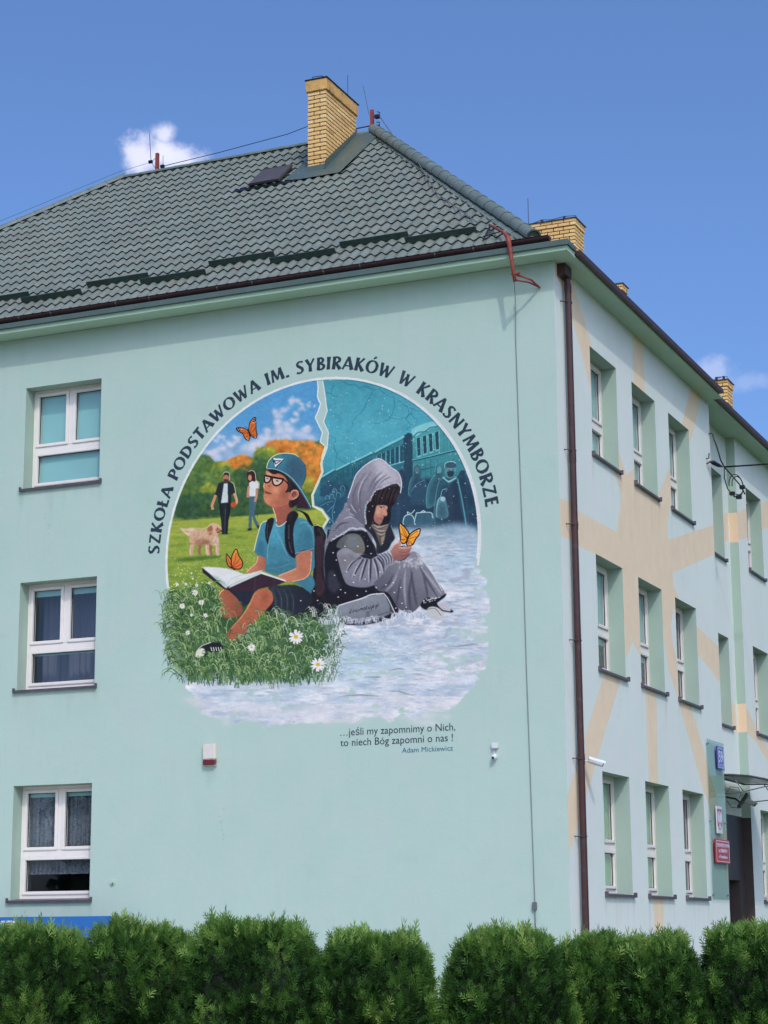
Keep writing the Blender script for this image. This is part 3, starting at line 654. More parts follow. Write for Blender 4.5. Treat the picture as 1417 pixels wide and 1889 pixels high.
    butterfly([c_(565, 98, 580, 115, 605, 150, 608, 205, 580, 195, 565, 150), c_(608, 205, 605, 140, 620, 90, 648, 58, 665, 110, 695, 160, 692, 205, 665, 222, 630, 218)], ((236, 160, 60), (222, 100, 60)),
              [c_(612, 205, 635, 150, 645, 90), c_(612, 208, 650, 170, 672, 140), c_(612, 210, 660, 195, 690, 180), c_(605, 195, 585, 160, 572, 120)], c_(590, 205, 612, 212, 635, 228), w=1.8)
    butterfly([g_(835, 1080, 880, 1110, 940, 1170, 985, 1250, 960, 1330, 930, 1380, 890, 1400, 850, 1370, 845, 1300, 835, 1220, 825, 1150), g_(1000, 1250, 1060, 1200, 1155, 1165, 1140, 1260, 1085, 1330, 1060, 1390, 1020, 1430, 960, 1430, 945, 1390, 965, 1310)], ((250, 176, 66), (240, 150, 50)),
              [g_(955, 1330, 900, 1230, 855, 1120), g_(955, 1330, 920, 1290, 850, 1240), g_(955, 1335, 900, 1340, 860, 1340), g_(955, 1320, 930, 1230, 890, 1150), g_(965, 1320, 1040, 1250, 1120, 1200), g_(965, 1330, 1050, 1300, 1100, 1290), g_(965, 1340, 1010, 1380, 1030, 1410), g_(960, 1350, 975, 1390, 980, 1420), g_(965, 1320, 1010, 1240, 1080, 1200)],
              g_(1000, 1240, 960, 1310, 940, 1400), g_(845, 1100, 1130, 1190, 1140, 1230, 820, 1330, 850, 1380, 1000, 1425, 970, 1425), w=2.2)
    # ---------- dark ground of both sitters
    cv.fill(spline(c_(940, 470, 1050, 380, 1250, 360, 1400, 300) + d_(60, -100, 200, 60, 300, 330, 560, 330, 620, 480, 620, 600, 340, 680, 140, 640) + c_(1340, 640, 1200, 620, 1000, 620, 880, 600), 4), (28, 28, 40), 1.2)
    # ---------- the boy: backpack, shirt, arms, head
    cv.fill(spline(h_(1050, 85, 1120, 80, 1190, 120, 1255, 240, 1230, 420, 1240, 600, 1260, 900, 1280, 1150, 1250, 1300, 1100, 1280, 1000, 1200, 1040, 900, 1050, 600, 1060, 300), 5), (30, 26, 34), .4)
    cv.fill(spline(h_(1080, 330, 1130, 260, 1200, 300, 1190, 600, 1180, 900, 1230, 1100, 1160, 1240, 1080, 1150, 1090, 800), 5), (70, 48, 60), 1.6, .8)
    for k in range(26): y = 380 + k * 30; cv.stroke(h_(1090 + 10 * math.sin(k), y, 1140 + 20 * math.sin(k * 1.7), y + 22, 1185, y + 4), 1.2, (38, 28, 38), (.3, .3), .3, .7)
    for p in [(1110, 150, 1160, 200, 1185, 290), (1130, 130, 1190, 190, 1210, 260)]: cv.stroke(h_(*p), .9, (96, 94, 88), alpha=.7)
    cv.stroke(h_(1190, 110, 1240, 200, 1262, 240), 1.2, (150, 200, 210)); cv.stroke(h_(1055, 85, 1110, 78, 1180, 108), 1.3, (214, 224, 176))
    shirt = spline(h_(290, 0, 190, 50, 150, 200, 110, 360, 75, 490, 130, 560, 180, 600, 250, 620, 262, 740, 250, 820, 420, 880, 620, 960, 820, 1060, 900, 1120, 1000, 1200, 1020, 1160, 1070, 1050, 1050, 950, 1000, 870, 1060, 780, 1065, 680, 1060, 300, 1040, 120, 970, 10, 800, -40, 600, -20, 420, -30), 5)
    cv.fill(shirt, (72, 142, 166), .4, col2=(64, 122, 146), ax=(.3, 1))
    def sh(col, w, bl, al, *p): cv.stroke(h_(*p), w, col, (.2, .2), bl, al)
    for p in [(400, 60, 440, 200, 420, 400, 380, 600), (560, 300, 600, 500, 650, 640), (330, 700, 430, 740, 560, 710), (480, 690, 640, 700, 740, 640)]: sh((52, 104, 128), 5, 2, .7, *p)
    for p in [(410, 60, 340, 260, 300, 470, 292, 730), (470, 200, 560, 440, 640, 610), (300, 790, 500, 770, 700, 690), (430, 100, 450, 220, 500, 320), (800, 60, 900, 30, 980, 60), (760, 380, 800, 250), (730, 200, 740, 400), (900, 70, 1000, 120, 1050, 300, 1050, 470), (170, 160, 150, 300)]: sh((124, 194, 212), 1.7, .7, .8, *p)
    cv.fill(spline(h_(400, 40, 450, 60, 500, 300, 440, 420, 340, 380), 4), (84, 168, 200), 3, .7)
    cv.fill(spline(h_(780, 250, 900, 150, 1030, 200, 1040, 460, 860, 500, 770, 520), 4), (60, 114, 140), 4, .75)
    cv.fill(spline(h_(180, 330, 240, 380, 260, 600, 160, 580, 100, 500), 4), (56, 108, 140), 2, .7)
    cv.fill(spline(h_(270, 740, 500, 740, 760, 690, 760, 780, 480, 900, 260, 830), 4), (62, 118, 138), 2, .7)
    cv.stroke(h_(75, 500, 110, 340, 160, 160, 200, 50, 290, 5), 1.6, (224, 226, 190)); cv.stroke(h_(750, 575, 860, 500, 1040, 480), 2, (30, 44, 74)); cv.stroke(h_(740, 590, 760, 540, 1050, 465), 1, (130, 200, 214))
    # far arm, near arm
    cv.fill(spline(h_(140, 580, 260, 625, 262, 760, 230, 830, 60, 860, -60, 850, 20, 770, 100, 710), 5), (206, 140, 110), .4, col2=(168, 100, 82), ax=(1, .2))
    cv.fill(spline(h_(765, 575, 880, 510, 1020, 500, 1010, 650, 1000, 820, 960, 920, 840, 975, 700, 1005, 600, 1010, 500, 950, 470, 905, 620, 840, 755, 780, 770, 680), 5), (204, 138, 110), .4, col2=(182, 116, 92), ax=(1, .4))
    cv.fill(spline(h_(800, 540, 900, 520, 960, 560, 900, 800, 800, 880, 780, 700), 4), (176, 108, 88), 4, .7)
    cv.stroke(h_(1012, 520, 1005, 700, 985, 850, 900, 950, 700, 1000), 1.3, (240, 178, 140)); cv.stroke(h_(480, 905, 620, 850, 760, 790), 1.5, (238, 178, 140)); cv.stroke(h_(-40, 840, 30, 770, 110, 700, 145, 590), 1.3, (240, 186, 148))
    # straps
    cv.fill(spline(h_(300, -10, 400, -30, 380, 100, 330, 260, 300, 390, 265, 280, 258, 150), 5), (30, 28, 40), .3)
    cv.fill(spline(h_(600, -20, 640, -120, 740, -150, 800, -80, 740, 50, 715, 200, 725, 400, 750, 610, 650, 560, 590, 420, 575, 200), 5), (28, 26, 36), .3)
    for k in range(12): cv.stroke(h_(630, 80 + 20 * k, 655, 84 + 20 * k), 1.0, (112, 126, 134), curve=False, alpha=.7)
    cv.stroke(h_(648, 350, 665, 430, 700, 540), 1.5, (90, 80, 92), blur=.3); cv.stroke(h_(300, 60, 290, 200, 300, 300), 1.2, (84, 78, 90), blur=.3)
    # head (sketch at 10.9 to the unit)
    cv.fill(spline(f_(800, 1290, 900, 1330, 1000, 1360, 1080, 1420, 1130, 1530, 1180, 1640, 1100, 1600, 1010, 1440, 940, 1370), 4), (24, 24, 32))
    cv.fill(spline(f_(340, 1200, 400, 1400, 440, 1600, 500, 1620, 620, 1550, 660, 1420, 760, 1300, 760, 1150, 560, 1150), 5), (176, 104, 82), .5, col2=(148, 84, 74), ax=(1, .3))
    cv.stroke(f_(360, 1270, 405, 1400, 440, 1560), 1.4, (240, 206, 180)); cv.stroke(f_(420, 1600, 470, 1650, 560, 1620, 640, 1545), 1.4, (216, 222, 216))
    cv.fill(spline(f_(240, 520, 420, 520, 640, 640, 720, 800, 760, 1100, 680, 1200, 460, 1260, 300, 1240, 200, 1150, 172, 1040, 190, 960, 175, 860, 200, 700, 225, 600), 5), (204, 132, 100), .4, col2=(180, 106, 84), ax=(1, .15))
    cv.blob(*f_(430, 920)[0], 7, 9, (230, 166, 128), .6, cover=False); cv.blob(*f_(600, 1000)[0], 8, 14, (158, 88, 74), .6, cover=False); cv.blob(*f_(260, 1130)[0], 7, 6, (222, 158, 120), .55, cover=False); cv.blob(*f_(290, 600)[0], 5, 4, (234, 176, 140), .7, cover=False); cv.blob(*f_(520, 1180)[0], 12, 5, (160, 90, 76), .5, cover=False)
    cv.fill(spline(f_(250, 500, 450, 500, 640, 620, 760, 740, 880, 880, 900, 1080, 860, 1200, 720, 1280, 680, 1180, 740, 1040, 700, 960, 610, 970, 660, 870, 640, 700, 500, 590, 380, 600, 300, 560), 5), (40, 28, 36), .3)
    cv.fill(spline(f_(720, 980, 760, 920, 840, 920, 880, 980, 850, 1060, 780, 1110, 710, 1120, 670, 1060), 5), (192, 118, 98), .3); cv.fill(spline(f_(740, 1000, 790, 950, 840, 980, 820, 1040, 760, 1060), 4), (110, 56, 54), .6, .9); cv.blob(*f_(800, 1020)[0], 2.4, 2.6, (170, 100, 86), .8, cover=False)
    cv.stroke(f_(725, 970, 770, 925, 840, 925, 880, 985, 850, 1060, 760, 1115), 1.0, (242, 190, 160))
    # nose, mouth, glasses
    cv.fill(spline(f_(320, 690, 345, 760, 340, 850, 290, 850, 230, 820, 270, 760), 4), (196, 124, 96), .5, .8); cv.fill(f_(268, 826, 300, 832, 308, 850, 285, 848), (90, 36, 36), .3); cv.stroke(f_(190, 780, 178, 850, 200, 880), 1.3, (238, 180, 146))
    cv.fill(spline(f_(200, 940, 250, 955, 340, 990, 290, 1005, 215, 985), 4), (150, 74, 66), .4); cv.stroke(f_(200, 945, 260, 965, 345, 995), .9, (80, 34, 38))
    for P in (spline(f_(205, 640, 320, 665, 290, 750, 215, 770, 195, 710), 5), spline(f_(365, 680, 555, 705, 520, 790, 430, 830, 370, 790), 5)):
        cv.fill(P, (226, 214, 204), .2, .75); cv.stroke(np.vstack([P, P[:2]]), 2.6, (22, 18, 26), curve=False)
    cv.blob(*f_(450, 735)[0], 3.2, 1.5, (84, 56, 50), .9, .2, hard=2, cover=False); cv.blob(*f_(255, 690)[0], 2.6, 1.3, (96, 66, 56), .8, .2, hard=2, cover=False)
    cv.stroke(f_(200, 625, 330, 655, 460, 680, 580, 700), 3.4, (22, 18, 26)); cv.stroke(f_(570, 700, 640, 760, 680, 815), 2.2, (22, 18, 26))
    # cap
    cv.fill(spline(f_(830, 1270, 960, 1285, 1110, 1285, 1000, 1080, 900, 900, 880, 960, 900, 1100), 4), (58, 34, 50), .3)
    cap = spline(f_(235, 490, 255, 380, 320, 280, 430, 210, 600, 180, 780, 195, 900, 270, 990, 390, 1030, 540, 1020, 680, 950, 830, 960, 920, 1130, 1250, 1100, 1280, 1020, 1120, 860, 870, 740, 710, 620, 600, 480, 530, 350, 495), 5)
    cv.fill(cap, (62, 126, 152), .3, col2=(54, 92, 118), ax=(1, .5))
    cv.fill(spline(f_(700, 300, 850, 350, 950, 500, 950, 700, 850, 760, 700, 620, 640, 450), 4), (58, 80, 104), 5, .6, cover=False); cv.fill(spline(f_(300, 330, 480, 230, 620, 280, 560, 420, 330, 460), 4), (78, 146, 158), 4, .6, cover=False)
    cv.stroke(f_(240, 490, 350, 490, 480, 520, 640, 600, 780, 720, 920, 900, 1040, 1100, 1130, 1265), 1.4, (140, 190, 206)); cv.stroke(f_(236, 480, 262, 370, 330, 275, 440, 205, 600, 178, 780, 195, 880, 250), 1.5, (226, 226, 160))
    cv.stroke(f_(1000, 400, 1030, 540, 1010, 700, 950, 830), 1, (40, 64, 86))
    for P in (f_(345, 285, 600, 300, 420, 480),): cv.fill(P, (30, 44, 62))
    cv.fill(f_(370, 278, 585, 290, 410, 465), (224, 228, 238)); cv.fill(f_(362, 318, 540, 322, 420, 408), (32, 46, 64)); cv.fill(f_(400, 335, 492, 340, 428, 385), (216, 222, 236)); cv.stroke(f_(355, 322, 415, 400, 405, 300), .1, (30, 44, 62))
    # shorts, legs, shoe
    cv.fill(spline(h_(310, 1090, 560, 1060, 760, 1060, 900, 1130, 1010, 1210, 1040, 1330, 960, 1440, 860, 1530, 600, 1560, 380, 1560, 390, 1400, 400, 1280), 5), (48, 58, 72), .5, col2=(34, 36, 50), ax=(1, .2))
    for k in range(7): x = 400 + k * 48; cv.stroke(h_(x - 40, 1110, x + 20, 1250, x + 30, 1400, x + 10, 1540), 1.6, [(86, 102, 116), (36, 40, 54)][k % 2], (.2, .2), .6, .7)
    cv.fill(c_(590, 400, 820, 380, 810, 430, 700, 560, 660, 540), (36, 42, 58), .6)
    cv.fill(spline(c_(505, 420, 540, 385, 620, 430, 690, 520, 680, 600, 560, 620, 525, 560, 500, 490), 5), (176, 104, 76), .5, col2=(140, 78, 64), ax=(1, 0))
    cv.stroke(c_(530, 590, 502, 480, 512, 420, 545, 388), 1.5, (244, 206, 160))
    leg = spline(c_(800, 410, 860, 380, 925, 400, 945, 450, 935, 500, 880, 560, 800, 650, 740, 720, 690, 780, 610, 810, 565, 770, 580, 730, 650, 650, 740, 540, 770, 460), 5)
    cv.fill(leg, (186, 110, 80), .4, col2=(168, 92, 72), ax=(.4, 1)); cv.stroke(c_(800, 415, 760, 500, 690, 610, 590, 720), 1.8, (232, 168, 124), (.3, .3), .5)
    cv.blob(*c_(880, 450)[0], 9, 12, (150, 82, 66), .6, cover=False); cv.blob(*c_(820, 560)[0], 8, 6, (148, 80, 66), .5, cover=False)
    cv.fill(spline(c_(310, 930, 320, 870, 400, 830, 500, 815, 580, 780, 640, 810, 620, 860, 530, 895, 420, 905, 380, 940), 5), (34, 36, 44), .4); cv.fill(spline(c_(318, 930, 325, 885, 370, 868, 392, 895, 370, 928), 4), (214, 220, 204), .3)
    for k in range(4): cv.stroke(c_(438 + 22 * k, 860, 446 + 22 * k, 888), 1.3, (220, 224, 220), curve=False)
    cv.fill(c_(530, 800, 570, 770, 640, 805, 600, 830), (150, 156, 140), .5)
    # book
    cv.fill(c_(368, 215, 380, 212, 560, 372, 600, 360, 850, 262, 1050, 322, 1010, 330, 850, 290, 780, 400, 600, 405, 545, 385, 372, 250), (44, 30, 46), .2)
    cv.fill(c_(600, 378, 850, 266, 1050, 326, 960, 360, 880, 372, 780, 402, 610, 402), (58, 38, 54), .4)
    cv.fill(spline(c_(372, 208, 440, 205, 560, 215, 650, 240, 720, 262, 850, 232, 850, 238, 600, 350, 560, 378, 500, 320, 430, 260), 3), (222, 226, 232), .2)
    cv.fill(c_(600, 350, 845, 238, 1052, 312, 1052, 324, 850, 258, 580, 380), (206, 216, 224), .2); cv.fill(c_(845, 246, 1050, 318, 1050, 324, 846, 256), (232, 236, 240), .2)
    cv.fill(c_(430, 262, 500, 290, 560, 330, 565, 374, 500, 325), (168, 196, 190), 1.5, .8); cv.stroke(c_(560, 372, 610, 300, 720, 262), 1, (160, 172, 184), alpha=.6); cv.stroke(c_(372, 240, 460, 310, 560, 384), 1.6, (32, 24, 38))
    # ---------- grass of the boy's side
    gcol = [(58, 96, 54), (78, 118, 70), (46, 80, 56), (110, 144, 88), (138, 166, 112), (170, 190, 146)]
    def tuft(x, y, n, lo, hi, bias, pal, wd=1.2):
        for _ in range(n):
            s = 1 if R.rand() < .5 + bias else -1
            hgt = lo + (hi - lo) * R.rand(); w_ = hgt * (.45 + .8 * R.rand()) * s; x0 = x + R.randn() * 4
            cv.stroke([(x0, y + 3), (x0 + w_ * .25, y - hgt * .7), (x0 + w_ * .65, y - hgt * .95), (x0 + w_, y - hgt * .6)], wd * (.7 + .6 * R.rand()), pal[R.randint(len(pal))], (1, .15), alpha=.9)
    nolegs = cv.mask(leg, full)
    gz = spline(c_(100, 440, 180, 470, 330, 400, 480, 400, 520, 520, 560, 700, 700, 760, 850, 650, 900, 590, 1100, 620, 1300, 640, 1400, 700) + d_(100, 780, 110, 900, 40, 1040) + c_(1330, 1090, 1180, 1110, 900, 1130, 700, 1120, 500, 1100, 300, 1110, 200, 1060, 140, 900, 100, 760, 90, 600), 4)
    cv.fill(gz, (62, 96, 56), 8, .95)
    cv.fill(spline(c_(480, 470, 700, 520, 760, 560, 600, 740, 500, 700), 4), (58, 90, 56), 3, .95)
    cv.fill(spline(c_(505, 420, 540, 385, 620, 430, 690, 520, 680, 600, 560, 620, 525, 560, 500, 490), 5), (176, 104, 76), .5, col2=(140, 78, 64), ax=(1, 0)); cv.stroke(c_(530, 590, 502, 480, 512, 420, 545, 388), 1.5, (244, 206, 160))
    cv.fill(leg, (186, 110, 80), .4, col2=(168, 92, 72), ax=(.4, 1)); cv.stroke(c_(800, 415, 760, 500, 690, 610, 590, 720), 1.8, (232, 168, 124), (.3, .3), .5)
    cv.blob(*c_(880, 450)[0], 9, 12, (150, 82, 66), .6, cover=False); cv.blob(*c_(820, 560)[0], 8, 6, (148, 80, 66), .5, cover=False)
    gc = gz.mean(0); gmask = cv.mask((gz - gc) * np.array((1.07, 1.05)) + gc, full)
    def inside(x, y):
        i, j = int((y - cv.y0) * cv.s), int((x - cv.x0) * cv.s)
        return 0 <= i < H and 0 <= j < W and gmask[i, j] > .5 and nolegs[i, j] < .5
    pts = [(300 + R.rand() * 330, 1080 + R.rand() * 180) for _ in range(900)]
    pts = sorted([p for p in pts if inside(*p)], key=lambda p: p[1])
    for x, y in pts:
        f = min(1, max(0, (x - 480) / 130)); right = gcol[:3] + [(96, 126, 104), (190, 210, 196)]
        tuft(x, y, 3, 6, 17, -.25 + .35 * f, gcol if R.rand() > f else right, 1.5)
        if R.rand() < .35: tuft(x, y + 3, 2, 4, 9, 0, [(40, 68, 44), (34, 60, 46)], 1.3)
    for k in range(46):                                    # the ragged left fringe
        x, y = 318 + R.rand() * 14, 1095 + k * 3.4 + R.rand() * 4
        cv.stroke([(x + 6, y), (x - 6, y - 8), (x - 14 - R.rand() * 6, y - 2), (x - 18 - R.rand() * 6, y + 12)], 1.3, gcol[R.randint(5)], (1, .1))
    for x, y in c_(430, 1165, 540, 1155, 655, 1180, 950, 1185, 1100, 1170): tuft(x, y, 5, 4, 10, 0, [(60, 104, 70), (96, 130, 90)], 1.2)
    for x, y in c_(650, 530, 560, 580, 600, 620, 520, 600, 700, 700, 830, 600, 900, 610, 800, 680): tuft(x, y, 3, 8, 14, -.1, [(196, 196, 150), (150, 160, 110), (90, 110, 70)], 1.2)
    for x, y in c_(980, 610, 1060, 640, 1180, 680, 1250, 620, 1300, 600, 1390, 560, 1400, 640, 1330, 680): tuft(x, y, 5, 8, 18, 0, [(214, 220, 214), (150, 168, 156), (90, 112, 96)], 1.3)
    for _ in range(150):                                    # frost takes the last blades
        t_ = R.rand(); x, y = 606 + 22 * R.rand() - 18 * (t_ > .7) * R.rand(), 1128 + 128 * t_
        tuft(x, y, 2, 5, 14, .25, [(206, 218, 226), (120, 150, 140), (84, 116, 96), (230, 234, 240)], 1.2)
    for _ in range(90):
        x, y = 330 + 270 * R.rand(), 1250 + 12 * R.rand(); tuft(x, y, 2, 5, 13, -.1, gcol[:4], 1.3)
    def daisy(x, y, r, n=13):
        for k in range(n):
            a = 6.283 * k / n + R.randn() * .1; cv.stroke([(x + r * .2 * math.cos(a), y + r * .2 * math.sin(a)), (x + r * .65 * math.cos(a), y + r * .65 * math.sin(a)), (x + r * math.cos(a), y + r * math.sin(a))], r * .3, (232, 232, 240), (.6, .5))
        cv.blob(x, y, r * .3, r * .26, (216, 180, 50), 1, hard=3)
    for x, y, r in ((1133, 775, 60), (1312, 1002, 58), (770, 862, 32), (204, 524, 24), (360, 493, 24), (308, 415, 26), (395, 600, 20), (250, 740, 20), (322, 355, 15), (425, 335, 12), (235, 345, 12), (163, 348, 14), (280, 596, 14), (290, 300, 10), (280, 255, 9)): daisy(*c_(x, y)[0], r / 4.43)
    cv.fill(spline(c_(310, 925, 330, 868, 400, 830, 470, 818, 520, 830, 535, 880, 470, 900, 420, 905, 380, 940), 5), (30, 34, 42), .4); cv.fill(spline(c_(312, 930, 322, 885, 368, 866, 394, 892, 378, 930, 340, 945), 4), (216, 222, 206), .3); cv.stroke(c_(330, 880, 370, 845, 440, 820), 1.6, (206, 214, 200))
    for k in range(5): cv.stroke(c_(438 + 20 * k, 858, 446 + 20 * k, 890), 1.4, (222, 226, 222), curve=False)
    for x, y in c_(400, 930, 450, 925, 500, 915, 540, 900, 350, 960): tuft(x, y, 3, 5, 10, -.2, gcol, 1.4)
    # ---------- the child in grey: shawl, sleeve, hood, face, hands, skirt, bag
    cv.fill(spline(j_(850, 60, 800, 160, 720, 280, 620, 440, 560, 600, 510, 700, 500, 850, 490, 1100, 540, 1400, 700, 1500, 900, 1300, 1250, 700, 1200, 400, 1150, 300, 1100, 100), 5), (140, 140, 158), .5, col2=(96, 96, 116), ax=(-.2, 1))
    for p in [(900, 230, 1020, 300, 1130, 380), (800, 330, 900, 290, 1020, 320), (870, 150, 920, 200, 1100, 330)]: cv.stroke(j_(*p), 1.6, (208, 210, 224), (.3, .3), .4, .9)
    for p in [(930, 270, 1040, 330, 1140, 410), (860, 120, 950, 230, 1100, 330), (640, 520, 760, 400, 900, 380)]: cv.stroke(j_(*p), 2.6, (66, 66, 84), (.3, .3), .8, .8)
    cv.fill(spline(j_(560, 720, 620, 650, 760, 590, 880, 520, 1000, 510, 1150, 520, 1230, 640, 1300, 760, 1340, 900, 1380, 950, 1374, 1300, 1000, 1450, 700, 1500, 540, 1480, 510, 1200, 500, 950), 5), (26, 28, 40), .4)
    cv.fill(spline(j_(560, 1180, 640, 1140, 720, 1300, 760, 1400, 640, 1490, 560, 1400), 5), (60, 60, 76), 2, .8)
    cv.stroke(j_(1120, 470, 1240, 540, 1310, 700, 1345, 830), 3.2, (184, 182, 170), (.6, .3), .3); cv.stroke(j_(1220, 640, 1290, 740, 1330, 860), 1.2, (60, 58, 56), alpha=.7)
    cv.fill(spline(j_(690, 760, 740, 650, 880, 560, 1040, 570, 1120, 680, 1140, 830, 1050, 890, 900, 850, 780, 800), 5), (88, 92, 100), .6, col2=(120, 118, 112), ax=(1, .3)); cv.fill(spline(j_(850, 620, 960, 580, 1060, 700, 960, 800, 860, 740), 4), (118, 126, 136), 3, .8)
    slv = spline(j_(700, 860, 840, 780, 1000, 860, 1140, 880, 1250, 920, 1370, 900, 1470, 860, 1560, 900, 1640, 1010, 1560, 1180, 1420, 1300, 1200, 1400, 1000, 1400, 850, 1350, 780, 1200, 740, 1050), 5)
    cv.fill(slv, (152, 152, 170), .5, col2=(120, 122, 140), ax=(-.3, 1)); cv.fill(spline(j_(760, 900, 960, 900, 1000, 1000, 860, 1160, 760, 1080), 4), (120, 118, 128), 3, .7)
    for (x0, y0, x1, y1, x2, y2) in [(1080, 930, 960, 1000, 860, 1150), (1120, 960, 1030, 1100, 960, 1250), (1180, 960, 1120, 1150, 1080, 1300), (1240, 960, 1230, 1150, 1230, 1330), (1290, 950, 1340, 1100, 1360, 1280), (1340, 930, 1420, 1040, 1450, 1180)]:
        cv.stroke(j_(x0, y0, x1, y1, x2, y2), 3.4, (48, 48, 64), (1, .05), .5, .9); cv.stroke([(x - 3.2, y + 1) for x, y in j_(x0, y0, x1, y1, x2, y2)], 1.7, (206, 206, 220), (.3, .2), .4, .85)
    cv.fill(j_(1060, 900, 1140, 880, 1260, 920, 1370, 880, 1240, 960, 1120, 940), (34, 34, 48), .8)
    for k in range(5):
        cv.stroke(g_(470 + 55 * k, 1560 - 10 * k, 560 + 48 * k, 1640 - 6 * k, 600 + 32 * k, 1760 - 14 * k), 2.6, (58, 62, 78), (.3, .3), .4, .85); cv.stroke(g_(490 + 55 * k, 1550 - 10 * k, 585 + 45 * k, 1640 - 6 * k, 625 + 30 * k, 1750 - 14 * k), 1.5, (186, 190, 204), (.3, .3), .3, .85)
    # fraying edge of the cape
    q = spline(j_(610, 660, 720, 600, 820, 540, 900, 480, 1000, 470, 1100, 480, 1160, 510), 8, False)
    for x, y in q: cv.blob(x + R.randn() * .6, y + R.randn() * .8, 1.7, 1.5, (198, 202, 216), .9, hard=2)
    # scarf and dark collar
    cv.fill(spline(g_(300, 1050, 400, 950, 560, 1050, 650, 1080, 700, 1150, 760, 1300, 700, 1400, 640, 1500, 480, 1560, 460, 1400, 380, 1250, 280, 1150), 5), (36, 40, 54), .5)
    cv.fill(spline(g_(400, 1070, 480, 1110, 560, 1120, 655, 1090, 640, 1160, 610, 1220, 600, 1300, 540, 1440, 490, 1330, 440, 1200, 390, 1130), 5), (140, 126, 118), .5, col2=(84, 74, 80), ax=(-.4, 1))
    for p in [(410, 1090, 500, 1140, 650, 1090), (430, 1150, 520, 1200, 620, 1190), (470, 1230, 540, 1260, 610, 1230)]: cv.stroke(g_(*p), 2.2, (196, 186, 168), (.3, .3), .4, .9); cv.stroke([(x, y + 3) for x, y in g_(*p)], 1.4, (64, 54, 64), (.3, .3), .4, .8)
    cv.fill(g_(540, 1300, 600, 1260, 590, 1340, 545, 1430), (150, 138, 112), .7); cv.stroke(g_(700, 1110, 730, 1220, 770, 1320), .9, (160, 150, 120))
    # hair + face
    cv.fill(spline(g_(300, 1100, 310, 900, 330, 750, 450, 580, 560, 520, 700, 450, 800, 460, 850, 520, 840, 600, 800, 640, 760, 760, 700, 840, 690, 1000, 650, 1080, 540, 1110, 420, 1090), 5), (32, 26, 34), .3)
    face = spline(g_(470, 800, 540, 790, 620, 800, 645, 830, 625, 880, 640, 930, 620, 965, 588, 965, 575, 1005, 560, 1015, 560, 1040, 530, 1095, 490, 1090, 440, 1050, 425, 980, 450, 880), 5)
    cv.fill(face, (202, 150, 130), .3, col2=(168, 112, 104), ax=(-.3, 1)); cv.blob(*g_(490, 900)[0], 5, 6, (222, 176, 152), .7, cover=False); cv.blob(*g_(600, 900)[0], 3, 5, (226, 180, 156), .7, cover=False)
    cv.blob(*g_(470, 1010)[0], 5, 5, (150, 100, 98), .5, cover=False)
    cv.stroke(g_(500, 800, 560, 825, 600, 815), 1.8, (70, 44, 50), (.3, .3)); cv.stroke(g_(530, 830, 575, 832), 1.1, (60, 40, 46), curve=False); cv.stroke(g_(520, 1000, 560, 1015, 572, 1008), 1.2, (130, 62, 66)); cv.stroke(g_(570, 955, 600, 962), 1, (140, 86, 80), curve=False); cv.stroke(g_(600, 830, 605, 900, 575, 950), .9, (150, 100, 92), alpha=.7)
    for k in range(16):
        x = 450 + k * 22; cv.stroke(g_(x + 60, 520, x + 10, 640, x - 20 + R.randn() * 10, 760 + R.randn() * 20), 1.4, [(70, 50, 54), (26, 20, 28), (96, 72, 70)][k % 3], (.4, .1), .2, .8)
    # hood
    hood = spline(g_(430, 75, 520, 60, 600, 110, 700, 200, 790, 260, 840, 340, 862, 450, 850, 580, 838, 600, 846, 500, 800, 445, 680, 460, 600, 510, 540, 530, 450, 570, 400, 650, 340, 740, 300, 780, 290, 900, 300, 1100, 180, 1040, 60, 880, 10, 760, 15, 640, 80, 480, 130, 340, 220, 220, 330, 130), 5)
    cv.fill(hood, (166, 164, 182), .4, col2=(98, 98, 118), ax=(-.25, 1))
    cv.fill(spline(g_(440, 90, 560, 90, 700, 220, 800, 300, 830, 430, 700, 440, 560, 500, 480, 400, 460, 200), 4), (196, 194, 210), 5, .75, clip=None, cover=False)
    for p in [(560, 260, 480, 340, 400, 440, 330, 600), (640, 300, 540, 380, 440, 480, 360, 640), (400, 260, 290, 380, 210, 560, 200, 760, 240, 960), (300, 260, 160, 480, 100, 640, 120, 820, 240, 1020), (700, 340, 600, 380, 500, 460)]: cv.stroke(g_(*p), 3.6, (92, 90, 110), (.2, .2), 1.2, .7, cover=False)
    for p in [(590, 280, 500, 350, 430, 430), (340, 300, 240, 430, 180, 620, 190, 780), (50, 760, 100, 850, 160, 920), (660, 330, 580, 370, 470, 470), (500, 200, 420, 240)]: cv.stroke(g_(*p), 1.7, (216, 214, 228), (.3, .2), .6, .8, cover=False)
    cv.stroke(g_(15, 680, 80, 480, 140, 320, 230, 210, 330, 130, 430, 72, 520, 58, 600, 105, 700, 195, 800, 265, 848, 360, 864, 470, 845, 600), 1.7, (214, 218, 232), curve=True)
    q = spline(g_(300, 1090, 290, 980, 285, 880, 310, 770, 360, 720, 400, 640, 450, 565, 540, 525, 620, 490, 690, 455, 800, 445, 845, 500), 8, False)
    for x, y in q: cv.blob(x + R.randn() * .7, y + R.randn() * .7, 1.3, 1.2, [(216, 212, 222), (180, 176, 190)][R.randint(2)], .9, hard=2)
    # skirt / knees
    skirt = spline(g_(700, 1750, 800, 1690, 900, 1640, 1000, 1540, 1080, 1530, 1180, 1620) + d_(850, 170, 920, 260, 970, 340, 1022, 425, 950, 460, 890, 460, 820, 520, 740, 580, 640, 540, 560, 420, 480, 400, 440, 340, 500, 280, 560, 200), 5)
    cv.fill(skirt, (140, 142, 158), .5, col2=(88, 88, 106), ax=(-.6, .8))
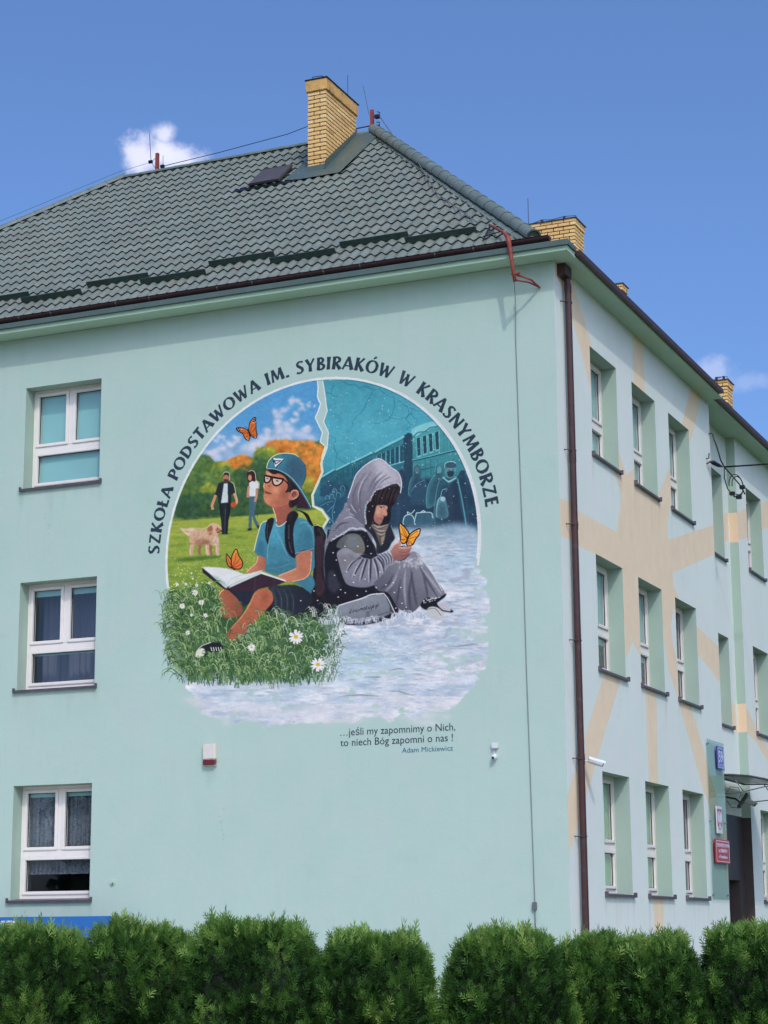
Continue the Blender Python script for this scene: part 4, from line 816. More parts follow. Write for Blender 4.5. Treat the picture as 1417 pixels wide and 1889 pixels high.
    for (x0, y0, x1, y1, x2, y2, c) in [(740, 200, 760, 350, 790, 520, 0), (700, 210, 690, 360, 700, 520, 1), (800, 180, 880, 320, 960, 450, 0), (640, 230, 600, 330, 540, 400, 1), (820, 200, 900, 300, 990, 420, 1), (760, 230, 730, 400, 740, 560, 0), (840, 250, 870, 380, 880, 450, 0), (600, 260, 560, 340, 500, 380, 0), (660, 300, 640, 420, 620, 520, 0)]:
        cv.stroke(d_(x0, y0, x1, y1, x2, y2), 4.2, [(64, 64, 82), (170, 174, 190)][c], (.1, .5), 1.3, .75)
    for _ in range(50):
        x, y = d_(640 + R.rand() * 200, 120 + R.rand() * 90)[0]; cv.blob(x, y, 1.5 + 3 * R.rand(), 1 + 1.5 * R.rand(), (206, 210, 222), .6, R.rand() * 3)
    cv.stroke(d_(790, 100, 860, 170, 920, 260, 1000, 400), 1.2, (214, 218, 228)); cv.fill(spline(d_(820, 520, 870, 455, 960, 460, 1030, 420, 1020, 450, 980, 480, 960, 510, 1070, 550, 1080, 575, 960, 560, 880, 560), 4), (26, 26, 38), .4)
    for _ in range(26): x, y = d_(820 + R.rand() * 190, 500 - R.rand() * 30)[0]; cv.blob(x, y - max(0, (x - 780)) * .18, 1.6, 1.1, (212, 214, 226), .8, hard=2)
    cv.fill(spline(d_(870, 560, 900, 530, 960, 535, 1010, 580, 1010, 625, 950, 640, 890, 610), 4), (196, 198, 204), .5); cv.fill(spline(d_(960, 510, 1020, 500, 1065, 540, 1060, 570, 1010, 560), 4), (190, 190, 202), .5)
    cv.stroke(d_(880, 550, 940, 545, 990, 600), 1.4, (110, 114, 128)); cv.stroke(d_(1010, 560, 1075, 575), 1.8, (30, 30, 42))
    # hands
    hand = spline(g_(690, 1510, 720, 1440, 780, 1400, 830, 1350, 862, 1375, 850, 1420, 820, 1450, 900, 1462, 1000, 1440, 1020, 1460, 1000, 1530, 960, 1600, 880, 1650, 780, 1670, 730, 1640), 5)
    cv.fill(hand, (198, 142, 126), .3, col2=(140, 90, 90), ax=(.2, 1)); cv.stroke(g_(700, 1500, 740, 1430, 830, 1360), 1.4, (236, 196, 178)); cv.stroke(g_(820, 1465, 900, 1480, 1000, 1460), 1.1, (226, 180, 164)); cv.stroke(g_(810, 1520, 900, 1540, 990, 1520), .9, (110, 66, 70), (.3, .3)); cv.stroke(g_(810, 1580, 890, 1595, 960, 1570), .9, (110, 66, 70), (.3, .3))
    cv.stroke(g_(780, 1680, 900, 1650, 1000, 1560), 1.6, (30, 30, 44), (.3, .3)); cv.stroke(g_(820, 1450, 900, 1440, 960, 1445), 2, (40, 26, 30), (.3, .3))
    # satchel
    cv.fill(spline(d_(500, 420, 560, 450, 600, 540, 625, 590, 580, 590, 540, 500), 4), (70, 70, 86), .4); cv.stroke(d_(520, 418, 560, 470, 610, 575, 625, 590), 1.6, (210, 212, 224))
    bag = d_(150, 522, 220, 500, 380, 445, 500, 420, 535, 440, 570, 520, 568, 590, 500, 620, 340, 660, 230, 668, 190, 640)
    cv.fill(bag, (138, 144, 158), .4, col2=(116, 122, 138), ax=(.3, 1), rough=.08); cv.stroke(d_(150, 520, 230, 495, 340, 462, 420, 430, 520, 420), 2.2, (214, 218, 228)); cv.stroke(d_(150, 525, 190, 640, 340, 640, 560, 570), 1.2, (70, 74, 90)); cv.stroke(d_(140, 640, 140, 560, 160, 515), 2, (180, 184, 200)); cv.stroke(d_(200, 645, 230, 675, 400, 660, 560, 600), 2, (60, 62, 78))
    cv.fill(d_(375, 570, 405, 562, 412, 640, 385, 645), (100, 104, 120), .3); cv.blob(*d_(398, 628)[0], 3.2, 3.6, (210, 214, 222), .8, hard=1.5); cv.blob(*d_(398, 628)[0], 1.6, 1.8, (80, 84, 100), 1, hard=2)
    ink = (34, 36, 48)
    hx = [[(0, 14, 4, 22, 10, 2)], [(15, 12, 15, 22)], [(21, 12, 21, 22), (21, 14, 26, 11, 29, 15, 29, 22)], [(41, 13, 36, 12, 34, 18, 38, 22, 42, 20)], [(47, 12, 47, 22)], [(53, 12, 53, 22), (53, 14, 57, 11, 60, 15, 60, 22), (60, 14, 64, 11, 67, 15, 67, 22)], [(80, 14, 75, 11, 72, 17, 76, 22, 81, 17), (81, 12, 81, 22)], [(87, 3, 87, 22, 91, 21), (84, 10, 92, 9)], [(96, 12, 96, 20, 101, 22, 104, 18), (104, 12, 104, 22)], [(111, 12, 111, 28, 106, 32)], [(116, 17, 123, 15, 120, 11, 116, 15, 118, 22, 124, 20)], [(128, 21, 129, 22)], [(134, 12, 134, 32), (134, 14, 139, 11, 142, 16, 139, 21, 134, 20)], [(147, 2, 147, 22)]]
    for g in hx:
        for st in g:
            P = []
            for i in range(0, len(st), 2):
                x, y = 240 + st[i] * 1.63, 552 + st[i + 1] * 1.7 - (st[i] * 1.63) * .235 - 6
                P.append(d_(x, y)[0])
            cv.stroke(P, .95, ink, (.9, .8))
    cv.blob(*d_(267, 540)[0], .5, .5, ink, 1, hard=2); cv.blob(*d_(317, 527)[0], .5, .5, ink, 1, hard=2)
    # snow tufts in front of the bag, snowflakes
    for x in range(0, 860, 16):
        (px, py), = d_(x + 10 * R.rand(), 650 + 30 * math.sin(x / 40) * .4 - (45 if x > 560 else 0))
        tuft(px, py, 3, 3, 9, 0, [(222, 226, 238), (150, 160, 184), (190, 198, 216)], 1.0)
    for x, y in [(205, 35), (108, 88), (135, 148), (205, 150), (120, 272), (218, 243), (283, 270), (275, 330), (368, 303), (492, 245), (377, 402), (170, 390), (207, 415), (150, 450), (305, 437), (460, 372), (540, 350), (600, 332), (608, 412), (660, 372), (670, 500), (705, 532), (620, 540), (418, 95), (390, 35), (310, 35)]: cv.blob(*d_(x, y)[0], 1.5, 1.05, (240, 240, 248), .95, -.5 + R.rand(), hard=2.5)
    for _ in range(330):
        x, y = 600 + R.rand() * 290, 715 + R.rand() * 290; r = .45 + .6 * R.rand() ** 2
        cv.blob(x, y, r * 1.25, r, (214, 236, 242), .75, -.4, hard=2.5, clip=mR, cover=False)
    for x, y in c_(1172, 480, 1310, 478, 1240, 530, 1252, 567, 1280, 400, 1300, 575): cv.blob(x, y, 1.5, 1.0, (240, 240, 248), .95, hard=2.5)
    # ---------- the torn paper edge, white
    e = [(x + R.randn() * .4, y + R.randn() * .4) for x, y in crackL]
    cv.stroke(e[:11], 2.3, (228, 234, 238), curve=False); cv.stroke([(x + .6, y) for x, y in e[10:-1]], 4.0, (224, 226, 200), curve=False)
    cv.stroke(b_(22, 55, 35, 130, 45, 195, 52, 262, 60, 300, 30, 390, 70, 480, 62, 560, 60, 600, 25, 700), 2.0, (226, 232, 238), curve=False)
    # the dark hairline inside the rim, right side
    cv.stroke(ring(RR - .012, 14, 92, 90), 1.1, (40, 96, 116), curve=False, alpha=.7)
    # brushwork: broad dabs and a fine grain through all of it
    g1 = cloudy(H, W, 7, 3, 51, 1.3)[..., None] - .5; g2 = cloudy(H, W, 34, 3, 52)[..., None] - .5
    cv.rgb *= 1 + (.20 * g1 + .12 * g2) * np.clip(1.25 - cv.rgb.mean(2, keepdims=True), .3, 1); np.clip(cv.rgb, 0, 1, out=cv.rgb)
    # ---------- the lettering on the ring, letter by letter along the arc
    return cv, (CX, CZ, RR)

def paint_ring_text(cv, project, cen):
    CX, CZ, RR = cen
    txt = 'SZKOŁA PODSTAWOWA IM. SYBIRAKÓW W KRASNYMBORZE'
    h, r0 = .207, 2.755
    gap = .028
    adv = [(.36 if c == ' ' else GL[c][0]) * h * (1.22 if c != ' ' else 1) + gap for c in txt]
    A0, A1 = 178.1, 6.9         # first and last angle of the text, degrees
    arc_len = math.radians(A0 - A1) * (r0 + h * .5)
    k = arc_len / sum(adv)
    s = 0.0
    for c, w in zip(txt, adv):
        am = math.radians(A0) - (s + w * .5) * k / (r0 + h * .5)
        s += w
        gw = GL[c][0] if c != ' ' else 0
        sx = h * 1.22 * min(1.12, k)
        for q in glyph_polys(c):
            P = []
            for (x, y) in q:
                lx, ly = (x - gw * .5) * sx, y * h
                rr = r0 + ly; ang = am - lx / rr * 0
                bx, bz = CX + r0 * math.cos(am), CZ + r0 * math.sin(am)
                tx, tz = math.sin(am), -math.cos(am)          # along the text
                P.append(project(bx + tx * lx + math.cos(am) * ly, bz + tz * lx + math.sin(am) * ly))
            cv.fill(P, (44, 62, 80))
# ================================================================ materials
STAR = [(0.07, 11.33), (0.74, 11.47), (1.04, 11.12), (1.66, 10.56), (3.16, 8.94), (3.41, 8.76), (3.82, 8.95), (3.97, 9.66), (4.02, 11.44), (4.66, 11.57), (4.66, 10.48), (4.93, 9.51), (5.23, 8.82), (5.38, 8.89), (5.98, 9.41), (7.02, 10.49), (7.83, 11.48), (8.74, 11.59), (8.53, 11.35), (7.44, 10.14), (6.0, 8.73), (5.75, 8.4), (5.76, 8.11), (8.91, 8.95), (9.2, 9.02), (9.1, 8.45), (8.93, 8.39), (5.98, 7.57), (6.01, 7.36), (6.33, 7.19), (7.39, 6.86), (9.2, 6.65), (9.09, 6.0), (8.9, 6.02), (7.42, 6.36), (6.19, 6.92), (5.95, 6.93), (5.74, 6.64), (5.81, 6.37), (6.07, 6.02), (6.89, 5.32), (7.44, 4.81), (8.65, 3.63), (9.15, 3.12), (9.07, 2.2), (8.72, 2.67), (7.67, 3.8), (7.42, 3.98), (5.98, 5.44), (5.46, 5.87), (5.27, 6.3), (4.91, 6.55), (4.69, 5.31), (4.63, 4.3), (4.67, 2.05), (4.63, 1.22), (4.11, 1.23), (4.09, 2.05), (4.08, 4.26), (4.06, 5.29), (3.83, 5.88), (3.45, 6.05), (3.03, 5.73), (2.69, 5.34), (0.86, 3.49), (-0.07, 2.53), (-0.1, 3.34), (0.42, 3.85), (0.87, 4.34), (1.83, 5.3), (2.35, 5.86), (2.67, 6.24), (2.2, 7.1), (1.58, 7.15), (0.85, 7.13), (0.45, 7.16), (-0.16, 7.14), (-0.16, 7.68), (0.48, 7.74), (0.9, 7.67), (2.77, 7.71), (2.99, 8.11), (3.07, 8.38), (2.78, 8.63), (1.51, 9.85), (1.18, 10.24), (0.89, 10.55), (0.59, 10.91), (0.05, 11.11)]
def mask_image(name, polys, rect, res=60):
    w, h = int((rect[2] - rect[0]) * res), int((rect[3] - rect[1]) * res)
    cv = Canvas(rect[0], rect[1], rect[2] - rect[0], rect[3] - rect[1], res)
    for p in polys: cv.fill(p, (255, 255, 255))
    return image_from(name, cv.a[:, :])
R_SIDE = (-.1, 0, 9.1, 11.4); R_WING = (8.9, 0, 16, 11.4)
im_star = mask_image('sunburst', [STAR], R_SIDE)
im_recess = mask_image('sunburst_recess', [[(9.6, 9.2), (11.74, 9.76), (11.63, 9.18), (9.6, 8.58)], [(10.42, 6.16), (10.86, 6.04), (11.56, 5.88), (11.7, 5.3), (11.0, 5.64), (10.38, 5.92)]], R_WING)
im_wing = mask_image('sunburst_wing', [[(11.5, 9.69), (12.54, 9.99), (14.04, 10.39), (15.13, 10.69), (15.0, 10.04), (14.07, 9.84), (12.52, 9.38), (11.48, 9.1)], [(11.3, 5.96), (11.77, 5.87), (12.43, 5.55), (13.93, 5.0), (15.0, 4.6), (14.9, 4.3), (13.87, 4.72), (12.58, 5.2), (11.67, 5.34), (11.23, 5.37)]], R_WING)
PEACH = (250, 220, 200)
SIDEC = (218, 234, 238)
def sketch(X, Z):
    """where a point of the gable (Y = 0) stood in the sketch the mural was noted from"""
    d = Vector((X, 0, Z)) - Vector(CAM['pos']); z = d.dot(FW)
    return 708.5 + CAM['f'] * d.dot(RT) / z, 944.5 - CAM['f'] * d.dot(UP) / z
cv, cen = paint_mural(sketch)
paint_ring_text(cv, sketch, cen)
MR = (-7.05, 4.42, -.72, 10.55)        # the painted rectangle of the gable, metres
def develop(cv, rect, res):
    w, h = int((rect[2] - rect[0]) * res), int((rect[3] - rect[1]) * res)
    X, Z = np.meshgrid(rect[0] + (np.arange(w) + .5) / res, rect[1] + (np.arange(h) + .5) / res)
    P = np.array(CAM['pos']); D = np.stack([X - P[0], np.zeros_like(X) - P[1], Z - P[2]], -1)
    z = D @ np.array(FW); u = 708.5 + CAM['f'] * (D @ np.array(RT)) / z; v = 944.5 - CAM['f'] * (D @ np.array(UP)) / z
    x = np.clip((u - cv.x0) * cv.s - .5, 0, cv.W - 1.001); y = np.clip((v - cv.y0) * cv.s - .5, 0, cv.H - 1.001)
    inside = ((u > cv.x0) & (u < cv.x0 + cv.W / cv.s) & (v > cv.y0) & (v < cv.y0 + cv.H / cv.s))
    xi, yi = x.astype(int), y.astype(int); fx, fy = (x - xi)[..., None], (y - yi)[..., None]
    A = cv.a[..., None]; wall = np.array(WALL, np.float32) / 255
    src = np.concatenate([np.where(A > .004, cv.rgb, wall), A], -1)
    g = lambda a, b: src[a, b]
    o = (g(yi, xi) * (1 - fx) + g(yi, xi + 1) * fx) * (1 - fy) + (g(yi + 1, xi) * (1 - fx) + g(yi + 1, xi + 1) * fx) * fy
    o[..., 3] *= inside
    return np.clip(o, 0, 1).astype(np.float32)
mu = develop(cv, MR, 230)
im_mural = image_from('mural', mu[..., :3], mu[..., 3])

def stain_image(name, rect, sills, seed, extra=()):
    c = Canvas(rect[0], rect[1], rect[2] - rect[0], rect[3] - rect[1], 44); r = np.random.RandomState(seed); W1 = (255, 255, 255)
    for (u0, u1, z) in sills:
        for k in range(26):
            u = u0 - .04 + (u1 - u0 + .08) * (r.rand() if k > 9 else (0 if k % 2 else 1) * .97 + .03 * r.rand()); l = .12 + .75 * r.rand() ** 2
            c.stroke([(u, z - .02), (u + .01 * r.randn(), z - l * .5), (u + .02 * r.randn(), z - l)], .02 + .035 * r.rand(), W1, (1, .1), .035, .07 + .13 * r.rand(), curve=False)
    for (u, z, l, w_) in extra: c.stroke([(u, z), (u, z - l)], w_, W1, (1, .1), .03, .3, curve=False)
    for _ in range(260):
        u = rect[0] + (rect[2] - rect[0]) * r.rand(); z = 11.3 - .1 * r.rand() if r.rand() < .45 else rect[1] + (rect[3] - rect[1]) * r.rand()
        c.stroke([(u, z), (u + .01 * r.randn(), z - .15 - .9 * r.rand())], .015 + .05 * r.rand(), W1, (.6, .1), .04, .03 + .06 * r.rand(), curve=False)
    for _ in range(90): c.blob(rect[0] + (rect[2] - rect[0]) * r.rand(), rect[1] + (rect[3] - rect[1]) * r.rand(), .03 + .25 * r.rand(), .02 + .12 * r.rand(), W1, .04 + .06 * r.rand(), r.rand())
    for _ in range(120): c.blob(rect[0] + (rect[2] - rect[0]) * r.rand(), 1.0 * r.rand(), .1 + .4 * r.rand(), .05 + .15 * r.rand(), W1, .12)
    for _ in range(7):                                         # hairline cracks
        u, z = rect[0] + (rect[2] - rect[0]) * r.rand(), 1 + 9 * r.rand(); P = [(u, z)]
        for k in range(9): u += r.randn() * .05; z -= .04 + .08 * r.rand(); P.append((u, z))
        c.stroke(P, .008, W1, (.5, .2), 0, .5, curve=False)
    return image_from(name, c.a, data=True), rect
M_ = {}
st_g = stain_image('gable_wear', (-12, 0, 0, 11.4), [(-9.22, -7.77, z) for z in (2.1, 5.4, 8.7)], 3, [(-.61, 10.7, .8, .05), (-5.7, 4.05, .35, .12), (-5.62, 4.05, .25, .08), (-.51, 1.85, .5, .06)])
st_s = stain_image('side_wear', (0, 0, 9.2, 11.4), [(a, c_, z) for a, c_ in ((1.643, 3.008), (3.868, 5.233), (6.067, 7.432)) for z in (2.1, 5.4, 8.7)], 4)
M_['gable'] = plaster('gable_render', WALL, grime=.45, stain=st_g)
M_['mural'] = plaster('mural_paint', WALL, over=im_mural, rect=MR, axes='XZ', grime=.3, stain=st_g)
M_['side'] = plaster('side_render', SIDEC, paint=(im_star, PEACH), rect=R_SIDE, axes='YZ', grime=.4, stain=st_s)
M_['recess'] = plaster('recess_render', SIDEC, paint=(im_recess, PEACH), rect=R_WING, axes='YZ', grime=.4)
M_['wing'] = plaster('wing_render', SIDEC, paint=(im_wing, PEACH), rect=R_WING, axes='YZ', grime=.4)
M_['mint'] = plaster('mint_render', (160, 188, 184), grime=.3)
M_['cornice'] = plaster('cornice_render', (170, 206, 192), grime=.5)
M_['peach'] = plaster('peach_render', (222, 204, 182), grime=.3)
M_['plinth'] = simple('brown_plinth_tile', (70, 60, 56), .5, var=.2, scale=3, bmp=.2, bscale=30)
M_['frame'] = simple('white_window_plastic', (238, 228, 216), .35, var=.02, scale=2, dirt=((.55, .55, .52), 7, .25))
M_['gasket'] = simple('black_gasket', (30, 32, 34), .6)
M_['sill'] = simple('brown_sill_metal', (96, 86, 90), .45, metal=.3, var=.15, dirt=((.2, .19, .18), 12, .5))
M_['roof'] = simple('green_roof_tile', (118, 125, 113), .42, var=.2, scale=2.4, dirt=((.23, .20, .15), 3.2, .75), spec=.6)
M_['roofdark'] = simple('roof_underlay', (30, 36, 34), .8)
M_['flash'] = simple('green_flashing', (88, 104, 96), .4, metal=.2, var=.12, scale=3, dirt=((.16, .16, .13), 6, .5))
M_['snow'] = simple('green_snow_guard', (46, 66, 60), .5, var=.12, dirt=((.12, .11, .09), 9, .4))
M_['cap'] = simple('ridge_cap_tile', (104, 116, 108), .5, var=.15, scale=4, dirt=((.24, .22, .18), 4, .6), bmp=.15, bscale=40)
M_['gutter'] = simple('brown_gutter', (62, 33, 30), .5, var=.12, scale=3, dirt=((.11, .08, .08), 8, .4))
M_['zinc'] = simple('grey_clamp_metal', (120, 122, 122), .4, metal=.5)
M_['clad'] = simple('cornice_cladding', (84, 100, 92), .45, metal=.1, var=.12, scale=4, dirt=((.1, .12, .1), 6, .5))
M_['mortar'] = simple('dark_mortar', (40, 24, 18), .95, var=.2)
M_['rust'] = simple('rusty_red_iron', (142, 62, 48), .7, var=.35, scale=14, dirt=((.10, .035, .02), 20, .8), bmp=.3)
M_['wire'] = simple('dark_wire', (40, 44, 52), .5)
M_['greywire'] = simple('grey_wire', (118, 126, 128), .6)
M_['black'] = simple('black_plastic', (16, 17, 20), .4)
M_['white'] = simple('white_plastic', (214, 216, 214), .45, var=.03, dirt=((.4, .39, .36), 20, .4))
M_['cream'] = simple('cream_plastic', (222, 210, 196), .45, var=.04, dirt=((.45, .42, .36), 14, .4))
M_['redlens'] = simple('red_lens', (112, 20, 30), .2, coat=.5)
M_['steel'] = simple('brushed_steel', (150, 154, 156), .3, metal=.9)
M_['ink'] = simple('dark_lettering', (36, 52, 66), .8)
M_['tealink'] = simple('teal_lettering', (38, 108, 128), .8)
M_['room'] = simple('room_wall', (120, 122, 124), .9)
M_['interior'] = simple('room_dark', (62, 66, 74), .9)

def brick_mat(name, c):
    m, t, b, o = node_mat(name)
    inf = N(t, 'ShaderNodeObjectInfo')
    base = ramp(t, inf.outputs['Random'], [(0, lin((206, 156, 92))), (.15, lin((232, 186, 118))), (.8, lin((240, 196, 126))), (1, lin((246, 212, 148)))])
    base = mixc_(t, ramp(t, noise(t, 40, 6, .7), [(.5, (0, 0, 0)), (.75, (.4,) * 3)]), base, tuple(v * .7 for v in lin((206, 160, 96))))
    t.links.new(base, b.inputs['Base Color']); b.inputs['Roughness'].default_value = .8
    bump(t, b, noise(t, 120, 4, .7), .5, .004); return m
M_['brick'] = brick_mat('yellow_brick', None)
M_['chimcap'] = simple('stained_chimney_render', (214, 166, 96), .85, var=.25, scale=7, dirt=((.16, .10, .05), 11, .8), bmp=.4)

def glass_mat(name, tint=(.9, .95, .95), refl=1.0):
    m = bpy.data.materials.new(name); m.use_nodes = True; t = m.node_tree; t.nodes.clear()
    o = N(t, 'ShaderNodeOutputMaterial'); gl = N(t, 'ShaderNodeBsdfGlossy'); gl.inputs['Roughness'].default_value = .012; gl.inputs['Color'].default_value = (.92, .95, 1, 1)
    tr = N(t, 'ShaderNodeBsdfTransparent'); tr.inputs['Color'].default_value = (*tint, 1)
    gg = N(t, 'ShaderNodeNewGeometry'); dp_ = N(t, 'ShaderNodeVectorMath', operation='DOT_PRODUCT'); t.links.new(gg.outputs['Incoming'], dp_.inputs[0]); t.links.new(gg.outputs['Normal'], dp_.inputs[1])
    fres = mth(t, 'ADD', .09, mth(t, 'MULTIPLY', .91, mth(t, 'POWER', mth(t, 'SUBTRACT', 1.0, mth(t, 'ABSOLUTE', dp_.outputs['Value'])), 4.0)))
    mx = N(t, 'ShaderNodeMixShader'); t.links.new(mth(t, 'MULTIPLY', fres, refl, True), mx.inputs[0]); t.links.new(tr.outputs[0], mx.inputs[1]); t.links.new(gl.outputs[0], mx.inputs[2]); t.links.new(mx.outputs[0], o.inputs[0])
    # slight waviness of double glazing
    bp = N(t, 'ShaderNodeBump'); bp.inputs['Strength'].default_value = .04; bp.inputs['Distance'].default_value = .02; t.links.new(noise(t, 1.3, 2), bp.inputs['Height']); t.links.new(bp.outputs[0], gl.inputs['Normal'])
    return m
M_['glass'] = glass_mat('window_glass')
M_['acrylic'] = glass_mat('clear_sheet', (.80, .87, .85), .3)
def blind_mat(name, col, lace=False):
    m, t, b, o = node_mat(name); c = lin(col)
    v = noise(t, 1, 3, .5, stretch=(26, 26, .4))
    col_ = ramp(t, v, [(.35, tuple(x * .72 for x in c)), (.65, tuple(min(1, x * 1.1) for x in c))]) if lace else ramp(t, noise(t, 2, 3), [(.3, tuple(x * .92 for x in c)), (.7, c)])
    t.links.new(col_, b.inputs['Base Color']); b.inputs['Roughness'].default_value = .9
    if lace:
        vo = N(t, 'ShaderNodeTexVoronoi'); vo.inputs['Scale'].default_value = 24; g = N(t, 'ShaderNodeNewGeometry'); t.links.new(g.outputs['Position'], vo.inputs['Vector'])
        t.links.new(ramp(t, vo.outputs['Distance'], [(.2, (.42,) * 3), (.6, (.60,) * 3)]), b.inputs['Alpha'])
    return m
M_['blind'] = blind_mat('teal_roller_blind', (160, 206, 196))
M_['blindgreen'] = blind_mat('green_roller_blind', (170, 208, 160))
M_['curtain'] = blind_mat('net_curtain', (150, 154, 162), True)
M_['drape'] = blind_mat('grey_curtain', (112, 112, 128))

# ================================================================ ground
g = MB(); g.face([(-400, -300, 0), (400, -300, 0), (400, 500, 0), (-400, 500, 0)])
def ground_mat(name, a, b_, sc):
    m, t, b, o = node_mat(name)
    t.links.new(ramp(t, noise(t, sc, 8, .7), [(.35, a), (.65, b_)]), b.inputs['Base Color']); b.inputs['Roughness'].default_value = .95; bump(t, b, noise(t, 30, 5), .6, .03); return m
structure(g.build('ground', ground_mat('lawn', (.03, .055, .018), (.07, .11, .035), .8)))
g = MB(); g.box((-17.5, -2.1, -.2), (1.9, -.02, .06)); g.box((.02, -.02, -.2), (1.9, 24, .06)); structure(g.build('pavement', simple('concrete_paving', (150, 150, 146), .9, var=.12, scale=4, bmp=.3)))
g = MB(); g.box((-22, -13.2, -.2), (16, -2.1, .03)); structure(g.build('bounce_forecourt', simple('pale_bounce_paving', (196, 192, 182), .9, var=.06, scale=2, bmp=.2)))  # unseen paving, added pale to bounce fill light onto walls and soffits
g = MB(); g.face([(-60, -36.5, .004), (60, -10 - 36.5 + 46 - 10, .004), (63, -17.5, .004), (-57, -43.5, .004)])
g = MB()
ux, uy = .916, .402; nx, ny = .402, -.916
def rp(a, d): return (8.84 + ux * a + nx * d, -26.46 + uy * a + ny * d, .004)
g.face([rp(-80, -1.5), rp(80, -1.5), rp(80, 5.5), rp(-80, 5.5)]); structure(g.build('road', simple('asphalt', (62, 62, 64), .9, var=.15, scale=3, bmp=.4)))

# ================================================================ the school
B = thing('school_building', 'pale mint three-storey school with a round gable mural and green tiled hip roof', 'building', (-8, 0, 0))
F0, F1, F2 = 2.12, 5.42, 8.725
HW = (1.775, 1.745, 1.71)
SILLS = (F0, F1, F2)

def wall(name, T, u0, u1, z0, z1, holes, mat, rmat, depth=.31, parent=B, extra=()):
    """a facade with real openings: T(u, n, z) maps wall coordinates, n points out of the wall"""
    us = sorted({u0, u1, *[h[0] for h in holes], *[h[1] for h in holes]}); zs = sorted({z0, z1, *[h[2] for h in holes], *[h[3] for h in holes]})
    m = MB()
    for a, b in zip(us[:-1], us[1:]):
        for c, d in zip(zs[:-1], zs[1:]):
            if any(h[0] <= a and b <= h[1] and h[2] <= c and d <= h[3] for h in holes): continue
            m.face([T(a, 0, c), T(b, 0, c), T(b, 0, d), T(a, 0, d)])
    for (a, b, c, d) in holes:
        e = -depth
        m.face([T(a, 0, c), T(a, e, c), T(a, e, d), T(a, 0, d)], 1); m.face([T(b, 0, c), T(b, e, c), T(b, e, d), T(b, 0, d)], 1)
        m.face([T(a, 0, d), T(b, 0, d), T(b, e, d), T(a, e, d)], 1); m.face([T(a, 0, c), T(b, 0, c), T(b, e, c), T(a, e, c)], 1)
    for q in extra: m.face(q[0], q[1])
    return m.build(name, [mat, rmat], parent, recalc=False)

TF = lambda u, n, z: (u, -n, z)                  # gable: u = X
TS = lambda u, n, z: (n, u, z)                   # long side: u = Y
TD = lambda u, n, z: (n - .38, u, z)
TW = lambda u, n, z: (n - .20, u, z)
XL, XR = -9.22, -7.77
front_holes = [(XL, XR, SILLS[k], SILLS[k] + HW[k]) for k in range(3)]
side_u = [(1.643, 3.008), (3.868, 5.233), (6.067, 7.432)]
side_holes = [(a, b, SILLS[k], SILLS[k] + HW[k]) for a, b in side_u for k in range(3)]
d_holes = [(9.95, 11.30, SILLS[k], SILLS[k] + HW[k]) for k in (1, 2)] + [(9.25, 11.35, .1, 2.5)]
w_holes = [(a, a + 1.33, SILLS[k], SILLS[k] + HW[k]) for a in (12.56,) for k in range(3)]
# gable wall, the painted field cut out of it and filled by the mural sheet in the same plane
wall('gable_wall', TF, -16.9, 0, 0, 11.3, front_holes + [(MR[0], MR[2], MR[1], MR[3])], M_['gable'], M_['gable'], depth=.31)
bpy.data.objects['gable_wall'].data.materials[1] = M_['mint']
def drop_faces(o, test):
    bm = bmesh.new(); bm.from_mesh(o.data); bmesh.ops.delete(bm, geom=[f for f in bm.faces if test(f)], context='FACES'); bm.to_mesh(o.data); bm.free()
drop_faces(bpy.data.objects['gable_wall'], lambda f: f.material_index == 1 and MR[0] - .01 <= f.calc_center_median().x <= MR[2] + .01 and MR[1] - .01 <= f.calc_center_median().z <= MR[3] + .01)
mm = MB(); mm.face([(MR[0], 0, MR[1]), (MR[2], 0, MR[1]), (MR[2], 0, MR[3]), (MR[0], 0, MR[3])])
mo = mm.build('mural', M_['mural'], B, recalc=False); mo['label'] = 'round mural of a boy reading in summer grass and a hooded child in winter snow, ringed by dark lettering'
wall('side_wall', TS, 0, 8.96, 0, 11.3, side_holes, M_['side'], M_['mint'])
m = MB(); m.face([(0, 8.96, 0), (-.38, 8.96, 0), (-.38, 8.96, 11.3), (0, 8.96, 11.3)]); m.build('return_wall', M_['mint'], B, recalc=False)
wall('entrance_wall', TD, 8.96, 11.75, 3.72, 11.3, d_holes[:2], M_['recess'], M_['mint'])
wall('entrance_plinth', TD, 8.96, 11.75, 0, 3.72, d_holes[2:], M_['plinth'], M_['plinth'])
m = MB()
for z0, z1, k in ((0, 3.7, 1), (3.7, 5.36, 0), (5.36, 5.92, 2), (5.92, 9.15, 0), (9.15, 9.75, 2), (9.75, 11.3, 0)): m.face([(-.38, 11.75, z0), (-.20, 11.75, z0), (-.20, 11.75, z1), (-.38, 11.75, z1)], k)
m.build('pilaster_face', [M_['mint'], M_['plinth'], M_['peach']], B, recalc=False)
wall('wing_wall', TW, 11.75, 24, 0, 11.3, w_holes, M_['wing'], M_['mint'])
m = MB()
m.face([(-16.9, 0, 0), (-16.9, 10.4, 0), (-16.9, 10.4, 11.3), (-16.9, 0, 11.3)]); m.face([(-16.9, 10.4, 0), (-10, 10.4, 0), (-10, 10.4, 11.3), (-16.9, 10.4, 11.3)])
m.face([(-10, 10.4, 0), (-10, 24, 0), (-10, 24, 11.3), (-10, 10.4, 11.3)]); m.face([(-10, 24, 0), (-.20, 24, 0), (-.20, 24, 11.3), (-10, 24, 11.3)]); m.build('rear_wall', M_['gable'], B)
m = MB()
for z in (4.6, 7.9, 11.25): m.box((-16.7, .3, z - .15), (-.6, 10.2, z)); m.box((-9.8, 10.2, z - .15), (-.6, 23.8, z))
m.build('floor_slab', M_['room'], B)

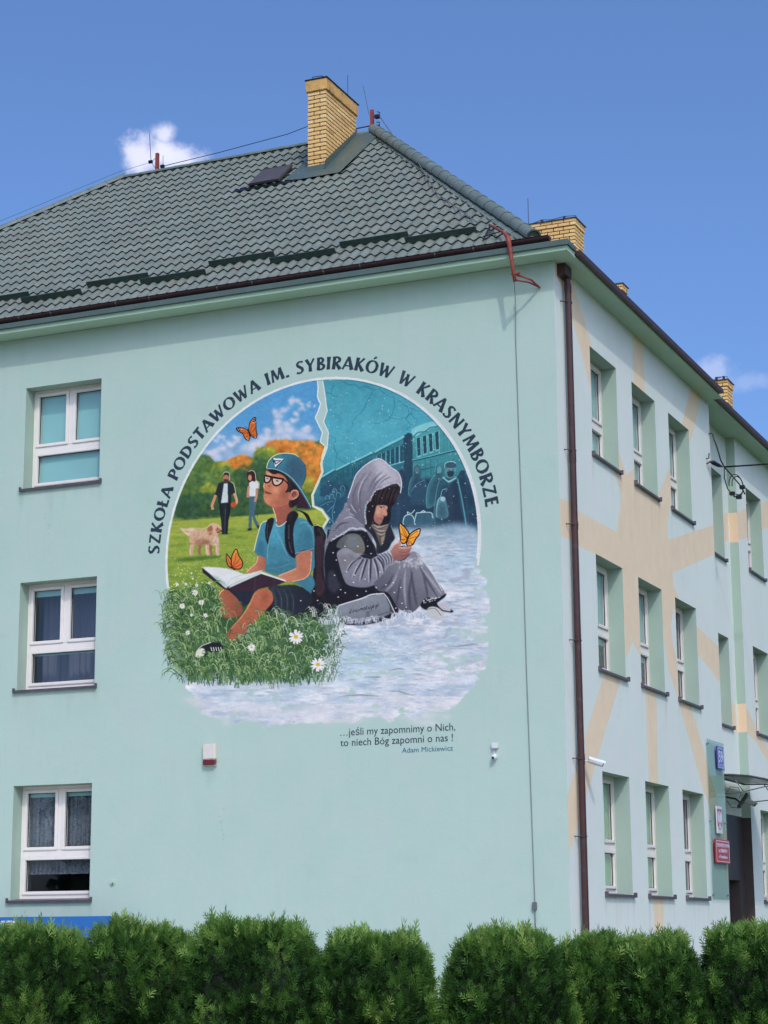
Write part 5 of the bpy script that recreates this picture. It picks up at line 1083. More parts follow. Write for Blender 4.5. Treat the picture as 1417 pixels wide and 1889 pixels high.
# windows -----------------------------------------------------------------
def window(T, u0, u1, z0, z1, look, seed):
    """white frame set back .25 m: two sashes over a fixed light, sill sheet outside, blind or net inside"""
    r = random.Random(seed); n0, n1 = -.31, -.25
    f = MB(); ob = .055; tz = z0 + (z1 - z0) * .405; um = (u0 + u1) / 2
    f.box((u0, n0, z0), (u0 + ob, n1, z1), T=T); f.box((u1 - ob, n0, z0), (u1, n1, z1), T=T)
    f.box((u0 + ob, n0, z1 - ob), (u1 - ob, n1, z1), T=T); f.box((u0 + ob, n0, z0), (u1 - ob, n1, z0 + .08), T=T)
    f.box((u0 + ob, n0, tz - .05), (u1 - ob, n1, tz + .05), T=T); f.box((um - .04, n0, tz + .05), (um + .04, n1, z1 - ob), T=T)
    fo = f.build('window_frame', M_['frame'], B, bevel=.004)
    zones = [(u0 + ob, um - .04, tz + .05, z1 - ob), (um + .04, u1 - ob, tz + .05, z1 - ob), (u0 + ob, u1 - ob, z0 + .08, tz - .05)]
    for (a, b, c, d) in zones:
        s = MB(); w = .05; k0, k1 = n0 + .005, n1 + .018
        a, b, c, d = a + .002, b - .002, c + .002, d - .002
        s.box((a, k0, c), (a + w, k1, d), T=T); s.box((b - w, k0, c), (b, k1, d), T=T); s.box((a + w, k0, d - w), (b - w, k1, d), T=T); s.box((a + w, k0, c), (b - w, k1, c + w), T=T)
        s.build('sash', M_['frame'], fo, bevel=.006)
        q = MB(); w2 = w + .008
        for x in ((a + w, c + w, a + w2, d - w), (b - w2, c + w, b - w, d - w), (a + w2, d - w2, b - w2, d - w), (a + w2, c + w, b - w2, c + w2)): q.box((x[0], n0 + .022, x[1]), (x[2], n0 + .036, x[3]), T=T)
        q.build('gasket', M_['gasket'], fo)
        p = MB(); p.face([T(a + w2, n0 + .03, c + w2), T(b - w2, n0 + .03, c + w2), T(b - w2, n0 + .03, d - w2), T(a + w2, n0 + .03, d - w2)]); p.build('pane', M_['glass'], fo, recalc=False)
    sl = MB(); e = .05
    P = [(-.25, z0 + .012), (.045, z0 - .012), (.045, z0 - .042), (.052, z0 - .042), (.052, z0 - .006), (-.25, z0 + .020)]
    k = len(P)
    for x0, x1 in ((u0 - .045, u1 + .045),):
        for i in range(k):
            a, b = P[i], P[(i + 1) % k]; sl.face([T(x0, a[0], a[1]), T(x1, a[0], a[1]), T(x1, b[0], b[1]), T(x0, b[0], b[1])])
        for x in (x0, x1): sl.face([T(x, n, z) for n, z in P])
    for x in (u0 - .05, u1 + .036): sl.box((x, -.002, z0 - .045), (x + .014, .056, z0 + .03), T=T)
    sl.build('sill', M_['sill'], fo)
    # the room behind: side walls, floor and back, open to the window
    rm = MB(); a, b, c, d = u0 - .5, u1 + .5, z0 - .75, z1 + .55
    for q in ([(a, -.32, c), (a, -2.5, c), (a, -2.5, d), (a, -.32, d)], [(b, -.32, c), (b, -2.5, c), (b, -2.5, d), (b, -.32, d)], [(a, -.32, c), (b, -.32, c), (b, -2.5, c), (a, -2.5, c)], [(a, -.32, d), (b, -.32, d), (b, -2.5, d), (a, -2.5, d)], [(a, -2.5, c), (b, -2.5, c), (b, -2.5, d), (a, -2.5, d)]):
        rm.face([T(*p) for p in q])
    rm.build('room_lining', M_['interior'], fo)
    def sheet(a, b, c, d, n, mat, name, fold=0.0, cols=1):
        if T is not TF: a, b = a - .1, b + .42
        h = MB()
        for i in range(cols):
            x0, x1 = a + (b - a) * i / cols, a + (b - a) * (i + 1) / cols
            m0, m1 = n + fold * math.sin(i * 1.9), n + fold * math.sin((i + 1) * 1.9)
            h.face([T(x0, m0, c), T(x1, m1, c), T(x1, m1, d), T(x0, m0, d)])
        return h.build(name, mat, fo, recalc=False, smooth=fold > 0)
    if look == 'teal': sheet(u0 + .005, u1 - .005, z0 + .05, z1 - .005, -.322, M_['blind'], 'roller_blind')
    if look == 'green': sheet(u0 + .005, u1 - .005, z0 + .05, z1 - .005, -.322, M_['blindgreen'], 'roller_blind')
    if look == 'half': sheet(u0 + .005, u1 - .005, z1 - .2, z1 - .005, -.322, M_['blind'], 'roller_blind'); sheet(u0 + .005, u1 - .005, tz - .13, tz - .05, -.322, M_['blind'], 'roller_blind'); sheet(u0, u1, z0, z1, -.7, M_['drape'], 'curtain', .03, 40)
    if look == 'lace': sheet(u0 + .005, u1 - .005, z1 - .17, z1 - .005, -.322, M_['blind'], 'roller_blind'); sheet(u0 + .03, u1 - .03, tz + .06, z1 - .05, -.39, M_['curtain'], 'net_curtain', .012, 60); sheet(u0 + .03, u1 - .03, tz - .32, tz - .05, -.39, M_['curtain'], 'net_curtain', .012, 60)
    if look == 'drape': sheet(u0, u1, z0, z1, -.42, M_['drape'], 'curtain', .02, 46)
    if look == 'tealtop': sheet(u0 + .005, u1 - .005, tz - .2, z1 - .005, -.322, M_['blind'], 'roller_blind'); sheet(u0, u1, z0, tz - .2, -.45, M_['curtain'], 'net_curtain', .012, 60)
    return fo
for k, look in enumerate(('lace', 'half', 'teal')): window(TF, XL, XR, SILLS[k], SILLS[k] + HW[k], look, k)
looks = {0: ('green', 'green', 'drape'), 1: ('tealtop', 'tealtop', 'drape'), 2: ('teal', 'teal', 'teal')}
for i, (a, b) in enumerate(side_u):
    for k in range(3): window(TS, a, b, SILLS[k], SILLS[k] + HW[k], looks[k][i], 10 + i * 3 + k)
for k in (1, 2): window(TD, 9.95, 11.30, SILLS[k], SILLS[k] + HW[k], 'drape', 30 + k)
for k in range(3): window(TW, 12.56, 13.89, SILLS[k], SILLS[k] + HW[k], 'drape' if k else 'green', 40 + k)
# entrance door behind the hedge
d = MB(); d.box((-.63, 9.25, .1), (-.57, 10.28, 2.5)); d.box((-.63, 10.32, .1), (-.57, 11.35, 2.5)); do = d.build('door', simple('brown_door', (60, 44, 38), .5, var=.15), B, bevel=.01)
for y in (10.1, 10.42): h = MB(); h.tube([(-.57, y, 1.0), (-.52, y, 1.0), (-.52, y, 1.35), (-.57, y, 1.35)], .014); h.build('handle', M_['steel'], do, smooth=True)

# cornice, cladding, gutters ----------------------------------------------
m = MB(); m.box((-17.25, -.37, 11.3), (.33, .0, 11.385)); m.box((-17.25, .0, 11.3), (.33, .3, 11.335)); m.box((-.3, .3, 11.3), (.33, 8.72, 11.335)); m.box((-.6, 8.72, 11.3), (.15, 24.2, 11.335)); m.build('cornice', M_['cornice'], B, bevel=.006)
m = MB()
m.box((-17.28, -.40, 11.387), (.36, .0, 11.455)); m.box((-17.28, -.415, 11.375), (.375, -.402, 11.458))
m.build('cornice_cladding', M_['clad'], B)
def gutter_profile(r, n=8): return [(-r * math.cos(math.pi * i / n), -r * math.sin(math.pi * i / n)) for i in range(n + 1)]
def gutter(name, A, Bp, out, r=.062):
    A, Bp, out = Vector(A), Vector(Bp), Vector(out); m = MB(); pr = gutter_profile(r)
    lip = [(-r - .012, .006), (-r, .012)] + pr + [(r, .012)]
    for (a, b) in zip(lip[:-1], lip[1:]):
        m.face([A + out * -a[0] + Vector((0, 0, a[1])), Bp + out * -a[0] + Vector((0, 0, a[1])), Bp + out * -b[0] + Vector((0, 0, b[1])), A + out * -b[0] + Vector((0, 0, b[1]))])
    for E in (A, Bp): m.face([E + out * -a[0] + Vector((0, 0, a[1])) for a in pr])
    return m.build(name, M_['gutter'], B)
gu = gutter('gutter', (-17.2, -.23, 11.595), (.03, -.23, 11.595), (0, -1, 0), .066)
gm_ = None
for i in range(27):
    x = -.55 - i * .62; q = MB()
    for j in range(6):
        a0, a1 = math.pi * (j / 6), math.pi * ((j + 1) / 6)
        q.face([(x, -.23 - .0685 * math.cos(a0), 11.597 - .0685 * math.sin(a0)), (x + .022, -.23 - .0685 * math.cos(a0), 11.597 - .0685 * math.sin(a0)), (x + .022, -.23 - .0685 * math.cos(a1), 11.597 - .0685 * math.sin(a1)), (x, -.23 - .0685 * math.cos(a1), 11.597 - .0685 * math.sin(a1))])
    q.build('gutter_bracket', M_['zinc'] if i % 3 else M_['gutter'], gu)
m = MB(); m.box((.332, .002, 11.337), (.40, 8.5, 11.40)); m.box((.40, -.0, 11.337), (.412, 8.52, 11.415)); m.box((.0, .002, 11.337), (.332, 8.5, 11.37)); m.build('side_gutter', M_['gutter'], B)
m = MB(); m.box((.152, 8.53, 11.337), (.23, 24.2, 11.40)); m.box((.23, 8.53, 11.337), (.242, 24.2, 11.415)); m.box((-.4, 8.53, 11.337), (.152, 24.2, 11.37)); m.build('wing_gutter', M_['gutter'], B)

# roof ---------------------------------------------------------------------
SL = .8585; TH = math.atan(SL); CT, ST = math.cos(TH), math.sin(TH)
EY, EZ = -.17, 11.60
RY = 5.2; RZ = EZ + (RY - EY) * SL
AP = Vector((-RY, RY, RZ)); LP = Vector((-10.62, RY, RZ)); EC = Vector((-.25, EY, EZ)); LC = Vector((-16.85, EY, EZ))
m = MB()
dn = Vector((0, 0, -.05))
m.face([LC + dn, EC + dn, AP + dn, LP + dn]); m.face([EC + dn, Vector((-.25, 24.3, EZ)) + dn, Vector((-RY, 24.3, RZ)) + dn, AP + dn])
m.face([LC + dn, LP + dn, Vector((-16.85, 10.57, EZ)) + dn]); m.face([LP + dn, Vector((-RY, RY, RZ)) + dn, Vector((-10.6, 10.57, EZ)) + dn, Vector((-16.85, 10.57, EZ)) + dn]); m.face([Vector((-RY, RY, RZ)) + dn, Vector((-RY, 24.3, RZ)) + dn, Vector((-10.6, 24.3, EZ)) + dn, Vector((-10.6, 10.57, EZ)) + dn]); m.face([Vector((-.25, 24.3, EZ)), Vector((-RY, 24.3, RZ)), Vector((-10.6, 24.3, EZ))])
m.box((-17.0, -.1, 11.4), (0, .1, 11.55)); m.box((-.2, .1, 11.4), (0, 24, 11.55))
HX = lambda y: EC.x + (y - EY) * (AP.x - EC.x) / (RY - EY)
RF = m.build('roof', M_['roofdark'], B, recalc=False)
PU, PS = .182, .35
def tile_geo(m, M4=None, seed=0):
    nu = 8; top = []; bot = []; up = []
    wv = lambda t: .034 * (.5 - .5 * math.cos(math.pi * t / .64) if t < .64 else .5 + .5 * math.cos(math.pi * (t - .64) / .36))
    f = (lambda p: p) if M4 is None else (lambda p: M4 @ Vector(p))
    for i in range(nu + 1):
        t = i / nu; u = t * PU; h = wv(t % 1.0)
        sag = -.016 * math.sin(2 * math.pi * (t + .1)) - .004
        bot.append((u, sag + .05, h - .026)); top.append((u, sag, h + .026)); up.append((u, PS + sag, h + .002))
    for i in range(nu):
        m.face([f(top[i]), f(top[i + 1]), f(up[i + 1]), f(up[i])]); m.face([f(bot[i]), f(bot[i + 1]), f(top[i + 1]), f(top[i])])
FM = Matrix(((1, 0, 0), (0, CT, -ST), (0, ST, CT))).to_4x4()             # gable slope: u = +X, s = up the slope, n = out
def fplace(u, s): q = FM.copy(); q.translation = Vector((u, EY, EZ)) + Vector((0, CT, ST)) * s; return q
SLEN = (RY - EY) / CT
rows = int(SLEN / PS) + 1
t0 = MB(); tile_geo(t0); tile_me = t0.mesh('tile', M_['roof'], smooth=False, recalc=False)
for p in tile_me.polygons: p.use_smooth = abs(p.normal.z) > .4
cells = []
for r in range(rows):
    s = r * PS
    for i in range(int(17.2 / PU)):
        u = -.2 - (i + 1) * PU
        y = EY + s * CT; y1 = EY + (s + PS) * CT
        if u > HX(y) + .02 or s > SLEN: continue
        xl = LC.x + (y - EY) * (LP.x - LC.x) / (RY - EY)
        if u + PU < xl: continue
        # the holes for chimney flashing and roof hatch
        if -6.02 < u + PU * .5 < -5.10 and s > 4.72 / 1.0 and y > 3.42: continue
        if -6.95 < u + PU * .5 < -6.38 and 3.72 < y + .13 < 4.2: continue
        full = (u + PU < HX(y1) - .02) and (u > LC.x + (y1 - EY) * (LP.x - LC.x) / (RY - EY) + .05) and s + PS < SLEN
        cells.append((u, s, full))
camv = Vector(CAM['pos'])
fullc = sorted([c for c in cells if c[2]], key=lambda c: (fplace(c[0], c[1]).translation - camv).length)
single = set((c[0], c[1]) for c in fullc[:298])
rest = MB()
for (u, s, full) in cells:
    if (u, s) in single: link(tile_me, 'tile', RF, fplace(u, s))
    else: tile_geo(rest, fplace(u, s))
def clip_mesh(me, planes):
    bm = bmesh.new(); bm.from_mesh(me)
    for co, no in planes: bmesh.ops.bisect_plane(bm, geom=bm.verts[:] + bm.edges[:] + bm.faces[:], plane_co=co, plane_no=no, clear_outer=True)
    bm.to_mesh(me); bm.free()
me = rest.mesh('tile_field', M_['roof'], recalc=False)
lh = (LP - LC); lno = Vector((lh.y, -lh.x, 0)).normalized() * -1
clip_mesh(me, [(AP, Vector((RY - EY, EC.x - AP.x, 0)).normalized()), (LP, lno), (Vector((0, RY, 0)), Vector((0, 1, 0)))])
for p in me.polygons: p.use_smooth = abs(p.normal.dot(Vector((0, -ST, CT)))) > .4
stuff(link(me, 'tile_field', RF))
# long side slope
TH2 = math.atan2(RZ - EZ, EC.x - AP.x); C2, S2 = math.cos(TH2), math.sin(TH2)
SM = Matrix(((0, -C2, S2), (1, 0, 0), (0, S2, C2))).to_4x4()
rest = MB()
for r in range(rows):
    s = r * PS
    for i in range(int(24.4 / PU)):
        v = EY + i * PU
        if v + PU < EY + s * C2 * (RY - EY) / (EC.x - AP.x): continue
        q = SM.copy(); q.translation = Vector((EC.x, v, EZ)) + Vector((-C2, 0, S2)) * s; tile_geo(rest, q)
me = rest.mesh('tile_field', M_['roof'], recalc=False); clip_mesh(me, [(AP, -Vector((RY - EY, EC.x - AP.x, 0)).normalized()), (Vector((-RY, 0, 0)), Vector((-1, 0, 0)))])
stuff(link(me, 'tile_field', RF))
# ridge and hip caps
def cap_mesh(L, r0, r1, flat=1.0, n=10):
    m = MB()
    for i in range(n):
        a, b = math.pi * i / n - .12 * (1 - 2 * i / n), math.pi * (i + 1) / n - .12 * (1 - 2 * (i + 1) / n)
        m.face([(0, r0 * math.cos(a), r0 * math.sin(a) * flat), (L + .03, r1 * math.cos(a), r1 * math.sin(a) * flat), (L + .03, r1 * math.cos(b), r1 * math.sin(b) * flat), (0, r0 * math.cos(b), r0 * math.sin(b) * flat)])
        m.face([(0, r0 * math.cos(a), r0 * math.sin(a) * flat), (0, r0 * math.cos(b), r0 * math.sin(b) * flat), (0, (r0 - .022) * math.cos(b), (r0 - .022) * math.sin(b) * flat), (0, (r0 - .022) * math.cos(a), (r0 - .022) * math.sin(a) * flat)])
    return m.mesh('ridge_cap', M_['cap'], smooth=False)
def caps(P0, P1, r0, r1, L=.37, flat=1.0, lift=.0, name='ridge_cap'):
    P0, P1 = Vector(P0), Vector(P1); d = P1 - P0; n = max(1, round(d.length / L)); l = d.length / n; me = cap_mesh(l, r0, r1, flat); x = d.normalized(); y = Vector((0, 0, 1)).cross(x).normalized(); z = x.cross(y)
    for i in range(n):
        M4 = Matrix((x, y, z)).transposed().to_4x4(); M4.translation = P0 + d * (i / n) + z * lift; link(me, name, RF, M4)
caps(EC + Vector((.0, .0, .03)), AP + Vector((0, 0, .05)), .125, .112, .40, .95, .02)
caps(LP + Vector((0, 0, .02)), AP + Vector((0, 0, .02)), .10, .092, .40, .7, -.02)
caps(LC + Vector((0, 0, .02)), LP + Vector((0, 0, .02)), .11, .10, .40, .8, .0)
q = MB(); e0 = EC + Vector((.0, .0, .03)); hx = (AP - EC).normalized(); hy = Vector((0, 0, 1)).cross(hx).normalized(); hz = hx.cross(hy)
q.face([e0 + hx * .02 + hz * .02 + hy * (.118 * math.cos(a)) + hz * (.112 * math.sin(a)) for a in [math.pi * k / 12 for k in range(13)]] + [e0 + hx * .02 - hy * .118 - hz * .07, e0 + hx * .02 + hy * .118 - hz * .07]); q.build('ridge_end', M_['clad'], RF, recalc=False)
m = MB()      # the light trim along the foot of the hip caps
hd = (AP - EC).normalized(); sn_ = Vector((0, -ST, CT)); sidev = hd.cross(sn_).normalized()
if sidev.x > 0: sidev = -sidev
a0, a1 = EC + sidev * .19 + sn_ * .045, AP + sidev * .10 + sn_ * .045
for off, w in ((0, .028),): m.face([a0, a1, a1 + sn_ * -.05, a0 + sn_ * -.05]); m.face([a0, a1, a1 - sidev * w, a0 - sidev * w]); m.face([a0 - sidev * w, a1 - sidev * w, EC.lerp(AP, 1) + sn_ * .05, EC + sn_ * .05])
m.build('hip_trim', M_['cap'], RF)
# snow guards, alternating heights along the eave
for i, (x0, x1, y) in enumerate([(-2.493, -1.307, .29), (-3.705, -2.528, .50), (-4.857, -3.702, .32), (-6.098, -4.898, .555), (-7.238, -6.015, .30), (-8.395, -7.201, .50), (-9.56, -8.37, .30), (-10.74, -9.54, .50), (-11.9, -10.7, .3), (-13.1, -11.9, .5)]):
    z = EZ + (y - EY) * SL; m = MB(); up = .105
    bl_, br_ = Vector((x0, y, z + .035)), Vector((x1, y, z + .035)); N_ = Vector((0, -ST, CT)); S_ = Vector((0, CT, ST))
    for P0, P1 in ((bl_, br_),):
        m.face([P0, P1, P1 + N_ * up, P0 + N_ * up]); m.face([P0 + N_ * up, P1 + N_ * up, P1 + N_ * up + S_ * .02, P0 + N_ * up + S_ * .02]); m.face([P0 + S_ * .004, P1 + S_ * .004, P1 + N_ * up + S_ * .004, P0 + N_ * up + S_ * .004]); m.face([P0, P1, P1 + S_ * .12, P0 + S_ * .12])
        for k in range(3):
            q = P0.lerp(P1, .12 + .38 * k); m.face([q + N_ * up, q + Vector((.02, 0, 0)) + N_ * up, q + Vector((.02, 0, 0)) + S_ * .13, q + S_ * .13])
    m.build('snow_guard', M_['snow'], RF)

# chimneys -----------------------------------------------------------------
bev = {}
def brick_mesh(l, w, h):
    k = (round(l, 3), round(w, 3), round(h, 3))
    if k not in bev:
        q = MB(); q.box((0, 0, 0), (l, w, h)); me = q.mesh('brick', M_['brick']); bm = bmesh.new(); bm.from_mesh(me)
        bmesh.ops.bevel(bm, geom=bm.edges[:], offset=.004, segments=1, affect='EDGES'); bm.to_mesh(me); bm.free(); bev[k] = me
    return bev[k]
def chimney(x1, y0, wx, wy, zb, zt, label, capped=True, step=.0775, top_courses=3):
    """x1 = right edge, y0 = near face; real running bond, joints set back"""
    x0, y1 = x1 - wx, y0 + wy; j = .016; h = step - j
    core = MB(); core.box((x0 + .012, y0 + .012, zb - .6), (x1 - .012, y1 - .012, zt - .03)); ch = core.build('chimney', M_['mortar'], B); ch['label'] = label
    n = int((zt - zb) / step); L, S = .240, .114
    rr = random.Random(int(zt * 100))
    def put(ax, ay, lx, ly, z, out=0.0):
        o = link(brick_mesh(lx, ly, h), 'brick', ch, Matrix.Translation((ax + rr.uniform(-.0015, .0015), ay + rr.uniform(-.002, .001), z)))
    for r in range(n):
        z = zt - (r + 1) * step + j * .5; ev = r % 2; o = 0.0
        if capped and r < top_courses: continue
        if not capped and r < 2: o = .022
        X0, X1, Y0, Y1 = x0 - o, x1 + o, y0 - o, y1 + o
        def run(a, b, fixed, along):
            p = a
            while p < b - .02:
                l = min(L, b - p)
                if b - (p + l) < .07 and b - (p + l) > 0: l = b - p
                if along == 'x': put(p, fixed, l if p + l >= b - 1e-6 else l - 0, S, z)
                else: put(fixed, p, S, l, z)
                p += l + j
        a_, b_2 = (L, S) if ev else (S, L)
        if X1 - X0 < .45: a_, b_2 = ((X1 - X0 - j) - S, S) if ev else (S, (X1 - X0 - j) - S)
        put(X0, Y0, a_, S if ev else L, z) if True else 0
        put(X1 - b_2, Y0, b_2, L if ev else S, z)
        run(X0 + a_ + j, X1 - b_2 - j, Y0, 'x')
        run(Y0 + (L if ev else S) + j, Y1, X1 - S, 'y')
        run(Y0 + (S if ev else L) + j, Y1, X0, 'y')
        run(X0 + S + j, X1 - S - j, Y1 - S, 'x')
    if capped:
        q = MB(); e = .03; q.box((x0 - e, y0 - e, zt - top_courses * step), (x1 + e, y1 + e, zt - .012)); q.build('chimney_head', M_['chimcap'], ch, bevel=.008)
    q = MB(); e = .035; q.box((x0 - e - .01, y0 - e - .01, zt - .010), (x1 + e + .01, y1 + e + .01, zt + .006)); q.build('chimney_cover', M_['black'] if capped else M_['gutter'], ch)
    return ch
c1 = chimney(-5.528, 3.79, .365, 1.33, 14.98, 16.82, 'tallest yellow brick chimney nearest the roof apex')
c2 = chimney(-2.867, 10.0, 1.35, .60, 13.9, 15.81, 'wide yellow brick chimney behind the hip above the gable corner', capped=False)
c3 = chimney(-3.10, 14.0, .30, .38, 14.3, 15.66, 'smallest yellow brick chimney peeping over the side eave', capped=False)
c4 = chimney(-1.308, 16.0, .46, .50, 12.4, 13.74, 'farthest yellow brick chimney over the wing eave', capped=False)
# flashing round the tall chimney: an apron in front, a wide valley sheet to its right
def rp3(x, y, off): return Vector((x, y, EZ + (y - EY) * SL)) + Vector((0, -ST, CT)) * off
m = MB()
m.face([rp3(-5.96, 3.52, .055), rp3(-5.10, 3.52, .055), rp3(-5.10, 3.78, .06), rp3(-5.96, 3.78, .06)])
m.face([rp3(-5.53, 3.70, .06), rp3(-5.12, 3.52, .055), rp3(-4.98, 5.05, .06), rp3(-5.16, 5.19, .07), rp3(-5.53, 5.19, .06)])
m.face([rp3(-5.52, 3.76, .05), rp3(-5.52, 5.17, .05), rp3(-5.52, 5.17, .05) + Vector((0, 0, .10)), rp3(-5.52, 3.76, .05) + Vector((0, 0, .18))])
m.face([rp3(-5.905, 3.775, .04), rp3(-5.52, 3.775, .04), rp3(-5.52, 3.775, .04) + Vector((0, 0, .12)), rp3(-5.905, 3.775, .04) + Vector((0, 0, .12))])
m.face([rp3(-6.25, 3.60, .055), rp3(-5.91, 3.52, .055), rp3(-5.91, 5.1, .055), rp3(-6.1, 5.1, .055)])
m.tube([rp3(-5.12, 3.52, .058), rp3(-4.98, 5.05, .062)], .007, 6)
m.build('flashing', M_['flash'], c1)
m = MB(); m.tube([(-5.84, 3.9, 16.82), (-5.84, 3.86, 16.91), (-5.7, 3.95, 16.95), (-5.58, 4.0, 16.91), (-5.57, 4.0, 16.82)], .008, 6); m.tube([(-5.6, 4.9, 16.9), (-5.6, 4.9, 17.34)], .006, 6); m.build('lightning_wire', M_['wire'], c1)
for cc, (xa, xb, y, z) in ((c2, (-3.9, -2.87, 10.1, 15.82)), (c4, (-1.7, -1.32, 16.1, 13.76))):
    m = MB(); m.tube([(xa, y, z + .02), (xa + .3, y, z + .09), ((xa + xb) / 2, y, z + .06), (xb - .25, y, z + .09), (xb, y, z + .07), (xb + .03, y + .1, z - .05)], .007, 6)
    for x in (xa + .3, xb - .25): m.box((x - .025, y - .02, z), (x + .025, y + .02, z + .09))
    m.build('lightning_wire', M_['wire'], cc)
m = MB(); m.tube([(-4.0, 10.4, 15.6), (-4.0, 10.4, 16.55)], .007, 6); m.build('lightning_rod', M_['wire'], c2)

# roof hatch
m = MB(); A, Bq = rp3(-6.93, 3.80, .08), rp3(-6.36, 3.80, .08)
e1 = Vector((1, 0, 0)); S_ = Vector((0, CT, ST)); N_ = Vector((0, -ST, CT))
def hatch(P, w, l, h, n): return [P, P + e1 * w, P + e1 * w + S_ * l, P + S_ * l]
def slab(m, P, w, l, a, b, mi=0):
    q = [P + N_ * a, P + e1 * w + N_ * a, P + e1 * w + S_ * l + N_ * a, P + S_ * l + N_ * a]; r = [x + N_ * (b - a) for x in q]
    m.face(q, mi); m.face(r, mi)
    for i in range(4): m.face([q[i], q[(i + 1) % 4], r[(i + 1) % 4], r[i]], mi)
P = rp3(-6.96, 3.60, 0)
slab(m, P, .60, .70, .0, .06); HT = m.build('roof_hatch', M_['black'], RF)
m = MB(); slab(m, P + e1 * .0 - S_ * .03, .61, .74, .07, .105); m.build('hatch_lid', simple('brown_hatch_lid', (78, 72, 72), .5, var=.15), HT, bevel=.008)
m = MB(); slab(m, P - e1 * .3 - S_ * .17, 1.2, .2, .03, .045); m.build('hatch_apron', M_['black'], HT)

# ================================================================ things fixed to the school, each its own
# downpipe belongs to the building's drainage
m = MB(); m.tube([(.06, .30, 11.29), (.075, .37, 11.12), (.085, .385, 11.0), (.085, .39, 9), (.085, .395, 5), (.085, .405, 1.0), (.085, .405, .1)], .050, 14); m.tube([(.085, .385, 11.03), (.085, .385, 10.90)], .055, 14); m.tube([(.085, .39, 8.45), (.085, .39, 8.30)], .054, 14); m.tube([(.085, .395, 7.42), (.085, .395, 7.30)], .054, 14); m.tube([(.085, .40, 4.05), (.085, .40, 3.9)], .054, 14); m.box((.005, .14, 11.12), (.13, .44, 11.29))
dp = m.build('downpipe', M_['gutter'], B, smooth=False)
for z in (10.75, 8.48, 7.37, 5.67, 3.98, 2.89):
    q = MB(); q.tube([(0, .25, z), (.05, .30, z), (.10, .335, z)], .008, 6); q.tube([(.085, .395, z - .012), (.085, .395, z + .012)], .057, 14); q.build('pipe_clamp', M_['gutter'], dp)

def rod_post(name, label, base, h, rods):
    t = thing(name, label, 'lightning rod', base); x, y, z = base
    m = MB(); m.box((x - .03, y - .03, z - .1), (x + .03, y - .02, z + h)); m.box((x - .03, y - .02, z - .1), (x - .02, y + .03, z + h)); m.box((x + .02, y - .02, z - .1), (x + .03, y + .03, z + h)); m.build('post', M_['rust'], t)
    for P, r in rods: q = MB(); q.tube(P, r, 6); q.build('wire', M_['wire'], t)
    return t
ps = rod_post('lightning_rod_post', 'short rust-red angle-iron post on the ridge before the small cloud', (-9.86, 5.18, RZ + .08), .32,
         [([(-10.0, 5.18, RZ + .24), (-10.05, 5.18, RZ + .85)], .006), ([(-9.9, 5.18, RZ + .1), (-10.0, 5.18, RZ + .24), (-9.88, 5.18, RZ + .32)], .006), ([(-9.73, 5.18, RZ + .1), (-9.73, 5.18, RZ + .33)], .005)])
for x, z in ((-10.0, .24), (-9.73, .1)): q = MB(); q.tube([(x - .035, 5.16, RZ + z), (x + .035, 5.16, RZ + z)], .035, 10); q.build('clamp', M_['black'], ps)
ps = rod_post('lightning_rod_post', 'rust-red post beside the tall chimney at the roof apex', (-5.24, 5.2, RZ + .06), .42, [([(-5.3, 5.2, RZ + .4), (-5.42, 5.2, RZ + 1.0)], .005), ([(-5.24, 5.2, RZ + .17), (-5.5, 5.1, RZ + .12), (-5.62, 5.05, RZ + .05)], .012), ([(-5.2, 5.18, RZ + .32), (-5.08, 5.16, RZ + .30), (-5.06, 5.16, RZ + .38), (-5.12, 5.16, RZ + .41)], .01), ([(-5.2, 5.18, RZ + .10), (-5.08, 5.16, RZ + .10), (-5.07, 5.16, RZ + .19), (-5.13, 5.16, RZ + .2)], .01)])
for z in (.1, .31): q = MB(); q.box((-5.16, 5.12, RZ + z - .03), (-5.07, 5.2, RZ + z + .03)); q.build('clamp', M_['black'], ps)
q = MB(); q.tube([(-16.0, .6, 12.5), (-10.7, 5.1, RZ + .12), (-10.0, 5.18, RZ + .24)], .0035, 6); q.build('lightning_wire', M_['wire'], RF)
q = MB(); q.tube([(-9.73, 5.18, RZ + .11), (-8.5, 5.18, RZ + .18), (-7, 5.18, RZ + .3), (-5.9, 5.1, RZ + .47)], .007, 6); q.build('lightning_wire', M_['wire'], RF)
P = [AP + Vector((.1, 0, .35)), EC.lerp(AP, .85) + Vector((0, 0, .2)), EC.lerp(AP, .62) + Vector((-.12, -.05, .1)), EC.lerp(AP, .40) + Vector((-.38, -.1, 0)), rp3(-1.35, .5, .09)]
q = MB(); q.tube(P, .009, 6); q.build('lightning_wire', M_['zinc'], RF)

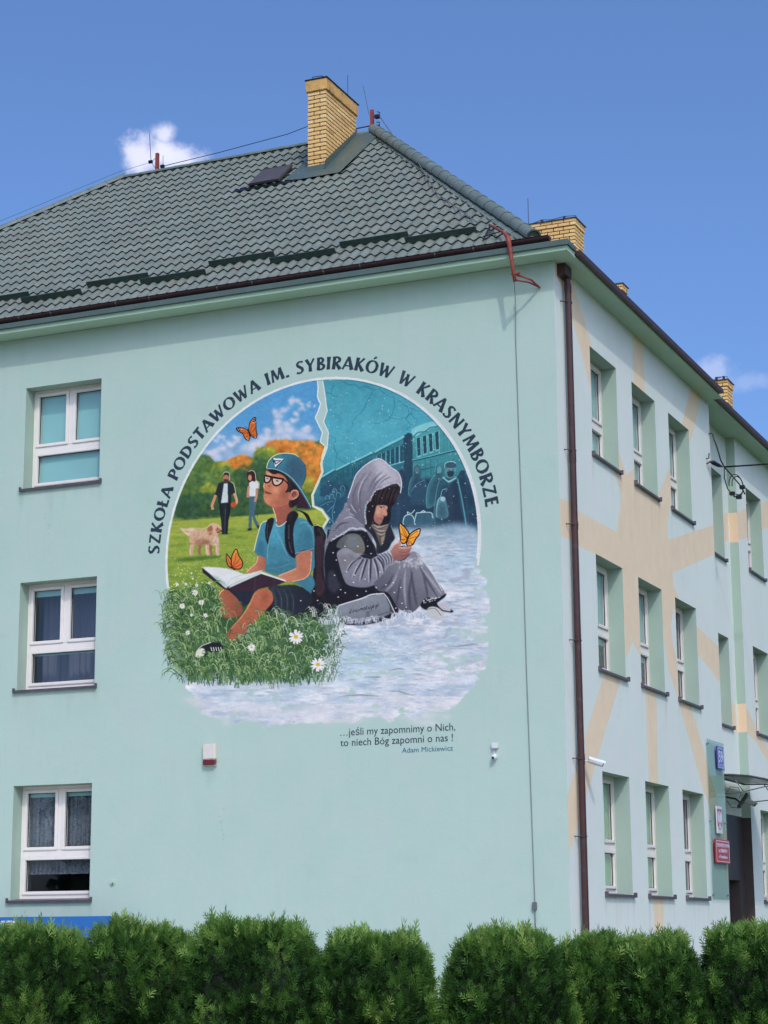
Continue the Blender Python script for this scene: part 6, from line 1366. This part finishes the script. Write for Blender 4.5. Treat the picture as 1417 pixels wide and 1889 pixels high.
# the old iron service arm over the eave
t = thing('service_bracket', 'rusty red iron arm bent over the eave near the gable corner', 'bracket', (-.55, -.45, 10.9))
EL = Vector((-.55, -.44, 11.60)); EN = Vector((-.455, -.44, 10.91))
m = MB(); m.tube([Vector((-1.10, .28, 12.12)), Vector((-.70, -.22, 11.78)), EL + Vector((-.02, .02, .03)), EL, EL + Vector((.02, 0, -.12)), EL.lerp(EN, .6), EN], [.022, .022, .034, .042, .036, .03, .03], 8); m.build('arm', M_['rust'], t, smooth=True)
m = MB(); m.tube([EN + Vector((.02, 0, .10)), EN + Vector((.18, .2, .06)), EN + Vector((.235, .43, -.0))], .016, 8); m.tube([EN + Vector((.0, 0, .02)), EN + Vector((.14, .22, .03)), EN + Vector((.235, .43, .0))], .014, 8); m.build('fork', M_['rust'], t)
m = MB(); m.tube([Vector((-1.08, .26, 12.08)), Vector((-1.10, .12, 11.92))], .008, 6); m.tube([(-1.10, .26, 12.08), (-1.12, .02, 11.78)], .012, 6); m.tube([(-1.12, .04, 11.86), (-.80, -.1, 11.84)], .010, 6); m.build('brace', M_['wire'], t)
m = MB(); m.tube([EN + Vector((-.05, 0, .11)), EN + Vector((.08, 0, .12))], .018, 8); m.build('collar', M_['rust'], t)
t = tag((lambda q: (q.tube([(-.475, -.42, 10.92), (-.60, -.03, 10.72), (-.615, -.014, 10.2), (-.595, -.014, 8.5), (-.575, -.014, 7.1), (-.56, -.014, 5.2), (-.53, -.014, 3.2), (-.513, -.014, 1.99)], .0055, 6), q.build('wall_cable', M_['greywire']))[1])(MB()), 'thin grey cable running down the gable near the corner', 'cable')
t = thing('cable_joint', 'small grey clamp box on the cable just above the hedge', 'junction box', (-.51, 0, 1.85))
q = MB(); q.box((-.545, -.045, 1.875), (-.485, -.002, 1.985)); q.build('body', M_['zinc'], t, bevel=.005); q = MB(); q.tube([(-.513, -.014, 1.87), (-.513, -.014, .3)], .008, 6); q.build('lower_cable', M_['greywire'], t)

# siren, dome camera, vent on the gable
t = thing('alarm_siren', 'cream alarm siren box with red lower lens under the mural', 'alarm', (-5.66, 0, 4.1))
q = MB(); q.box((-5.775, -.085, 4.165), (-5.565, -.001, 4.405)); q.build('housing', M_['cream'], t, bevel=.016); q = MB(); q.box((-5.77, -.078, 4.085), (-5.57, -.001, 4.162)); q.build('lens', M_['redlens'], t, bevel=.008)
q = MB(); q.box((-5.78, -.045, 4.075), (-5.56, -.002, 4.085)); q.build('base_rim', M_['cream'], t)
t = thing('dome_camera', 'white ball camera under a small junction box right of the quotation', 'camera', (-1.05, 0, 4.0))
q = MB(); q.box((-1.105, -.05, 4.14), (-1.01, -.001, 4.225)); q.build('junction_box', M_['white'], t, bevel=.006)
def ball(c, r, seg=14, ring=8, squash=1.0, z0=-1):
    m = MB(); c = Vector(c)
    for i in range(ring):
        a, b = -math.pi / 2 + math.pi * i / ring, -math.pi / 2 + math.pi * (i + 1) / ring
        for j in range(seg):
            u, v = 6.28318 * j / seg, 6.28318 * (j + 1) / seg
            P = [c + Vector((r * math.cos(w) * math.cos(x), r * math.cos(w) * math.sin(x), r * squash * math.sin(w))) for w, x in ((a, u), (a, v), (b, v), (b, u))]
            if i == 0: P = [P[0], P[2], P[3]]
            elif i == ring - 1: P = P[:3]
            m.face(P)
    return m
q = ball((-1.06, -.055, 4.02), .042); q.build('dome', M_['white'], t, smooth=True); q = ball((-1.068, -.082, 4.005), .022); q.build('lens', M_['black'], t, smooth=True)
q = MB(); q.tube([(-1.06, -.002, 4.03), (-1.055, -.05, 4.03)], .032, 12); q.tube([(-1.075, -.012, 4.14), (-1.08, -.012, 4.09), (-1.07, -.02, 4.05)], .006, 6); q.build('mount', M_['white'], t)
t = thing('vent_cap', 'tiny round grey vent cap low on the gable beside the ground-floor window', 'vent', (-7.357, 0, 2.36))
q = MB(); q.tube([(-7.357, -.001, 2.363), (-7.357, -.02, 2.363)], .045, 14); q.tube([(-7.357, -.02, 2.363), (-7.357, -.028, 2.363)], .028, 14); q.build('cap', M_['cornice'], t)
q = MB(); q.tube([(-7.345, -.029, 2.345), (-7.345, -.033, 2.345)], .012, 8); q.build('hole', M_['black'], t)

# bullet cameras and floodlight
def bullet(label, wall_p, body_a, body_b, box=None):
    t = thing('bullet_camera', label, 'camera', wall_p); a, b = Vector(body_a), Vector(body_b); w = Vector(wall_p)
    q = MB(); q.tube([w + Vector((.001, 0, 0)), w + Vector((.02, 0, 0))], .04, 12); q.tube([w + Vector((.015, 0, 0)), w + Vector((.09, .0, 0)), a.lerp(b, .25)], .014, 8); q.build('arm', M_['white'], t)
    d = (b - a).normalized(); q = MB(); q.tube([a, a + d * .01, b - d * .01, b], [.03, .043, .046, .046], 14); q.build('housing', M_['white'], t)
    q = MB(); q.tube([b + d * .001, b + d * .012], .037, 14); q.build('lens', M_['black'], t)
    q = MB(); n = Vector((0, 0, 1)); s = d.cross(n).normalized()
    q.face([a + s * .04 + n * .05, b + d * .05 + s * .04 + n * .05, b + d * .05 - s * .04 + n * .05, a - s * .04 + n * .05]); q.face([a + s * .04 + n * .05, b + d * .05 + s * .04 + n * .05, b + d * .03 + s * .05 + n * .01, a + s * .05 + n * .01]); q.face([a - s * .04 + n * .05, b + d * .05 - s * .04 + n * .05, b + d * .03 - s * .05 + n * .01, a - s * .05 + n * .01]); q.build('hood', M_['white'], t, recalc=False)
    if box: q = MB(); q.box(*box); q.build('junction_box', M_['white'], t, bevel=.006)
    return t
bullet('white bullet camera beside the brown downpipe', (0, .70, 3.97), (.10, .70, 3.985), (.28, .78, 3.925), ((.001, .60, 4.10), (.05, .72, 4.22)))
bullet('white bullet camera under the glass canopy', (-.31, 10.9, 3.94), (-.02, 10.6, 3.965), (.16, 10.58, 3.88))
t = thing('floodlight', 'small black tilted floodlight with looped cable under the canopy', 'floodlight', (-.31, 10.2, 3.95))
q = MB(); q.tube([(-.31, 10.3, 4.02), (-.1, 10.15, 3.97), (.0, 10.08, 3.9), (.0, 10.06, 3.80)], .018, 8); q.build('arm', M_['black'], t)
q = MB(); c = Vector((.06, 10.05, 3.93)); ax1 = Vector((.55, .25, .80)).normalized() * .15; ax2 = Vector((-.2, .95, -.1)).normalized() * .09; ax3 = ax1.cross(ax2).normalized() * .02
P = [c + sx * ax1 + sy * ax2 + sz * ax3 for sz in (-1, 1) for sx, sy in ((-1, -1), (1, -1), (1, 1), (-1, 1))]
for f in ((0, 1, 2, 3), (4, 5, 6, 7), (0, 1, 5, 4), (1, 2, 6, 5), (2, 3, 7, 6), (3, 0, 4, 7)): q.face([P[i] for i in f])
q.build('lamp_head', M_['black'], t, bevel=.006)
q = MB(); q.tube([(-.3, 10.3, 4.1), (-.2, 10.2, 4.2), (-.02, 10.1, 4.17), (.03, 10.05, 4.05), (0, 10.05, 3.97)], .006, 6); q.tube([(-.3, 10.3, 3.95), (-.2, 10.2, 3.82), (-.05, 10.1, 3.8), (0, 10.05, 3.85)], .006, 6); q.build('cable', M_['black'], t)

# clear sheet with the three plates
t = thing('clear_sign_panel', 'tall clear acrylic panel on standoffs left of the entrance', 'sign panel', (.03, 8.28, 2.1))
def side_box(m, y0, y1, z0, z1, x0, x1): m.box((x0, y0, z0), (x1, y1, z1))
q = MB(); side_box(q, 7.70, 8.88, 2.10, 4.885, .030, .038); q.build('sheet', M_['acrylic'], t)
for y in (7.77, 8.80):
    for z in (2.18, 3.45, 4.80): q = MB(); q.tube([(.001, y, z), (.048, y, z)], .014, 10); q.build('standoff', M_['steel'], t)
blue = simple('blue_enamel', (58, 62, 150), .25, coat=.3); wht = simple('white_print', (225, 225, 240), .4); redp = simple('red_enamel', (180, 34, 40), .3, coat=.3)
t = thing('house_number_plate', 'blue house-number plate reading 59 on the clear panel', 'sign', (.06, 8.52, 4.42))
q = MB(); side_box(q, 8.30, 8.76, 4.40, 4.80, .040, .062); q.build('plate', blue, t, bevel=.004)
q = MB(); 
for a in ((8.33, 8.73, 4.765, 4.775), (8.33, 8.73, 4.425, 4.435), (8.33, 8.342, 4.435, 4.765), (8.718, 8.73, 4.435, 4.765)): side_box(q, *a, .063, .0645)
q.build('border', wht, t)
SX = ((0, 1, 0), (1, 0, 0))
text_mesh('59', .30, wht, 'number', frame_M((.064, 8.365, 4.52), *SX), t, offset=.002)
q = MB(); side_box(q, 8.36, 8.70, 4.452, 4.495, .063, .0642); q.build('street_line', simple('lilac_print', (150, 146, 214), .4), t)
t = thing('emblem_plate', 'white plate with white eagle on a red shield', 'sign', (.06, 8.28, 3.27))
q = MB(); side_box(q, 8.08, 8.46, 3.25, 3.73, .040, .058); q.build('plate', M_['white'], t, bevel=.004)
q = MB(); q.face([(.0595, y, z) for y, z in ((8.11, 3.68), (8.43, 3.68), (8.43, 3.45), (8.40, 3.38), (8.34, 3.33), (8.27, 3.305), (8.20, 3.33), (8.14, 3.38), (8.11, 3.45))]); q.build('shield', redp, t, recalc=False)
def eag(P): return [(.061, 8.27 + s * u * .145, 3.49 + v * .17) for (u, v) in P for s in (1,)]
q = MB()
for s in (1, -1):
    for P in ([(.12, .35), (.45, .75), (.62, .95), (.95, .7), (.98, .2), (.8, -.35), (.66, -.1), (.55, -.5), (.42, -.2), (.2, -.3), (.05, -.1)], [(0, -.3), (.16, -.35), (.5, -.85), (.2, -.78), (.12, -1.0), (0, -1.05)], [(.0, .4), (.16, .35), (.16, -.35), (0, -.45)]):
        q.face([(.061 + .0006 * (s > 0), 8.27 + s * u * .145, 3.49 + v * .17) for u, v in P])
q.face([(.0622, 8.27 + u * .145, 3.49 + v * .17) for u, v in ((-.1, .3), (.12, .3), (.14, .6), (.08, .85), (-.1, .92), (-.32, .78), (-.12, .7))]); q.build('eagle', wht, t, recalc=False)
q = MB(); q.face([(.0628, 8.27 + u * .145, 3.49 + v * .17) for u, v in ((-.12, .88), (.1, .86), (.16, 1.05), (.05, .98), (0, 1.1), (-.06, .98), (-.18, 1.06))]); q.build('crown', simple('gold_print', (212, 170, 60), .4), t, recalc=False)
t = thing('school_name_plaque', 'red enamel plaque with three white lines below the emblem', 'sign', (.06, 8.38, 2.74))
q = MB(); side_box(q, 7.90, 8.87, 2.73, 3.15, .040, .066); q.build('plate', redp, t, bevel=.006)
q = MB()
for a in ((7.93, 8.84, 3.112, 3.122), (7.93, 8.84, 2.758, 2.768), (7.93, 7.942, 2.768, 3.112), (8.828, 8.84, 2.768, 3.112)): side_box(q, *a, .067, .0685)
q.build('border', wht, t)
for s, y, z, sz, sx in (('SZKOŁA PODSTAWOWA', 8.385, 3.015, .088, .95), ('im. SYBIRAKÓW', 8.385, 2.92, .088, .95), ('w Krasnymborze', 8.385, 2.82, .084, 1.0)): text_mesh(s, sz, wht, 'line', frame_M((.068, y, z), *SX), t, align='CENTER', sx=sx, offset=.0008)

# the quotation painted under the mural
FX = ((1, 0, 0), (0, -1, 0))
for s, x, z, sz, sx in (('…jeśli my zapomnimy o Nich,', -3.5, 4.432, .155, .97), ('to niech Bóg zapomni o nas !', -3.5, 4.278, .155, .955)):
    o = text_mesh(s, sz, M_['ink'], 'quotation', frame_M((x, -.003, z), *FX), B, sx=1, extrude=.0004)
    xs = [v.co.x for v in o.data.vertices]; k = (1.83 if 'je' in s else 1.79) / (max(xs) - min(xs)); x0 = min(xs)
    for v in o.data.vertices: v.co.x = x + (v.co.x - x0) * k
o = text_mesh('Adam Mickiewicz', .105, M_['tealink'], 'quotation', frame_M((-2.51, -.003, 4.142), *FX), B, offset=0, extrude=.0004)
xs = [v.co.x for v in o.data.vertices]; k = .80 / (max(xs) - min(xs)); x0 = min(xs)
for v in o.data.vertices: v.co.x = -2.51 + (v.co.x - x0) * k

# glass canopy over the entrance
t = thing('glass_canopy', 'bowed glass canopy on grey steel brackets over the entrance', 'canopy', (0, 10.3, 4.3))
prof = [(-.30, 4.36), (.1, 4.355), (.45, 4.32), (.75, 4.25), (1.02, 4.14)]
q = MB()
for (a, b) in zip(prof[:-1], prof[1:]):
    for dz in (0, -.012): q.face([(a[0], 9.02, a[1] + dz), (b[0], 9.02, b[1] + dz), (b[0], 11.62, b[1] + dz), (a[0], 11.62, a[1] + dz)])
cg = simple('grey_polycarbonate', (126, 138, 138), .3, var=.1); cg.node_tree.nodes['Principled BSDF'].inputs['Alpha'].default_value = .82; q.build('glass_sheet', cg, t, recalc=False)
for y in (9.06, 11.58):
    q = MB(); q.tube([(a, y, z - .03) for a, z in prof], .013, 8); q.tube([(-.3, y, 3.98), (.3, y, 4.02), (.7, y, 4.1), (1.0, y, 4.12)], .010, 8); q.tube([(.12, y, 4.32), (.32, y, 4.03)], .009, 8); q.build('bracket', simple('grey_steel', (110, 116, 118), .4, metal=.5), t, smooth=True)
q = MB(); q.tube([(1.02, 9.02, 4.13), (1.02, 11.62, 4.13)], .02, 8); q.tube([(-.28, 9.02, 4.34), (-.28, 11.62, 4.34)], .02, 8); q.build('edge_rail', simple('rail_steel', (120, 124, 126), .4, metal=.5), t, smooth=True)

# service cable and its coil on the wall corner
t = thing('service_cable', 'black overhead cable with hanging coils on a hook at the side wall corner', 'cable', (0, 8.62, 10.1))
q = MB(); q.tube([(.001, 8.62, 10.16), (.05, 8.62, 10.16), (.06, 8.62, 10.26)], .012, 6); q.tube([(.001, 8.62, 10.06), (.06, 8.62, 10.08)], .012, 6); q.tube([(.001, 8.9, 10.70), (.06, 8.88, 10.70), (.08, 8.93, 10.66)], .012, 6); q.build('hook', M_['wire'], t)
q = MB(); q.tube([(.06, 8.63, 10.10), (.10, 8.75, 10.10), (.14, 8.95, 10.09), (.18, 9.1, 10.09)], [.012, .045, .04, .016], 10); q.build('strain_clamp', M_['black'], t, smooth=True)
K = Vector((.20, 9.18, 10.10))
q = MB(); q.tube([K, Vector((1.6, 9.5, 10.12)), Vector((6, 10.6, 10.3)), Vector((14, 12.6, 10.8))], .016, 8); q.build('span', M_['black'], t, smooth=True)
q = MB(); q.tube([Vector((.07, 8.92, 10.66)), Vector((.12, 9.0, 10.45)), K + Vector((-.05, -.05, .12)), K, K + Vector((.10, .1, -.14)), K + Vector((.24, .25, -.34)), K + Vector((.30, .3, -.5))], .013, 8); q.build('drop', M_['black'], t, smooth=True)
for k, (r, dx) in enumerate(((.20, 0), (.16, .03))):
    P = [K + Vector((.16 + dx, .2, -.34)) + Vector((r * .75 * math.cos(a) * .6, r * math.cos(a) * .9, r * math.sin(a) * 1.1)) for a in np.linspace(-1.9, 3.3, 18)]
    q = MB(); q.tube(P, .010, 6); q.build('coil', M_['black'], t, smooth=True)
q = MB(); q.tube([K, K + Vector((-.02, .05, -.2)), K + Vector((.02, .1, -.4)), K + Vector((.12, .2, -.55)), K + Vector((.24, .26, -.52))], .011, 6); q.build('coil', M_['black'], t, smooth=True)
for p in ((.10, .12, -.50), (.2, .22, -.56), (.26, .28, -.36)): q = MB(); c = K + Vector(p); q.box(c - Vector((.05, .04, .035)), c + Vector((.05, .04, .035))); q.build('clamp', M_['black'], t, bevel=.008)

# blue board behind the hedge
t = thing('blue_board', 'blue board with white numerals behind the hedge under the ground-floor window', 'sign', (-8.6, -.5, 0))
bb = simple('blue_board_paint', (40, 104, 168), .5, var=.06)
q = MB(); q.box((-11.0, -.54, 1.05), (-7.04, -.5, 1.855)); q.build('panel', bb, t, bevel=.012)
q = MB(); q.box((-10.95, -.545, 1.1), (-7.15, -.5405, 1.52)); q.build('white_field', wht, t)
text_mesh('270', .20, wht, 'numerals', frame_M((-9.03, -.542, 1.655), *FX), t, offset=.01, shear=.15)
q = MB(); q.box((-9.0, -.549, 1.60), (-8.55, -.5455, 1.72)); q.build('orange_patch', simple('orange_print', (214, 104, 40), .5), t)
for x in (-10.5, -7.6): q = MB(); q.tube([(x, -.46, 0), (x, -.46, 1.8)], .03, 10); q.build('post', M_['steel'], t)

# ================================================================ thuja hedge
def leaf_mat():
    m, t, b, o = node_mat('thuja_foliage')
    at = N(t, 'ShaderNodeAttribute', attribute_name='tone')
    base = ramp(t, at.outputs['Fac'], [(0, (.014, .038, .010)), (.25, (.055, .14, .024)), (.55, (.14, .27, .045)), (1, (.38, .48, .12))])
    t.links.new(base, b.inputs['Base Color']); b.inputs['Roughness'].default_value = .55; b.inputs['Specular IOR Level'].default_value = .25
    tr = N(t, 'ShaderNodeBsdfTranslucent'); t.links.new(base, tr.inputs['Color']); mx = N(t, 'ShaderNodeMixShader'); mx.inputs[0].default_value = .2
    t.links.new(b.outputs[0], mx.inputs[1]); t.links.new(tr.outputs[0], mx.inputs[2]); t.links.new(mx.outputs[0], o.inputs[0]); return m
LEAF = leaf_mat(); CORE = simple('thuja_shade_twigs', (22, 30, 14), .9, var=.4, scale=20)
def fronds(rs, P, Dn, L, tone, slim=1.0):
    """flat feathery sprays: P base points, Dn growth directions, L lengths -> vertices, triangles, tone"""
    n = len(P)
    D = Dn / np.linalg.norm(Dn, axis=1)[:, None]
    rnd = rs.randn(n, 3); S = np.cross(D, rnd); S /= np.linalg.norm(S, axis=1)[:, None]
    V = []; T = []
    # segments: (start along, lateral start, end along, lateral end, width)
    segs = [(0, 0, 1.0, 0, .075), (.12, 0, .42, .30, .085), (.2, 0, .5, -.30, .085), (.34, 0, .66, .27, .08), (.42, 0, .74, -.26, .08), (.56, 0, .86, .2, .07), (.64, 0, .92, -.18, .07), (.3, .16, .34, .34, .06), (.36, -.16, .42, -.34, .06)]
    Nn = np.cross(D, S)
    for (a0, l0, a1, l1, w) in segs:
        l0, l1 = l0 * slim, l1 * slim; w = w * (.75 if slim < 1 else 1)
        A = P + D * (L * a0)[:, None] + S * (L * l0)[:, None]; Bq = P + D * (L * a1)[:, None] + S * (L * l1)[:, None] + Nn * (L * .07 * rs.randn(n))[:, None]
        dx, dy = a1 - a0, l1 - l0; k = math.hypot(dx, dy); px, py = -dy / k, dx / k
        Q = (D * px + S * py) * (L * w * .5)[:, None]
        Mi = A * .45 + Bq * .55
        V.append(np.stack([A, Mi + Q, Bq, Mi - Q], 1))
    V = np.concatenate(V, 0)                       # (n*segs, 4, 3)
    tn = np.repeat(np.tile(tone, len(segs)), 4)
    return V.reshape(-1, 3), tn
def bush(label, cx, cy, zt, wx, wy, seed, lean=0.0):
    rs = np.random.RandomState(seed); t = thing('thuja_bush', label, 'hedge bush', (cx, cy, 0), 'clipped thuja bushes in the hedge')
    U = np.array((ux, uy, 0)); Vv = np.array((nx, ny, 0)); C0 = np.array((cx, cy, 0))
    nb = 5; bump_c = rs.randn(26, 3); bump_c /= np.linalg.norm(bump_c, axis=1)[:, None]; bump_a = rs.uniform(-.05, .13, 26)
    def surf(dirs, shrink=1.0):
        # box-like dome: flat clipped top, swelling sides, knobbly
        a = np.abs(dirs); p = 4.8
        r = (a[:, 0] ** p + a[:, 1] ** p + (a[:, 2]) ** p) ** (-1 / p)
        kb = np.zeros(len(dirs))
        for c, am in zip(bump_c, bump_a): kb += am * np.exp(-((dirs - c) ** 2).sum(1) / .05)
        r = r * shrink * (1 + kb - .05)
        q = dirs * r[:, None]
        z = zt - .72 + q[:, 2] * .72
        taper = 1.08 - .15 * np.clip(q[:, 2] + .15, 0, 1.15) ** 1.6
        return C0 + U * (q[:, 0] * wx * taper)[:, None] + Vv * (q[:, 1] * wy * taper)[:, None] + np.array((0, 0, 1)) * z[:, None]
    n = 14000 if 0 < seed < 110 else 7000
    d = rs.randn(n * 2, 3); d /= np.linalg.norm(d, axis=1)[:, None]
    d = d[(d[:, 2] > -.7) & ((d[:, 1] > -.3) | (rs.rand(len(d)) < .6))][:n]          # the street side and the top carry the dense growth
    depth = rs.uniform(.84, 1.0, len(d)); P = surf(d, 1.0) * depth[:, None] + (C0 + np.array((0, 0, zt - .6))) * (1 - depth)[:, None]
    out = U * d[:, 0:1] + Vv * d[:, 1:2] + np.array((0, 0, 1)) * d[:, 2:3]
    G = out * .75 + np.array((0, 0, 1)) * rs.uniform(.25, 1.2, len(d))[:, None] + rs.randn(len(d), 3) * .35
    L = rs.uniform(.042, .102, len(d)); clump = np.zeros(len(d))
    for c in bump_c: clump += np.exp(-((d - c) ** 2).sum(1) / .03)
    fine = np.zeros(len(d)); cc = rs.randn(160, 3); cc /= np.linalg.norm(cc, axis=1)[:, None]
    for c in cc: fine += np.exp(-((d - c) ** 2).sum(1) / .006)
    depth = np.clip(depth + .10 * np.clip(fine, 0, 1.5) - .05, .82, 1.04); P = surf(d, 1.0) * depth[:, None] + (C0 + np.array((0, 0, zt - .6))) * (1 - depth)[:, None]
    tone = np.clip(.10 + .16 * np.clip(clump, 0, 1.3) * rs.uniform(.4, 1.2, len(d)) + .30 * np.clip(fine, 0, 1.4) * rs.uniform(.3, 1.1, len(d)) + .22 * rs.rand(len(d)) ** 3 + .22 * np.clip(d[:, 2] - .35, 0, 1) + (depth - .94) * 2.2, 0, 1)  # random leaf tone, plus shade of the holes and top highlights put into it
    # soft leading shoots on the clipped top
    m2 = 260; a = rs.uniform(-1, 1, (m2, 2)); dd = np.stack([a[:, 0], a[:, 1], np.ones(m2) * 1.1], 1); dd /= np.linalg.norm(dd, axis=1)[:, None]
    P2 = surf(dd, .97); SH = True; G2 = np.stack([rs.randn(m2) * .16, rs.randn(m2) * .16, np.ones(m2)], 1); L2 = rs.uniform(.04, .11, m2) * (1 + .6 * (rs.rand(m2) > .9)); tone2 = rs.uniform(.3, .8, m2)
    V1, t1 = fronds(rs, P, G, L, tone); V2, t2 = fronds(rs, P2, G2, L2, tone2, .55)
    V = np.vstack([V1, V2]); tn = np.concatenate([t1, t2]); F = np.arange(len(V)).reshape(-1, 4)
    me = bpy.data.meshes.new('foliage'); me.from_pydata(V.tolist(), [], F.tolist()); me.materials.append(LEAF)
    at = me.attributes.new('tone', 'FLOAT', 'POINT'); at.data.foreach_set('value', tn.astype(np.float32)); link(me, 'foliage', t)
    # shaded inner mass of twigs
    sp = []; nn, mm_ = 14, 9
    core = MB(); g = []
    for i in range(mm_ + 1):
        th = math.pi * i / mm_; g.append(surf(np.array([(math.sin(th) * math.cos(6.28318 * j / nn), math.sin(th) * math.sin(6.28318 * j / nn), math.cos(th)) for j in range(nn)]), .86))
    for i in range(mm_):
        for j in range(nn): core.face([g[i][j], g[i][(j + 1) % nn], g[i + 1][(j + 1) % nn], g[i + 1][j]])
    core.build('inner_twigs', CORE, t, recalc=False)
    q = MB(); q.tube([(cx, cy, 0), (cx + .01, cy, .5), (cx, cy, zt - .5)], [.035, .03, .015], 8); q.build('trunk', simple('thuja_bark', (84, 64, 48), .9) if 'thuja_bark' not in bpy.data.materials else bpy.data.materials['thuja_bark'], t)
def hp(px, D=12.5):
    d = RT * ((px - 708.5) / CAM['f']) + FW; h = Vector((d.x, d.y)); k = D / (h.x * -.402 + h.y * .916); return CAM['pos'][0] + h.x * k, CAM['pos'][1] + h.y * k
PXM = 3636.868 / 12.5
for i, (x0, x1, zt, D, lab) in enumerate([
    (-200, 25, 1.66, 12.6, 'thuja bush cut by the left frame edge'), (-15, 195, 1.675, 12.4, 'thuja bush in front of the blue board'), (165, 385, 1.69, 12.55, 'thuja bush just right of the blue board end'),
    (345, 605, 1.70, 12.4, 'thuja bush with the longest shoots below the alarm siren'), (582, 792, 1.64, 12.5, 'thuja bush left of the deep gap in the hedge'), (806, 1030, 1.64, 12.4, 'thuja bush right of the deep gap in the hedge'),
    (985, 1165, 1.605, 12.6, 'thuja bush in front of the brown downpipe foot'), (1105, 1258, 1.595, 12.45, 'narrow thuja bush under the side wall windows'), (1262, 1450, 1.66, 12.3, 'thuja bush in front of the entrance'), (1425, 1660, 1.65, 12.5, 'thuja bush cut by the right frame edge'),
    (1630, 1860, 1.63, 12.45, 'thuja bush next to last at the right end of the hedge'), (1830, 2060, 1.66, 12.5, 'thuja bush ending the hedge on the right')]):
    x, y = hp((x0 + x1) / 2, D); bush(lab, x, y, zt - .045, (x1 - x0) / 2 * 1.02 / PXM, .45, 100 + i)

# a roadside tree across the lawn (it shows in the ground-floor panes)
t = thing('roadside_tree', 'broad leafy tree by the road opposite the gable', 'tree', (-29, -36, 0))
q = MB(); q.tube([(-29, -36, 0), (-28.9, -36, 2), (-29.1, -36.1, 4.5), (-29, -36, 7)], [.35, .28, .2, .1], 10)
for a in range(7): q.tube([(-29, -36, 2.6 + a * .5), (-29 + 1.6 * math.cos(a * 2.1), -36 + 1.6 * math.sin(a * 2.1), 4 + a * .55), (-29 + 2.6 * math.cos(a * 2.1), -36 + 2.6 * math.sin(a * 2.1), 5.2 + a * .5)], [.12, .08, .03], 7)
q.build('trunk', bpy.data.materials['thuja_bark'], t, smooth=True)
rs = np.random.RandomState(5); n = 5000; cl = np.stack([rs.uniform(-3, 3, 40), rs.uniform(-3, 3, 40), rs.uniform(3.2, 9, 40)], 1); cl = cl[((cl[:, 0] ** 2 + cl[:, 1] ** 2) / 9 + ((cl[:, 2] - 6) / 3.3) ** 2) < 1.1]
P = cl[rs.randint(0, len(cl), n)] + rs.randn(n, 3) * .5 + np.array((-29, -36, 0)); D1 = rs.randn(n, 3) * .12; D2 = rs.randn(n, 3) * .12
V = np.stack([P - D1, P + D2, P + D1, P - D2], 1).reshape(-1, 3); me = bpy.data.meshes.new('crown'); me.from_pydata(V.tolist(), [], np.arange(len(V)).reshape(-1, 4).tolist()); me.materials.append(simple('tree_leaves', (.04, .09, .02), .6, var=.4)); link(me, 'crown', t)
print('objects', len(bpy.data.objects))
